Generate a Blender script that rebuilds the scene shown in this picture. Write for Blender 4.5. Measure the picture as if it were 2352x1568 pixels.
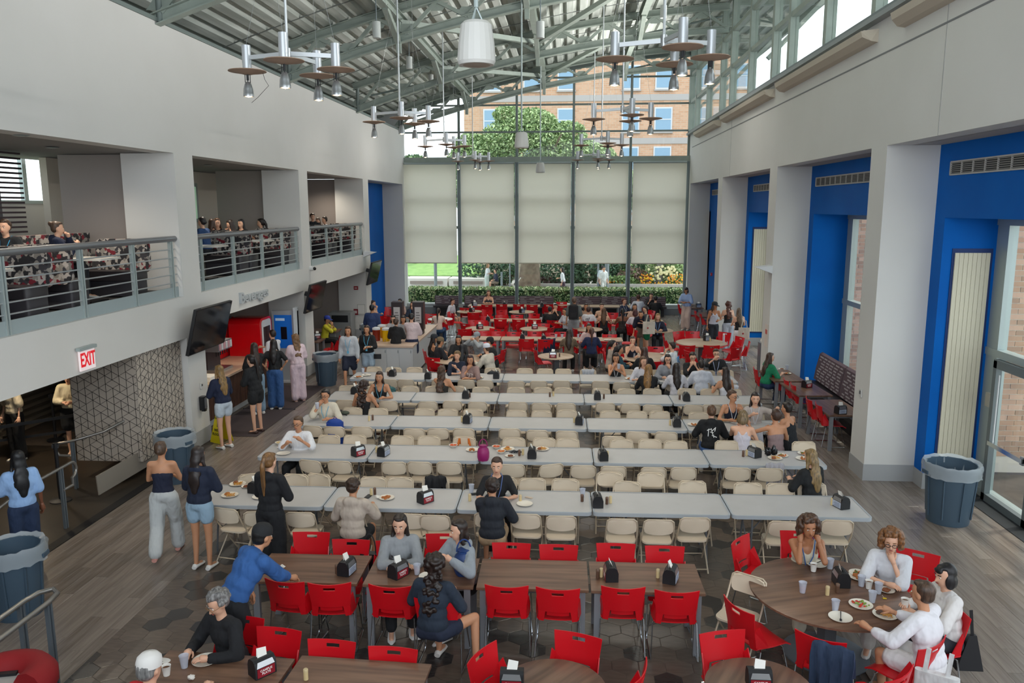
import bpy, bmesh, math, random
import numpy as np
from mathutils import Vector, Matrix
RN = random.Random(11)
PI = math.pi
SC = bpy.context.scene
COL = SC.collection
for _o in list(bpy.data.objects): bpy.data.objects.remove(_o)

# ---------------------------------------------------------------- camera
W, H, FPX = 2352.0, 1568.0, 1826.37
_p, _y, _r, CZ = .167092, .0721297, -.0022647, 4.8016
CF = Vector((-math.sin(_y)*math.cos(_p), math.cos(_y)*math.cos(_p), -math.sin(_p)))
_r0 = Vector((math.cos(_y), math.sin(_y), 0)); _u0 = _r0.cross(CF)
CR = math.cos(_r)*_r0 + math.sin(_r)*_u0
CU = -math.sin(_r)*_r0 + math.cos(_r)*_u0
CC = Vector((0, 0, CZ))
cam_d = bpy.data.cameras.new('camera'); cam = bpy.data.objects.new('camera', cam_d); COL.objects.link(cam)
cam_d.sensor_width = 36; cam_d.lens = 36*FPX/W; cam_d.clip_end = 400; cam_d.clip_start = .05
_m = Matrix.Identity(4)
for _i in range(3):
    _m[_i][0] = CR[_i]; _m[_i][1] = CU[_i]; _m[_i][2] = -CF[_i]; _m[_i][3] = CC[_i]
cam.matrix_world = _m
SC.camera = cam
def on(px, py, ax, val):
    """world point where the sight line through a photo position meets a plane of the building"""
    d = CF + CR*((px-W/2)/FPX) - CU*((py-H/2)/FPX)
    t = (val-CC[ax])/d[ax]
    return CC + d*t
def at(px, py, z=0.0): return on(px, py, 2, z)
def xat(px, Y, z):
    """X of a point at depth Y, height z, standing under photo column px"""
    a = CF - 0*CR; k = (px-W/2)/FPX
    n = CR - CF*k                    # (P-C).n = 0
    return -(Y*n[1] + (z-CZ)*n[2])/n[0]

# ---------------------------------------------------------------- world, sun, exposure
SC.view_settings.view_transform = 'Standard'; SC.view_settings.look = 'None'
SC.view_settings.gamma = 1; SC.view_settings.use_curve_mapping = False
SC.view_settings.exposure = 0.2
wd = bpy.data.worlds.new('sky'); SC.world = wd; wd.use_nodes = True
_bg = wd.node_tree.nodes['Background']; _bg.inputs[0].default_value = (.86, .93, 1, 1); _bg.inputs[1].default_value = 2.3
sd = bpy.data.lights.new('sun', 'SUN'); sd.energy = 2.0; sd.angle = math.radians(3); sd.color = (1, .95, .86)
so = bpy.data.objects.new('sun', sd); COL.objects.link(so)
so.rotation_euler = Vector((-math.cos(math.radians(69)), -.12, -math.sin(math.radians(69)))).to_track_quat('-Z', 'Y').to_euler()

# added unseen area light behind the viewer, fills the hall like daylight
ad = bpy.data.lights.new('window_daylight', 'AREA'); ad.shape = 'RECTANGLE'; ad.size = 12; ad.size_y = 5.6; ad.energy = 480; ad.color = (.86, .93, 1)
ao = bpy.data.objects.new('window_daylight', ad); COL.objects.link(ao); ao.location = (-1.1, -2.95, 6.3); ao.rotation_euler = (PI/2, 0, 0)

# ---------------------------------------------------------------- materials
def lin(c):
    if isinstance(c, str):
        c = [int(c[i:i+2], 16)/255 for i in (0, 2, 4)]
    return tuple(x/12.92 if x <= .04045 else ((x+.055)/1.055)**2.4 for x in c) + (1.0,)
_mats = {}
def mat(col, rough=.6, metal=0., noise=None, bump=None, emit=None, trans=None, wood=None, name=None, spec=None):
    key = (str(col), rough, metal, noise, bump, emit, trans, wood)
    if key in _mats: return _mats[key]
    m = bpy.data.materials.new(name or 'm_'+str(col)); m.use_nodes = True
    nt = m.node_tree; b = nt.nodes['Principled BSDF']; L = nt.links.new
    b.inputs['Base Color'].default_value = lin(col); b.inputs['Roughness'].default_value = rough
    b.inputs['Metallic'].default_value = metal
    if spec is not None: b.inputs['Specular IOR Level'].default_value = spec
    tc = None
    def coords(scale):
        t = nt.nodes.new('ShaderNodeTexCoord'); mp = nt.nodes.new('ShaderNodeMapping'); mp.inputs['Scale'].default_value = scale
        L(t.outputs['Object'], mp.inputs[0]); return mp.outputs[0]
    if noise:                        # (scale, second colour, amount) or with a vector scale
        sc, c2, amt = noise
        n = nt.nodes.new('ShaderNodeTexNoise'); n.inputs['Scale'].default_value = 1; n.inputs['Detail'].default_value = 4
        L(coords(sc if isinstance(sc, tuple) else (sc,)*3), n.inputs['Vector'])
        r = nt.nodes.new('ShaderNodeMapRange'); r.inputs[1].default_value = .35; r.inputs[2].default_value = .65; r.inputs[4].default_value = amt
        L(n.outputs[0], r.inputs[0])
        x = nt.nodes.new('ShaderNodeMix'); x.data_type = 'RGBA'; x.inputs[6].default_value = lin(col); x.inputs[7].default_value = lin(c2)
        L(r.outputs[0], x.inputs[0]); L(x.outputs[2], b.inputs['Base Color'])
    if bump:
        sc, st = bump
        n = nt.nodes.new('ShaderNodeTexNoise'); n.inputs['Scale'].default_value = 1
        L(coords(sc if isinstance(sc, tuple) else (sc,)*3), n.inputs['Vector'])
        bp = nt.nodes.new('ShaderNodeBump'); bp.inputs['Strength'].default_value = st; bp.inputs['Distance'].default_value = .01
        L(n.outputs[0], bp.inputs['Height']); L(bp.outputs[0], b.inputs['Normal'])
    if emit:
        b.inputs['Emission Color'].default_value = lin(emit[0]); b.inputs['Emission Strength'].default_value = emit[1]
    if trans:                        # thin pane or film: see-through share
        tr = nt.nodes.new('ShaderNodeBsdfTransparent'); tr.inputs[0].default_value = lin(trans[1]) if len(trans) > 1 else (1, 1, 1, 1)
        mx = nt.nodes.new('ShaderNodeMixShader'); mx.inputs[0].default_value = trans[0]
        out = nt.nodes['Material Output']
        L(b.outputs[0], mx.inputs[1]); L(tr.outputs[0], mx.inputs[2]); L(mx.outputs[0], out.inputs[0])
    _mats[key] = m
    return m
def mat_glass(tint='f9fcfa', refl=.9):
    key = ('glass', tint, refl)
    if key in _mats: return _mats[key]
    m = bpy.data.materials.new('glass'); m.use_nodes = True; nt = m.node_tree; nt.nodes.clear(); L = nt.links.new
    out = nt.nodes.new('ShaderNodeOutputMaterial'); tr = nt.nodes.new('ShaderNodeBsdfTransparent'); tr.inputs[0].default_value = lin(tint)
    gl = nt.nodes.new('ShaderNodeBsdfGlossy'); gl.inputs['Roughness'].default_value = .02
    fr = nt.nodes.new('ShaderNodeLayerWeight'); fr.inputs[0].default_value = .5; pw = nt.nodes.new('ShaderNodeMath'); pw.operation = 'POWER'; pw.inputs[1].default_value = 4
    L(fr.outputs[1], pw.inputs[0]); mu = nt.nodes.new('ShaderNodeMath'); mu.operation = 'MULTIPLY_ADD'; mu.inputs[1].default_value = .5*refl; mu.inputs[2].default_value = .03
    mx = nt.nodes.new('ShaderNodeMixShader')
    L(pw.outputs[0], mu.inputs[0]); L(mu.outputs[0], mx.inputs[0]); L(tr.outputs[0], mx.inputs[1]); L(gl.outputs[0], mx.inputs[2]); L(mx.outputs[0], out.inputs[0])
    _mats[key] = m
    return m
def mat_wood(c1, c2, along=0, rough=.4, fine=1.0):
    key = ('wood', c1, c2, along, rough)
    if key in _mats: return _mats[key]
    sc = [14*fine, 14*fine, 14*fine]; sc[along] = 1.0
    m = mat(c1, rough, noise=(tuple(sc), c2, 1.0)); _mats[key] = m
    return m
WHITE = mat('d6d4d0', .75, noise=(.7, 'cfcdc8', .6)); WHITE_L = mat('cccdcc', .8)
CREAMW = mat('c8c2b8', .8); TAUPE = mat('9c928c', .85); BLUE = mat('0062b8', .6, noise=(.8, '0058ac', .8), spec=.12); BASEB = mat('a2a3a4', .6)
STEEL = mat('98a299', .5, noise=(3, '89948b', .6)); STEELD = mat('75807c', .55); DECK = mat('bcc1ba', .55, noise=((6, .6, 6), '969c95', .8), spec=.3)
ALU = mat('a9b4b3', .4, .3); ALUD = mat('737d80', .45, .3); CHROME = mat('c8ccd0', .16, 1.0); BRUSH = mat('b7b9bb', .33, .9)
BLACK = mat('15161a', .5); BLACKG = mat('0c0d11', .12); DARK = mat('26282b', .6); PAPER = mat('ece9e2', .9); GREYP = mat('4a5560', .5)
RED = mat('c8101c', .34, spec=.45); BEIGE = mat('d6c6b0', .5, noise=(3, 'cebda5', .6)); BEIGEM = mat('c6b69f', .42, .15)
TABLEG = mat('bcbab9', .36, noise=(2.5, 'b0aeac', .5)); RIMG = mat('a7adb3', .4); LEGG = mat('70747a', .45, .4)
WALNUT = mat_wood('7d5e4b', '5a4032', 0, .33); WALNUTY = mat_wood('7d5e4b', '5a4032', 1, .33); OAK = mat_wood('b9a28b', 'a58d76', 0, .4)
GLASS = mat_glass(); BAG = mat('c3ccd3', .25, trans=(.55,)); CUP = mat('d5dae6', .25, trans=(.5,)); BIN = mat('3f5262', .5)
BRICK = mat('c09a80', .9, noise=(1.3, 'a98268', .9)); BRICK2 = mat('b58f78', .9, noise=(1.1, 'cba88e', .9)); MORTAR = mat('d9cfc0', .95)
MAROON = mat('56444c', .8); LEATHER = mat('2e2a2d', .38)

# ---------------------------------------------------------------- mesh builder
class MB:
    def __init__(s): s.v = []; s.f = []; s.mi = []; s.M = None
    def add(s, vs, fs, mi=0):
        b = len(s.v)
        if s.M is not None: vs = [tuple(s.M @ Vector(v)) for v in vs]
        s.v += [tuple(v) for v in vs]; s.f += [tuple(i+b for i in f) for f in fs]; s.mi += [mi]*len(fs)
        return s
    def box(s, c, d, rz=0, mi=0):
        x, y, z = d[0]/2, d[1]/2, d[2]/2; co, si = math.cos(rz), math.sin(rz)
        vs = []
        for k in (-1, 1):
            for a, b in ((-1, -1), (1, -1), (1, 1), (-1, 1)):
                vs.append((c[0]+a*x*co-b*y*si, c[1]+a*x*si+b*y*co, c[2]+k*z))
        return s.add(vs, [(3, 2, 1, 0), (4, 5, 6, 7), (0, 1, 5, 4), (1, 2, 6, 5), (2, 3, 7, 6), (3, 0, 4, 7)], mi)
    def bx(s, x0, x1, y0, y1, z0, z1, mi=0): return s.box(((x0+x1)/2, (y0+y1)/2, (z0+z1)/2), (abs(x1-x0), abs(y1-y0), abs(z1-z0)), 0, mi)
    def bar(s, p0, p1, w, h, up=(0, 0, 1), mi=0):
        p0, p1 = Vector(p0), Vector(p1); d = (p1-p0).normalized(); u = Vector(up)
        if abs(d.dot(u)) > .98: u = Vector((0, 1, 0))
        r = d.cross(u).normalized(); u = r.cross(d)
        vs = [p+r*(a*w/2)+u*(b*h/2) for p in (p0, p1) for a, b in ((-1, -1), (1, -1), (1, 1), (-1, 1))]
        return s.add(vs, [(3, 2, 1, 0), (4, 5, 6, 7), (0, 1, 5, 4), (1, 2, 6, 5), (2, 3, 7, 6), (3, 0, 4, 7)], mi)
    def tube(s, path, r, n=8, closed=False, mi=0, cap=True):
        P = [Vector(p) for p in path]; k = len(P); rs = r if isinstance(r, (list, tuple)) else [r]*k
        prev = None; vs = []
        for i, p in enumerate(P):
            a = P[(i-1) % k] if (closed or i) else p; b = P[(i+1) % k] if (closed or i < k-1) else p
            t = (b-a).normalized() if (b-a).length > 1e-9 else Vector((0, 0, 1))
            if prev is None:
                q = Vector((0, 0, 1)) if abs(t.z) < .9 else Vector((1, 0, 0)); u = (q-t*q.dot(t)).normalized()
            else: u = (prev-t*prev.dot(t)).normalized()
            prev = u; w = t.cross(u)
            for j in range(n):
                an = 2*PI*j/n; vs.append(p+(u*math.cos(an)+w*math.sin(an))*rs[i])
        fs = []
        for i in range(k if closed else k-1):
            a0 = i*n; b0 = ((i+1) % k)*n
            for j in range(n): fs.append((a0+j, a0+(j+1) % n, b0+(j+1) % n, b0+j))
        if not closed and cap: fs += [tuple(range(n))[::-1], tuple(range((k-1)*n, k*n))]
        return s.add(vs, fs, mi)
    def cyl(s, p0, p1, r0, r1=None, n=10, mi=0): return s.tube([p0, p1], [r0, r0 if r1 is None else r1], n, mi=mi)
    def lathe(s, prof, n=16, c=(0, 0, 0), mi=0, sx=1., sy=1.):
        vs = []; fs = []; k = len(prof)
        for r, z in prof:
            for j in range(n):
                a = 2*PI*j/n; vs.append((c[0]+r*math.cos(a)*sx, c[1]+r*math.sin(a)*sy, c[2]+z))
        for i in range(k-1):
            for j in range(n): fs.append((i*n+j, i*n+(j+1) % n, (i+1)*n+(j+1) % n, (i+1)*n+j))
        if prof[0][0] > 1e-6: fs.append(tuple(range(n))[::-1])
        if prof[-1][0] > 1e-6: fs.append(tuple(range((k-1)*n, k*n)))
        return s.add(vs, fs, mi)
    def ell(s, c, r, n=8, m=6, mi=0, rot=None):
        vs = []; fs = []; c = Vector(c)
        if not isinstance(r, (tuple, list)): r = (r, r, r)
        for i in range(m+1):
            ph = PI*i/m
            for j in range(n):
                a = 2*PI*j/n; v = Vector((r[0]*math.sin(ph)*math.cos(a), r[1]*math.sin(ph)*math.sin(a), r[2]*math.cos(ph)))
                vs.append(c+(rot @ v if rot is not None else v))
        for i in range(m):
            for j in range(n): fs.append((i*n+j, (i+1)*n+j, (i+1)*n+(j+1) % n, i*n+(j+1) % n))
        return s.add(vs, fs, mi)
    def prism(s, poly, z0, z1, mi=0):
        n = len(poly); vs = [(p[0], p[1], z0) for p in poly]+[(p[0], p[1], z1) for p in poly]
        return s.add(vs, [tuple(range(n))[::-1], tuple(range(n, 2*n))]+[(i, (i+1) % n, n+(i+1) % n, n+i) for i in range(n)], mi)
    def seg(s, p0, p1, r0, r1, n=10, mi=0):
        """capsule with a taper"""
        p0, p1 = Vector(p0), Vector(p1); d = (p1-p0); l = d.length; d = d/l if l > 1e-6 else Vector((0, 0, 1))
        pth = [p0-d*r0*.95, p0-d*r0*.6, p0, p1, p1+d*r1*.6, p1+d*r1*.95]
        return s.tube(pth, [r0*.3, r0*.8, r0, r1, r1*.8, r1*.3], n, mi=mi)
    def mesh(s, name='mesh'):
        me = bpy.data.meshes.new(name); me.from_pydata(s.v, [], s.f)
        return me
    def build(s, name, mats, parent=None, smooth=True, loc=None, ang=.7):
        me = s.mesh(name)
        for m in (mats if isinstance(mats, (list, tuple)) else [mats]): me.materials.append(m)
        if any(s.mi): me.polygons.foreach_set('material_index', s.mi)
        if smooth:
            me.polygons.foreach_set('use_smooth', [True]*len(s.f)); me.set_sharp_from_angle(angle=ang)
        o = bpy.data.objects.new(name, me); COL.objects.link(o)
        if parent is not None: o.parent = parent
        if loc: o.location = loc
        return o
def rounded(w, d, r, k=4, cx=0, cy=0):
    pts = []
    for (sx, sy, a0) in ((1, 1, 0), (-1, 1, PI/2), (-1, -1, PI), (1, -1, 1.5*PI)):
        for i in range(k+1):
            a = a0+PI/2*i/k; pts.append((cx+sx*(w/2-r)+r*math.cos(a), cy+sy*(d/2-r)+r*math.sin(a)))
    return pts
def thing(name, label, cat, loc=(0, 0, 0), rz=0, group=None):
    o = bpy.data.objects.new(name, None); COL.objects.link(o); o.location = loc; o.rotation_euler = (0, 0, rz)
    o.empty_display_size = .1; o['label'] = label; o['category'] = cat
    if group: o['group'] = group
    return o
def tag(o, label, cat, group=None, kind=None):
    o['label'] = label; o['category'] = cat
    if group: o['group'] = group
    if kind: o['kind'] = kind
    return o
def struct(o, label=None):
    o['kind'] = 'structure'
    if label: o['label'] = label
    return o
def dup(root, loc, rz=0, label=None, group=None):
    def cp(o, par):
        c = o.copy(); COL.objects.link(c)
        if par is not None: c.parent = par
        for ch in o.children: cp(ch, c)
        return c
    r = cp(root, None); r.location = loc; r.rotation_euler = (0, 0, rz)
    if label: r['label'] = label
    if group: r['group'] = group
    return r
class Kind:
    """builds a thing once at the origin; the first placing uses it, later placings copy it"""
    def __init__(s, fn): s.fn = fn; s.o = None
    def put(s, loc, rz, label, cat=None, group=None):
        if s.o is None:
            s.o = s.fn(); r = s.o; r.location = loc; r.rotation_euler = (0, 0, rz)
        else: r = dup(s.o, loc, rz)
        r['label'] = label
        if group: r['group'] = group
        elif 'group' in r: del r['group']
        return r
def text_mb(s, size, depth=.0, bold=False, sx=1.0):
    cu = bpy.data.curves.new('txt', 'FONT'); cu.body = s; cu.size = size; cu.extrude = depth; cu.align_x = 'CENTER'; cu.align_y = 'CENTER'
    cu.resolution_u = 2
    if bold: cu.offset = size*.02
    o = bpy.data.objects.new('txt', cu); me = bpy.data.meshes.new_from_object(o)
    vs = [(v.co.x*sx, v.co.y, v.co.z) for v in me.vertices]; fs = [tuple(p.vertices) for p in me.polygons]
    bpy.data.objects.remove(o); bpy.data.meshes.remove(me)
    return vs, fs
def text(name, s, size, loc, xdir, updir, m, depth=.002, parent=None, bold=True, sx=1.0):
    """flat lettering: xdir = reading direction, updir = up, both world axes"""
    vs, fs = text_mb(s, size, depth, bold, sx)
    x, u = Vector(xdir).normalized(), Vector(updir).normalized(); n = x.cross(u)
    mb = MB(); mb.add([Vector(loc)+x*v[0]+u*v[1]+n*v[2] for v in vs], fs)
    return mb.build(name, m, parent, smooth=False)
# ================================================================ THE SHELL
XL, XR, YB = -7.5, 5.24, 36.5
def rz(x): return 10.97+.1625*x-.0111*x*x
def zb(x): return 10.12+.165*x-.0125*x*x
LP = [(7.9, 8.65), (14.94, 15.7), (21.98, 22.71), (28.92, 29.68), (35.85, 36.6)]
RP = [(6.9, 7.6), (13.95, 14.65), (21.04, 21.8), (28.4, 29.2), (35.85, 36.6)]
Y0 = -3.0
# floor slab; planks and hexagonal tiles lie on it as pieces
fl = struct(MB().bx(-13, 9, Y0, YB+.3, -.2, -.012).build('floor', mat('4a423c', .5, noise=(3, '5a5048', 1)), smooth=False))
# left wall: upper band, pillars
m = MB(); m.bx(XL-.4, XL, Y0, YB, 5.83, 8.13)
wl = struct(m.build('wall_left', WHITE, smooth=False))
for a, b in LP:
    MB().bx(XL-1.05, XL, a, b, 0, 5.83).build('pillar', WHITE, wl, smooth=False)
    MB().bx(XL-1.06, XL+.012, a-.012, b+.012, 0, .32).build('pillar_base', BASEB, wl, smooth=False)
    MB().bx(-10.0, XL-1.05, a+.3, b-.1, 3.1, 5.83).build('partition', TAUPE, wl, smooth=False)
    MB().bx(-10.0 if a > 10 else -8.7, XL-1.05, a+.3, b-.1, 0, 2.6).build('partition', mat('a69a92', .85), wl, smooth=False)
MB().bx(XL-.3, XL, Y0, LP[1][0], 2.28, 3.1).build('balcony_fascia', WHITE, wl, smooth=False)
for i in (1, 2): MB().bx(XL-.3, XL, LP[i][1], LP[i+1][0], 2.49, 3.1).build('balcony_fascia', WHITE, wl, smooth=False)
struct(MB().bx(-13, XL-.3, Y0, LP[3][0], 2.6, 3.22).build('floor_balcony', mat('2c2a2b', .6), smooth=False))
struct(MB().bx(-11.6, XL-.38, Y0, LP[3][0]+.4, 5.84, 6.0).build('ceiling_balcony', mat('8b8784', .85), smooth=False))
struct(MB().bx(XL-.06, XL+.03, Y0, YB, 8.13, 8.2).build('trim_1', STEELD, smooth=False))
struct(MB().bx(-9.3, -9.1, Y0, YB, 8.1, 9.9).build('wall_eaves', mat('4b504c', .8), smooth=False))
struct(MB().bx(-9.3, XL-.4, Y0, YB, 8.0, 8.1).build('ceiling_eaves', mat('5b605c', .8), smooth=False))
# outer left walls of balcony: light wall with a strip of window above
wo = struct(MB().bx(-11.8, -11.6, Y0, 36.5, 3.1, 4.95).build('wall_balcony', mat('d5d0cc', .8), smooth=False))
MB().bx(-11.8, -11.6, 22.5, 36.5, 4.95, 5.9).build('wall_panel', mat('b0a69c', .8), wo, smooth=False)
MB().bx(-11.85, -11.55, Y0, 22.5, 4.9, 4.97).build('sill', ALU, wo, smooth=False)
for k in range(9): MB().bx(-11.8, -11.7, 1+k*2.6, 1.12+k*2.6, 4.95, 5.85).build('mullion', ALU, wo, smooth=False)
MB().bx(-11.74, -11.72, Y0, 22.5, 4.95, 5.85).build('pane', GLASS, wo, smooth=False)
# bay 2 of the balcony: cream wall with a green tinted pane
wb2 = struct(MB().bx(-10.9, -10.75, 16, 24.2, 3.1, 5.83).build('wall_cream', mat('c9beae', .8), smooth=False))
MB().bx(-10.74, -10.7, 20.4, 22.6, 4.4, 5.5).build('window_frame', STEEL, wb2, smooth=False)
MB().bx(-10.7, -10.68, 20.55, 22.45, 4.5, 5.4).build('pane', mat('9fc9a6', .3, emit=('9fc9a6', .25)), wb2, smooth=False)
# ground floor outer wall, dark servery beyond the left openings
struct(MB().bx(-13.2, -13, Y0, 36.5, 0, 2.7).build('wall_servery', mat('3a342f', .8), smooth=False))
struct(MB().bx(-10.1, -9.95, 15.2, 29, 0, 2.6).build('wall_beverage', mat('b0a39b', .85), smooth=False))
struct(MB().bx(-7.46, -7.3, Y0, 13.15, -.005, .012).build('trim_2', mat('17171a', .5), smooth=False))
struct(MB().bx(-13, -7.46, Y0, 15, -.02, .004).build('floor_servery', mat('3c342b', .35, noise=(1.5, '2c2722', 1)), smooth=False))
# far left bay with its tall blue wall
struct(MB().bx(-8.6, -8.42, LP[3][1], 36.5, 0, 5.83).build('wall_blue', BLUE, smooth=False))
struct(MB().bx(-8.6, XL-.4, LP[3][1]-.3, 36.5, 5.83, 5.95).build('ceiling_bay', mat('b0aaa2', .8), smooth=False))
# right wall
m = MB(); m.bx(XR, XR+.4, Y0, YB, 5.8, 7.93)
wr = struct(m.build('wall_right', WHITE, smooth=False))
for a, b in RP:
    MB().bx(XR, XR+.87, a, b, 0, 5.8).build('pillar', WHITE, wr, smooth=False)
    MB().bx(XR-.012, XR+.9, a-.012, b+.012, 0, .3).build('pillar_base', BASEB, wr, smooth=False)
struct(MB().bx(XR+.38, 6.4, Y0, YB, 5.8, 5.92).build('ceiling_recess', mat('a9a5a1', .8), smooth=False))
MB().bx(XR-.01, XR+.01, Y0, YB-.8, 7.325, 7.35).build('reveal', mat('77787a', .6), wr, smooth=False)
for y in (27.2, 12.1): MB().bx(XR-.004, XR+.01, y, y+.02, 5.8, 7.9).build('joint', mat('a9a8a6', .8), wr, smooth=False)
for i in range(len(RP)-1):
    y0, y1 = RP[i][1], RP[i+1][0]
    wn = struct(MB().bx(6.1, 6.4, y0-.05, y1+.05, 4.62, 5.8).build('wall_recess', BLUE, smooth=False))
    MB().bx(6.1, 7.1, y1-.36, y1+.75, 0, 4.62).build('return_wall', BLUE, wn, smooth=False)
    if i < 1 or i > 1: MB().bx(6.09, 7.05, y1-.38, y1, 0, .28).build('baseboard', BASEB, wn, smooth=False)
    MB().bx(6.35, 7.3, y0-.75, y1+.05, 4.62, 4.75).build('soffit', BLUE, wn, smooth=False)
    if i == 3: MB().bx(6.1, 6.3, y0, y1, 0, 4.62).build('infill', BLUE, wn, smooth=False)
    if i in (0, 2):                      # cream ribbed panel, each board a piece
        MB().bx(6.26, 6.9, y1-.375, y1-.355, .45, 4.12).build('panel_recess', mat('062c66', .6), wn, smooth=False)
        for k in range(8):
            x = 6.30+k*.07
            MB().bx(x, x+.064, y1-.40, y1-.37, .5, 4.05).build('board', mat('d2cbb4', .6), wn, smooth=False)
    # glazing to the outside: frame, transom, panes
    wg = thing('window_%d' % (i+2), 'glazing', 'window', (0, 0, 0)); del wg['label']; del wg['category']; wg['kind'] = 'structure'
    ye = y1-.36
    for (a, b) in ((ye-.34, ye), (y0-.4, y0-.1), ((y0+ye)/2-.06, (y0+ye)/2+.06)):
        MB().bx(6.95, 7.1, a, b, 0, 4.62).build('mullion', ALU, wg, smooth=False)
    for z in (.06, 2.44, 4.56): MB().bx(6.93, 7.1, y0-.3, ye, z-.06, z+.06).build('transom', ALU, wg, smooth=False)
    MB().bx(7.02, 7.03, y0-.3, ye, 0, 4.6).build('pane', GLASS, wg, smooth=False)
# vents in the blue walls
def vent(y0, y1, label):
    t = thing('wall_vent', label, 'vent', (6.1, (y0+y1)/2, 5.4)); l = (y1-y0)/2
    for z in (-.1, .1): MB().bx(-.03, 0, -l, l, z-.012, z+.012).build('frame', mat('b4b2ad', .5), t, smooth=False)
    for y in (-l, l): MB().bx(-.03, 0, y-.012, y+.012, -.1, .1).build('frame', mat('b4b2ad', .5), t, smooth=False)
    MB().bx(-.004, .004, -l, l, -.1, .1).build('backing', mat('3a3c3e', .8), t, smooth=False)
    n = int(l*2/.34)
    for k in range(1, n): MB().bx(-.028, 0, -l+k*2*l/n-.008, -l+k*2*l/n+.008, -.09, .09).build('divider', mat('b4b2ad', .5), t, smooth=False)
    for k in range(6): MB().bx(-.022, -.004, -l, l, -.08+k*.03, -.068+k*.03).build('slat', mat('8d8a84', .5), t, smooth=False)
vent(9.2, 13.5, 'long grey air vent high on the nearest blue wall, right edge'); vent(16.6, 20.6, 'air vent high on the blue wall above the patterned bench')
vent(23.6, 27.4, 'air vent on the blue wall above the farther cream panel'); vent(31.4, 35.2, 'small far air vent on the blue strip beside the back window')

# back glazing: beam, mullions, transoms, panes
wn = thing('window_1', '', ''); del wn['label']; del wn['category']; wn['kind'] = 'structure'
MB().bx(-7.65, 5.4, 36.25, 36.7, 6.78, 7.02).build('beam', STEEL, wn, smooth=False)
MXS = [-7.58, -5.01, -2.40, .13, 2.66, 5.2]
for i, x in enumerate(MXS):
    MB().cyl((x, 36.3, .0), (x, 36.3, 6.78), .085, n=10).build('mullion', ALUD, wn)
    MB().bx(x-.05, x+.05, 36.42, 36.58, 7.02, rz(x)).build('mullion', STEELD, wn, smooth=False)
for z in (8.12, 9.28, 10.42):
    x0 = -7.58
    while rz(x0) < z: x0 += .1
    MB().bx(x0, 5.2, 36.44, 36.56, z-.035, z+.035).build('transom', STEELD, wn, smooth=False)
for i in range(5): MB().bx(MXS[i]+.05, MXS[i+1]-.05, 36.49, 36.5, .45, 6.78).build('pane', GLASS, wn, smooth=False)
for i in range(5):
    for j, z in enumerate((7.02, 8.12, 9.28, 10.42)):
        a, b = MXS[i]+.05, MXS[i+1]-.05; zt = (8.12, 9.28, 10.42, 12)[j]
        za, zc = min(zt, rz(a)), min(zt, rz(b))
        if zc <= z+.1: continue
        za = max(za, z+.001)
        MB().add([(a, 36.49, z), (b, 36.49, z), (b, 36.49, zc), (a, 36.49, za)], [(0, 1, 2, 3)]).build('pane', GLASS, wn, smooth=False)
for z in (3.9, 5.3): MB().bx(-7.58, 5.2, 36.42, 36.58, z-.06, z+.06).build('transom', STEELD, wn, smooth=False)
MB().bx(-7.58, 5.3, 36.2, 36.7, -.05, .42).build('sill', mat('a6aaa8', .6), wn, smooth=False)
MB().bx(-7.5, 5.2, 35.95, 36.2, .0, .3).build('radiator_cover', mat('7c8082', .5), wn, smooth=False)
struct(MB().bx(-9.4, -7.58, 36.4, 36.7, 0, 9.6).build('wall_back', WHITE_L, smooth=False))
struct(MB().bx(5.24, 9, 36.4, 36.7, 0, 8).build('wall_corner', WHITE_L, smooth=False))
struct(MB().bx(-13, 9, Y0-.2, Y0, 0, 3.4).build('wall_front', WHITE_L, smooth=False))
struct(MB().bx(-7.5, 5.24, Y0, .9, 2.7, 3.2).build('floor_gallery', mat('8f8a86', .6), smooth=False))
# head of the back glazing: green steel edge with rib ends
m = MB()
N = 32
for k in range(N):
    xa = -7.6+k*13/N; xb = xa+13/N
    m.bar((xa, 36.5, rz(xa)-.12), (xb, 36.5, rz(xb)-.12), .22, .2, up=(0, 1, 0))
m.build('head', STEELD, wn, smooth=False)
# translucent roller shades
def shade_mat():
    m = bpy.data.materials.new('shade'); m.use_nodes = True; nt = m.node_tree; nt.nodes.clear(); L = nt.links.new
    o = nt.nodes.new('ShaderNodeOutputMaterial'); d = nt.nodes.new('ShaderNodeBsdfDiffuse'); t = nt.nodes.new('ShaderNodeBsdfTranslucent')
    d.inputs[0].default_value = lin('e9e6de'); t.inputs[0].default_value = lin('f6f2ea'); x = nt.nodes.new('ShaderNodeMixShader'); x.inputs[0].default_value = .68
    L(d.outputs[0], x.inputs[1]); L(t.outputs[0], x.inputs[2]); L(x.outputs[0], o.inputs[0]); return m
SHM = shade_mat()
for i in range(5):
    w = ['leftmost', 'second from the left', 'middle', 'second from the right', 'rightmost'][i]
    t = thing('roller_shade', 'beige roller shade lowered over the back window, %s of the five' % w, 'window shade', ((MXS[i]+MXS[i+1])/2, 36.12, 2.3), group='roller shades on the back window')
    hw = (MXS[i+1]-MXS[i])/2-.1
    MB().bx(-hw, hw, -.004, .004, 0, 4.45).build('fabric', SHM, t, smooth=False)
    MB().cyl((-hw, 0, 4.45), (hw, 0, 4.45), .05, n=10).build('roller', ALU, t)
    MB().bx(-hw, hw, -.012, .012, -.02, .02).build('hem_bar', mat('bdb9a6', .6), t, smooth=False)

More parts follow.
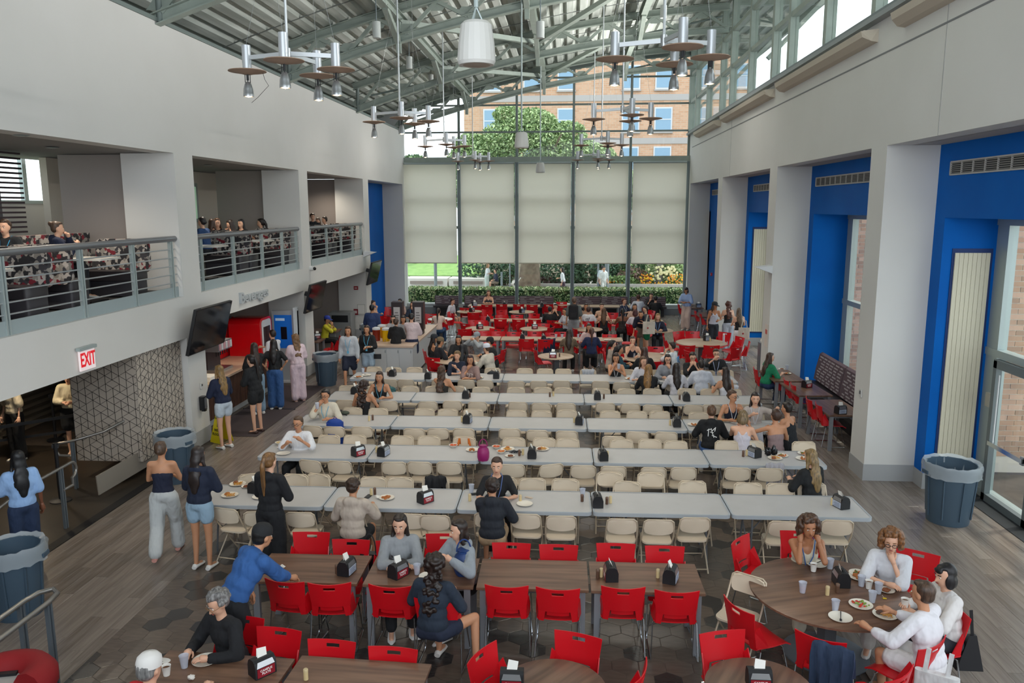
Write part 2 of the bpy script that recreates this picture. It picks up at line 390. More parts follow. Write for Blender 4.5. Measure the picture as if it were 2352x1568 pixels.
# right clerestory
wc = thing('window_6', '', ''); del wc['label']; del wc['category']; wc['kind'] = 'structure'
MYS = [34.64, 31.87, 29.12, 27.37, 24.62, 21.88, 20.31, 17.52, 14.81, 13.2, 10.4, 7.6, 6.0, 3.2, .4]
ztop = rz(XR)
MB().bx(XR-.16, XR+.42, Y0, YB, 7.9, 7.98).build('sill', mat('8d9294', .5), wc, smooth=False)
MB().bx(XR-.1, XR+.0, Y0, YB, 7.98, 8.06).build('sill_rail', ALUD, wc, smooth=False)
for y in MYS: MB().bx(XR-.08, XR+.12, y-.1, y+.1, 7.98, ztop-.05).build('mullion', STEEL, wc, smooth=False)
MB().bx(XR-.1, XR+.14, 36.25, 36.5, 7.98, ztop-.05).build('mullion', STEEL, wc, smooth=False)
for z in (9.28, 10.42): MB().bx(XR-.06, XR+.1, Y0, YB, z-.06, z+.06).build('transom', STEEL, wc, smooth=False)
ys = [YB]+MYS+[Y0]
for k in range(len(ys)-1):
    for za, zt in ((7.98, 9.28), (9.28, 10.42), (10.42, ztop)):
        MB().bx(XR+.04, XR+.05, ys[k+1]+.1, ys[k]-.1, za, zt).build('pane', GLASS, wc, smooth=False)
# long wall uplights under the clerestory
for k, (ya, yb_) in enumerate([(33.9, 29.1), (28.1, 21.7), (20.8, 14.7), (13.6, 7.8)]):
    t = thing('wall_uplight', 'long beige boat-shaped wall light under the clerestory, %s from the camera' % ['farthest', 'third', 'second', 'nearest'][k], 'wall light', (XR, (ya+yb_)/2, 7.68), group='uplights under the clerestory')
    l = (ya-yb_)/2; prof = [(0, -.1), (-.12, -.08), (-.24, 0), (-.27, .1), (0, .12)]
    m = MB(); vs = [(p[0], s*l*(1 if p[0] > -.2 else .97), p[1]) for s in (-1, 1) for p in prof]; n = 5
    m.add(vs, [tuple(range(n)), tuple(range(n, 2*n))[::-1]]+[(i, i+n, (i+1) % n+n, (i+1) % n) for i in range(n)])
    m.build('housing', mat('c3b8a8', .6), t, smooth=False)
    MB().bx(-.2, -.03, -l*.95, l*.95, .12, .125).build('lens', mat('eeeade', .5), t, smooth=False)
    ld = bpy.data.lights.new('uplight', 'AREA'); ld.shape = 'RECTANGLE'; ld.size = .12; ld.size_y = l*1.8; ld.energy = 225; ld.color = (1, .98, .95); ld.spread = 1.7  # added fill light to brighten roof and walls; the housing itself is unlit
    lo = bpy.data.objects.new('uplight', ld); COL.objects.link(lo); lo.location = (XR-.24, (ya+yb_)/2, 7.83); lo.rotation_euler = (0, PI-.98, 0)

# ================================================================ ROOF
def deck():
    m = MB(); pit = .42; x = -9.4; pts = []
    while x < 7.9:
        for dx, dz in ((0, 0), (.2, 0), (.24, .1), (.38, .1)): pts.append((x+dx, rz(min(x+dx, 7))+dz))
        x += pit
    n = len(pts); vs = [(p[0], y, p[1]) for y in (Y0, 38.2) for p in pts]
    m.add(vs, [(i, i+1, n+i+1, n+i) for i in range(n-1)])
    return m.build('ceiling', DECK, smooth=False)
ceil = struct(deck())
# deck laps: cross joints of the metal sheets
for y in np.arange(3, 37, 3.43):
    m = MB()
    for k in range(36):
        xa = -9.2+k*.4; m.bar((xa, y, rz(xa)+.0), (xa+.4, y, rz(xa+.4)+.0), .05, .02)
    m.build('joint', mat('6d726e', .7), ceil, smooth=False)
TRY = [7.8, 14.7, 21.5, 28.4, 35.4]
def truss():
    t = thing('roof_truss', '', 'roof truss')
    def chord(f, name, w, h, off):
        m = MB(); n = 18
        for k in range(n):
            xa = XL-.1+k*(XR-XL+.1)/n; xb = XL-.1+(k+1)*(XR-XL+.1)/n
            a, b = (xa, 0, f(xa)+off), (xb, 0, f(xb)+off)
            m.bar((a[0], 0, a[2]-h/2), (b[0], 0, b[2]-h/2), w, .02); m.bar((a[0], 0, a[2]+h/2), (b[0], 0, b[2]+h/2), w, .02)
            m.bar(a, b, .03, h)
        return m.build(name, STEEL, t, smooth=False)
    chord(zb, 'bottom_chord', .2, .2, 0); chord(rz, 'top_chord', .18, .2, -.14)
    n = 8; xs = [XL+.1+(XR-XL-.2)*k/n for k in range(n+1)]
    for k in range(n):
        a, b = xs[k], xs[k+1]; mid = (a+b)/2
        for p, q in (((a, 0, zb(a)+.08), (mid, 0, rz(mid)-.22)), ((mid, 0, rz(mid)-.22), (b, 0, zb(b)+.08))):
            MB().bar(p, q, .09, .09).build('web', STEEL, t, smooth=False)
        for p, s in (((a, 0, zb(a)+.12), 1), ((mid, 0, rz(mid)-.26), -1)):
            MB().add([(p[0]-.3, -.01, p[2]), (p[0]+.3, -.01, p[2]), (p[0]+.14, -.01, p[2]+s*.2), (p[0]-.14, -.01, p[2]+s*.2)], [(0, 1, 2, 3)]).build('gusset_plate', STEEL, t, smooth=False)
    MB().cyl((XL+.05, 0, 8.13), (XL+.05, 0, rz(XL)-.2), .06).build('post', STEELD, t)
    MB().cyl((XL+.5, .12, zb(XL)+.5), (XR-.2, .12, zb(XR)+.45), .035).build('pipe', STEELD, t)
    return t
TK = Kind(truss)
for k, y in enumerate(TRY):
    TK.put((0, y, 0), 0, 'grey-green steel roof truss spanning the hall, %s' % ['nearest and mostly out of view', 'first in view above the near lamps', 'second in view, behind the big speaker', 'third in view', 'last, right in front of the back window'][k], group='roof trusses')
for k, x in enumerate((-4.5, -1.15, 2.3)):
    z = rz(x)-.34
    t = thing('longitudinal_beam', 'steel beam running lengthwise under the roof deck, %s of three' % ['left', 'middle', 'right'][k], 'beam', (x, 0, z), group='longitudinal roof beams')
    m = MB(); m.bx(-.1, .1, Y0, 36.4, .1, .12).bx(-.1, .1, Y0, 36.4, -.12, -.1).bx(-.012, .012, Y0, 36.4, -.1, .1); m.build('beam', STEEL, t, smooth=False)
    for y in TRY:
        MB().bar((0, y-1.5, -.1), (0, y-.1, zb(x)-z-.05), .14, .14).build('knee_brace', STEEL, t, smooth=False)
        MB().bar((0, y, -.1), (0, y, zb(x)-z-.35), .12, .12).build('strut', STEEL, t, smooth=False)
for k in range(4):     # flat cross bracing in the roof
    ya, yb_ = TRY[k]+.1, TRY[k+1]-.1
    for j, (xa, xb) in enumerate(((-4.5, -1.15), (2.3, -1.15))):
        t = thing('roof_brace', 'diagonal steel roof brace, bay %s from the camera, %s side' % (['first', 'second', 'third', 'fourth'][k], ['left', 'right'][j]), 'brace', (0, 0, 0), group='diagonal roof braces')
        MB().bar((xa, ya, rz(xa)-.45), (xb, yb_, rz(xb)-.45), .16, .14).build('beam', STEEL, t, smooth=False)
# outside canopy continuing the roof beyond the clerestory
cn = thing('roof_canopy', 'steel framed roof overhang outside the high right windows', 'canopy', (0, 0, 0))
for k in range(13): MB().bar((5.4, 1+k*3, ztop-.1), (8.0, 1+k*3, ztop-.1), .2, .25).build('rafter', STEEL, cn, smooth=False)
MB().bx(7.9, 8.0, Y0, 37, ztop-.4, ztop+.3).build('fascia', mat('8d958f', .7), cn, smooth=False)
for k in range(6): MB().bar((5.5, 3.1+k*6.9, 8.9), (7.8, 3.1+k*6.9, ztop-.2), .12, .12).build('strut', STEEL, cn, smooth=False)

# ================================================================ FLOOR PIECES
HXL, HXR = -5.2, 3.1
TILES = [mat(c, .27, noise=((5, 25, 5), c2, 1), spec=.7) for c, c2 in (('5e534a', '685c52'), ('574d45', '60554c'), ('3f3b38', '363331'), ('323131', '3b3836'), ('695e54', '60554c'))]
PLANK = [mat(c, .27, noise=((22, 1.4, 5), c2, 1), spec=.7) for c, c2 in (('7c7169', '665c53'), ('746a62', '857a71'), ('877c73', '72675f'))]
def hexmesh():
    R_, r_ = .163, .155; m = MB()
    def ring(r, z): return [(r*math.sin(k*PI/3), r*math.cos(k*PI/3), z) for k in range(6)]
    m.add(ring(R_, -.01)+ring(R_, -.001)+ring(r_, 0), [(12, 17, 16, 15, 14, 13)]+[(k, 6+k, 6+(k+1) % 6, (k+1) % 6) for k in range(6)]+[(6+k, 12+k, 12+(k+1) % 6, 6+(k+1) % 6) for k in range(6)])
    return m
hm = hexmesh()
cells = []
dx, dy = .2845, .2465
r = 0; y = 5.6
while y < 36:
    x = HXL+(dx/2 if r % 2 else 0)
    while x < HXR: cells.append((x, y)); x += dx
    y += dy; r += 1
vis = [c for c in cells if not (c[1] < 9.2 and False)]
def pick():
    q = RN.random(); return 0 if q < .34 else 1 if q < .62 else 2 if q < .76 else 3 if q < .86 else 4
hmes = []
for mt in TILES:
    me = hm.mesh('hexagonal_tile'); me.materials.append(mt); hmes.append(me)
open_first = sorted(cells, key=lambda c: c[1]+(.0 if (-5 < c[0] < -3.4 or c[1] < 7.7) else 3))
for c in open_first[:300]:
    o = bpy.data.objects.new('hexagonal_tile', hmes[pick()]); COL.objects.link(o); o.parent = fl; o.location = (c[0], c[1], 0)
m = MB(); V = hm.v; F = hm.f
for c in open_first[300:]: m.add([(v[0]+c[0], v[1]+c[1], v[2]) for v in V], F, pick())
o = m.build('hexagonal_tiles', TILES, fl, smooth=False); o['kind'] = 'stuff'
# planks either side
pls = []
for x0, x1 in ((-7.3, HXL+.06), (HXR+.03, 7.0)):
    x = x0; k = 0
    while x < x1-.01:
        w = min(.183, x1-x); y = 5.4+(k*.47) % 1.2
        while y < 36: pls.append((x+w/2, y+.6, w)); y += 1.2
        x += .183; k += 1
pls.append
def plank_vs(w): return [(a*(w/2-i), b*(.6-i), z) for i, z in ((0.0012, -.01), (.0012, .0008), (.003, .002)) for a, b in ((-1, -1), (1, -1), (1, 1), (-1, 1))]
PFS = [(8, 9, 10, 11)]+[(j*4+k, j*4+(k+1) % 4, j*4+4+(k+1) % 4, j*4+4+k) for j in (0, 1) for k in range(4)]
pme = []
for mt in PLANK:
    me = bpy.data.meshes.new('plank'); me.from_pydata(plank_vs(.183), [], PFS); me.materials.append(mt); pme.append(me)
full = [p for p in pls if abs(p[2]-.183) < .001]; full.sort(key=lambda p: p[1]); near = set(id(p) for p in full[:300])
m = MB()
for p in pls:
    if id(p) in near:
        o = bpy.data.objects.new('plank', RN.choice(pme)); COL.objects.link(o); o.parent = fl; o.location = (p[0], p[1], 0)
    else: m.add([(v[0]+p[0], v[1]+p[1], v[2]) for v in plank_vs(p[2])], PFS, RN.randrange(3))
o = m.build('planks', PLANK, fl, smooth=False); o['kind'] = 'stuff'
# ================================================================ FURNITURE KINDS
def solid(vs, fs, th, m):
    """two-sided shell of even thickness appended to builder m"""
    bm = bmesh.new(); bv = [bm.verts.new(v) for v in vs]
    for f in fs: bm.faces.new([bv[i] for i in f])
    used = [v for v in bm.verts if not v.link_faces]
    bmesh.ops.delete(bm, geom=used, context='VERTS')
    bmesh.ops.recalc_face_normals(bm, faces=bm.faces)
    bmesh.ops.solidify(bm, geom=bm.faces[:], thickness=th)
    bm.verts.index_update()
    m.add([tuple(v.co) for v in bm.verts], [tuple(v.index for v in f.verts) for f in bm.faces]); bm.free()
    return m
def red_chair():
    t = thing('red_chair', '', 'chair')
    # seat: shallow dish with a waterfall front
    vs = []; fs = []; nx, ny = 6, 6
    for j in range(ny+1):
        v = j/ny; y = -.2+.44*v
        for i in range(nx+1):
            u = i/nx*2-1; x = u*(.225+.012*math.sin(PI*v))
            z = .45+.018*u*u-.012*math.sin(PI*v)-(.05*max(0, v-.8)/.2 if v > .8 else 0)
            vs.append((x, y, z))
    for j in range(ny):
        for i in range(nx): fs.append((j*(nx+1)+i, j*(nx+1)+i+1, (j+1)*(nx+1)+i+1, (j+1)*(nx+1)+i))
    solid(vs, fs, .012, MB()).build('seat', RED, t)
    # back: curved panel with a hand slot near the top
    xs = [-.235, -.18, -.12, -.065, 0, .065, .12, .18, .235]; zs = [.56, .62, .68, .735, .765, .8, .835]
    vs = []; fs = []
    for z in zs:
        k = (z-.5)/.33
        for x in xs:
            u = x/.235; vs.append((x*(.86+.14*k), -.245-.055*k+.045*u*u-.012, z+.012*u*u*(1 if z > .82 else 0)))
    n = len(xs)
    for j in range(len(zs)-1):
        for i in range(n-1):
            if zs[j] == .765 and -.07 < xs[i] < .06: continue
            fs.append((j*n+i, j*n+i+1, (j+1)*n+i+1, (j+1)*n+i))
    solid(vs, fs, .01, MB()).build('backrest', RED, t)
    # lower back web that narrows, leaving an open lens above the seat
    vs = []; zz = [.50, .53, .565]
    for z in zz:
        for x in (-.12, -.06, 0, .06, .12): vs.append((x, -.225-.12*(z-.47)+.02*(x/.12)**2, z))
    solid(vs, [(j*5+i, j*5+i+1, j*5+6+i, j*5+5+i) for j in range(2) for i in range(4)], .01, MB()).build('lower_back', RED, t)
    for s in (-1, 1):    # side wings that turn forward and meet the seat
        vs = [(s*.12, -.222, .50), (s*.195, -.215, .445), (s*.235, -.12, .455), (s*.222, -.1, .47), (s*.222, -.21, .70), (s*.205, -.235, .70), (s*.12, -.248, .58)]
        w = MB(); a = [(s*.13, -.235, .565), (s*.2, -.225, .64), (s*.205, -.20, .44), (s*.15, -.215, .44)]; b = [(s*.2, -.225, .64), (s*.226, -.19, .70), (s*.236, -.07, .46), (s*.205, -.20, .44)]
        solid(a, [(0, 1, 2, 3)], .01, w); solid(b, [(0, 1, 2, 3)], .01, w); w.build('side_wing', RED, t, smooth=False)
        p = [(s*.2, -.14, .435), (s*.232, -.16, .42), (s*.25, -.23, .02), (s*.25, -.2, .012), (s*.25, .2, .012), (s*.25, .225, .03), (s*.225, .13, .41), (s*.19, .11, .435)]
        MB().tube(p, .0075, 6).build('leg', CHROME, t)
    for y in (-.12, .1): MB().cyl((-.2, y, .432), (.2, y, .432), .007, n=6).build('stretcher', CHROME, t)
    return t
def folding_chair():
    t = thing('folding_chair', '', 'chair')
    m = MB(); m.prism(rounded(.39, .38, .08, 4), .425, .447); m.prism(rounded(.33, .32, .06, 4), .447, .449); m.build('seat', BEIGE, t, ang=.9)
    vs = []; fs = []; nx = 8; zz = [(.60, .16), (.63, .187), (.68, .192), (.74, .19), (.78, .172), (.795, .13)]
    for z, w in zz:
        for i in range(nx+1):
            u = i/nx*2-1; vs.append((u*w, -.262-.10*(z-.6)-.03*(1-u*u)+.02, z-.012*(1-u*u)*(1 if z < .62 else 0)))
    for j in range(len(zz)-1):
        for i in range(nx): fs.append((j*(nx+1)+i, j*(nx+1)+i+1, (j+1)*(nx+1)+i+1, (j+1)*(nx+1)+i))
    solid(vs, fs, .016, MB()).build('backrest', BEIGE, t)
    pth = [(-.215, .24, .015), (-.205, -.18, .55), (-.198, -.25, .70), (-.19, -.272, .77), (-.15, -.28, .8), (.15, -.28, .8), (.19, -.272, .77), (.198, -.25, .70), (.205, -.18, .55), (.215, .24, .015)]
    MB().tube(pth, .011, 6).build('front_frame', BEIGEM, t)
    for s in (-1, 1): MB().tube([(s*.19, .12, .42), (s*.2, -.25, .012)], .01, 6).build('rear_leg', BEIGEM, t)
    MB().cyl((-.2, .17, .11), (.2, .17, .11), .008, n=6).build('front_rung', BEIGEM, t)
    MB().cyl((-.197, -.22, .06), (.197, -.22, .06), .008, n=6).build('rear_rung', BEIGEM, t)
    return t
def folding_table():
    t = thing('folding_table', '', 'table')
    MB().prism(rounded(1.80, .79, .05, 4), .725, .741).build('tabletop', TABLEG, t)
    m = MB(); o = rounded(1.835, .823, .07, 4); i_ = rounded(1.79, .778, .048, 4); n = len(o)
    vs = [(p[0], p[1], z) for z in (.695, .745) for p in o]+[(p[0], p[1], .745) for p in i_]+[(p[0], p[1], .695) for p in i_]
    fs = [(k, (k+1) % n, n+(k+1) % n, n+k) for k in range(n)]+[(n+k, n+(k+1) % n, 2*n+(k+1) % n, 2*n+k) for k in range(n)]+[((k+1) % n, k, 3*n+k, 3*n+(k+1) % n) for k in range(n)]
    m.add(vs, fs).build('edge_trim', RIMG, t)
    for s in (-1, 1):
        for q in (-1, 1): MB().tube([(s*.62, q*.27, .70), (s*.62, q*.27, .42), (s*.64, q*.3, .015)], .014, 6).build('leg', LEGG, t)
        MB().tube([(s*.62, -.27, .42), (s*.62, -.1, .30), (s*.62, .1, .30), (s*.62, .27, .42)], .011, 6).build('leg_brace', LEGG, t)
        MB().tube([(s*.62, 0, .30), (s*.3, 0, .69)], .01, 6).build('folding_stay', LEGG, t)
    MB().bx(-.85, .85, -.33, -.3, .68, .70).build('side_rail', LEGG, t, smooth=False)
    return t
def wood_table(w=1.215, d=.72, top=WALNUT):
    def f():
        t = thing('dining_table', '', 'table')
        MB().bx(-w/2, w/2, -d/2, d/2, .712, .742).build('tabletop', top, t, smooth=False)
        MB().bx(-w/2+.05, w/2-.05, -d/2+.05, d/2-.05, .67, .71).build('apron', mat('5d5f62', .5), t, smooth=False)
        for a in (-1, 1):
            for b in (-1, 1): MB().bx(a*(w/2-.07)-.035, a*(w/2-.07)+.035, b*(d/2-.05)-.025, b*(d/2-.05)+.025, 0, .71).build('leg', mat('83858a', .45, .2), t, smooth=False)
        return t
    return f
def round_table(r, top=WALNUT, base=.27):
    def f():
        t = thing('round_table', '', 'table')
        MB().lathe([(r-.01, .712), (r, .718), (r, .738), (r-.006, .742)], 40).build('tabletop', top, t)
        MB().bx(-.07, .07, -.07, .07, .02, .71).build('column', mat('5c5e62', .45), t, smooth=False)
        MB().lathe([(r*base/.5, 0), (r*base/.5, .012), (.1, .03)], 28).build('base_plate', mat('6d7680', .4, .2), t)
        return t
    return f
def dispenser(ad):
    def f():
        t = thing('napkin_dispenser', '', 'napkin dispenser')
        # body is an arched box, long axis local x, black ends, silver/advert long sides
        pr = [(-.07, 0), (-.07, .1), (-.055, .145), (-.03, .165), (.03, .165), (.055, .145), (.07, .1), (.07, 0)]
        m = MB(); n = len(pr); vs = [(x, p[0], p[1]) for x in (-.1, .1) for p in pr]
        m.add(vs, [tuple(range(n)), tuple(range(n, 2*n))[::-1]]+[(i+n, i, (i+1) % n, (i+1) % n+n) for i in range(n)]); m.build('body', BLACK, t, ang=.4)
        m = MB()
        for s in (-1, 1):
            m.add([(-.085, s*.0715, .1), (.085, s*.0715, .1), (.07, s*.057, .148), (-.07, s*.057, .148)], [(0, 1, 2, 3) if s < 0 else (3, 2, 1, 0)])
        m.build('chrome_strip', BRUSH, t, smooth=False)
        cols = {'red': ('8e1626', 'a01d2c'), 'pale': ('aeb6c6', 'c3c8d2'), 'dark': ('2c2d31', '38393d')}[ad]
        for s in (-1, 1):
            p = MB().box((0, s*.0715, .052), (.165, .004, .082)).build('side_panel', mat(cols[0], .4), t, smooth=False)
            if ad == 'red':
                text('print', 'CAMPUS', .03, (0, s*.074, .068), (1 if s < 0 else -1, 0, 0), (0, 0, 1), mat('f1e9e6', .6), .0004, p)
                text('print', 'PLATE', .03, (0, s*.074, .04), (1 if s < 0 else -1, 0, 0), (0, 0, 1), mat('f1e9e6', .6), .0004, p)
            elif ad == 'pale':
                m = MB(); [m.bx(-.06, .06-.02*(k % 2), s*.0725, s*.0742, .022+k*.016, .028+k*.016) for k in range(4)]; m.build('print', mat('5b6a8a', .6), p, smooth=False)
        m = MB(); m.add([(-.045, -.012, .16), (.045, -.012, .16), (.055, .02, .225), (-.03, .03, .235), (-.045, .012, .16), (.045, .012, .16)], [(0, 1, 2, 3), (4, 5, 2, 3)]); m.build('napkin', PAPER, t, smooth=False)
        return t
    return f
def shaker(c):
    def f():
        t = thing('shaker', '', 'shaker')
        MB().lathe([(.021, 0), (.021, .075)], 12).build('body', mat(c, .5), t); MB().lathe([(.022, .075), (.022, .095), (.017, .102), (0, .103)], 12).build('cap', mat('c9b48a' if c != '5b4030' else '6a5142', .5), t)
        return t
    return f
def plate(r=.115, food=None, seed=1, cols=()):
    def f():
        t = thing('plate', '', 'plate')
        MB().lathe([(0, .004), (r*.62, .004), (r*.72, .01), (r, .018), (r, .015), (r*.7, .003), (0, 0)], 24).build('dish', mat('e3dccf', .5), t)
        q = random.Random(seed)
        if food == 'fries':
            m = MB()
            for k in range(26):
                a = q.uniform(0, 6.3); x, y = q.uniform(-.3, .5)*r, q.uniform(-.5, .3)*r
                m.bar((x-.022*math.cos(a), y-.022*math.sin(a), .012+.012*q.random()), (x+.022*math.cos(a), y+.022*math.sin(a), .014+.02*q.random()), .007, .007)
            m.build('fries', mat('d39a4a', .6), t, smooth=False)['kind'] = 'stuff'
            MB().ell((-.04, .035, .02), (.038, .034, .016)).ell((-.03, .03, .034), (.034, .03, .012)).build('sandwich', mat(cols[0] if cols else '8a4f2c', .7), t)
        elif food == 'salad':
            for j, c in enumerate(cols or ('7d9a3c', 'c0311e')):
                m = MB()
                for k in range(14):
                    m.ell((q.uniform(-.55, .55)*r, q.uniform(-.5, .5)*r, .014+.01*q.random()), (q.uniform(.008, .018), q.uniform(.008, .016), .008), 6, 4)
                m.build('leaves' if j == 0 else 'pieces', mat(c, .6), t)['kind'] = 'stuff'
        elif food == 'lumps':
            m = MB()
            for k in range(9): m.ell((q.uniform(-.45, .45)*r, q.uniform(-.4, .4)*r, .016), (q.uniform(.015, .03), q.uniform(.014, .025), .014), 7, 5)
            m.build('food', mat(cols[0] if cols else 'a8642f', .7), t)
        elif food == 'fork':
            MB().bar((-.05, -.02, .02), (.1, .03, .022), .008, .004).bar((-.09, -.035, .02), (-.05, -.02, .02), .022, .003).build('fork', BLACK, t, smooth=False)
        return t
    return f
def bowl(col):
    def f():
        t = thing('bowl', '', 'bowl')
        MB().lathe([(0, .002), (.04, .002), (.075, .04), (.078, .04), (.042, 0), (0, 0)], 20).build('dish', mat('ded6c8', .5), t)
        q = random.Random(5); m = MB()
        for k in range(16): m.ell((q.uniform(-.045, .045), q.uniform(-.04, .04), .03+.01*q.random()), (.014, .012, .009), 6, 4)
        m.build('food', mat(col, .6), t)['kind'] = 'stuff'
        return t
    return f
def cup(drink=None):
    def f():
        t = thing('cup', '', 'cup')
        MB().lathe([(0, 0), (.028, 0), (.042, .115), (.044, .117), (.0405, .115), (.027, .004), (0, .004)], 18).build('cup_wall', CUP, t)
        if drink: MB().lathe([(0, .006), (.0265, .006), (.032, .05), (0, .05)], 16).build('drink', mat(drink, .2), t)
        return t
    return f
def paper_cup():
    t = thing('cup', '', 'cup'); MB().lathe([(0, 0), (.027, 0), (.039, .09), (.041, .092), (.037, .089), (.0265, .01), (0, .01)], 18).build('cup_wall', PAPER, t)
    MB().lathe([(0, .07), (.035, .07)], 16).build('drink', mat('8a5a32', .3), t); return t
def crumple(seed=1, s=.035, c='e6e1d8'):
    def f():
        q = random.Random(seed); t = thing('napkin', '', 'napkin')
        m = MB(); m.ell((0, 0, s*.6), (s, s*.8, s*.6), 9, 6); m.v = [(v[0]*(1+q.uniform(-.3, .3)), v[1]*(1+q.uniform(-.3, .3)), max(0, v[2]*(1+q.uniform(-.3, .3)))) for v in m.v]
        m.build('paper', mat(c, .9), t, smooth=False); return t
    return f
def phone():
    t = thing('phone', '', 'phone'); MB().prism(rounded(.072, .15, .012, 3), 0, .008).build('case', BLACK, t); MB().prism(rounded(.066, .14, .01, 3), .008, .009).build('screen', BLACKG, t); return t
RC, FC, FT = Kind(red_chair), Kind(folding_chair), Kind(folding_table)
WT, WTF, RTB, RTS, RTF, WTY = Kind(wood_table()), Kind(wood_table(1.24, .7, OAK)), Kind(round_table(.83)), Kind(round_table(.457)), Kind(round_table(.5, OAK)), Kind(wood_table(.74, 1.3, WALNUTY))
RTBF, RTW = Kind(round_table(.76, OAK)), Kind(round_table(.46, mat('e6e8e6', .4)))
ND = {k: Kind(dispenser(k)) for k in ('red', 'pale', 'dark')}; SHC, SHB = Kind(shaker('cfb888')), Kind(shaker('5b4030'))
FR = [0]
def rd(h): return -math.radians(h)
def pchair(K, px, py, h, label, z=.82, back=.3, group=None):
    """chair whose backrest top shows at (px,py); h = compass heading the sitter faces, 0 = away from camera"""
    p = at(px, py, z); a = math.radians(h); f = Vector((math.sin(a), math.cos(a), 0)); q = p+f*back
    return K.put((q.x, q.y, 0), rd(h), label, group=group)
# ================================================================ TABLES AND CHAIRS OF THE HALL
ORD = ['first', 'second', 'third', 'fourth', 'fifth', 'sixth', 'seventh', 'eighth', 'ninth', 'tenth', 'eleventh', 'twelfth', 'thirteenth', 'fourteenth', 'fifteenth', 'sixteenth', 'seventeenth', 'eighteenth', 'nineteenth', 'twentieth']
ROWN = {5: 'front', 4: 'second', 3: 'third', 2: 'fourth', 1: 'fifth and farthest'}
ROWS = {1: (18.3626, -5.2673), 2: (16.2704, -5.2032), 3: (14.2323, -5.1889), 4: (12.2738, -5.1285), 5: (10.1518, -5.2069)}
RA = .013
for i, (yf, x0) in ROWS.items():
    n = 5
    for k in range(n):
        cx = x0+1.85*(k+.5); FT.put((cx*1.0-.4*RA, yf+.4115+RA*1.85*(k+.5), 0), RA, 'grey plastic folding table, %s from the left, %s folding-table row' % (ORD[k], ROWN[i]), group='folding tables')
NEARX = {1: [893, 931, 1010, 1070, 1113, 1185, 1237, 1290, 1380, 1429, 1479, 1551, 1614, 1676], 2: [792, 837, 891, 982, 1038, 1096, 1189, 1243, 1300, 1391, 1449, 1501, 1595, 1637, 1710],
 3: [717, 766, 830, 950, 1005, 1064, 1170, 1234, 1302, 1410, 1465, 1532, 1637, 1728, 1790], 4: [710, 778, 903, 962, 1030, 1176, 1267, 1340, 1410, 1503, 1573, 1698, 1773, 1865],
 5: [515, 592, 687, 802, 939, 997, 1122, 1207, 1289, 1430, 1516, 1600, 1808, 1932]}
FARX = {1: [860, 904, 952, 1131, 1205, 1252, 1294, 1351, 1440, 1500, 1560, 1625, 1668], 2: [799, 860, 942, 997, 1048, 1105, 1185, 1247, 1294, 1381, 1439, 1499, 1579, 1632, 1684],
 3: [745, 810, 869, 975, 1028, 1087, 1186, 1244, 1302, 1402, 1464, 1516, 1607, 1680, 1735], 4: [690, 756, 815, 924, 985, 1066, 1180, 1250, 1304, 1428, 1494, 1553, 1671, 1730, 1850],
 5: [578, 679, 732, 857, 919, 1000, 1155, 1222, 1299, 1401, 1442, 1496, 1592, 1721, 1796, 1870]}
TILT = {(5, 0, 0): 12, (5, 0, 1): -8, (5, 1, 2): 12, (5, 0, 3): 6, (4, 0, 6): -22, (5, 1, 9): 0, (5, 1, 10): 12, (4, 0, 0): 14, (4, 0, 1): 5, (3, 0, 0): 12, (2, 0, 1): 8, (1, 0, 4): 8, (5, 1, 0): -20}
def order_words(k, n):
    return 'leftmost' if k == 0 else 'rightmost' if k == n-1 else '%s from the left' % ORD[k] if k < (n+1)/2 else '%s from the right' % ORD[n-1-k]
for i, (yf, x0) in ROWS.items():
    for side, xs in ((0, NEARX[i]), (1, FARX[i])):
        for k, px in enumerate(xs):
            q = TILT.get((i, side, k), RN.uniform(-3, 3))
            yb_ = yf-.22-RN.uniform(0, .14) if side == 0 else yf+.823+.28+RN.uniform(0, .1)
            if (i, side, k) in ((3, 0, 9), (5, 1, 9), (5, 1, 11), (4, 0, 13)): yb_ += .35 if side else -.3
            X = xat(px, yb_, .8); yb_ += RA*(X-x0)
            h = q if side == 0 else 180+q; a = math.radians(h)
            FC.put((X+math.sin(a)*.28, yb_+math.cos(a)*.28, 0), rd(h), 'beige folding chair, %s, %s side of the %s folding-table row' % (order_words(k, len(xs)), 'near' if side == 0 else 'far', ROWN[i]), group='beige folding chairs')
# opened folding chair beside the big round table
pchair(FC, 1722, 1325, 215, 'beige folding chair turned sideways between the walnut tables and the big round table', .78, .28)

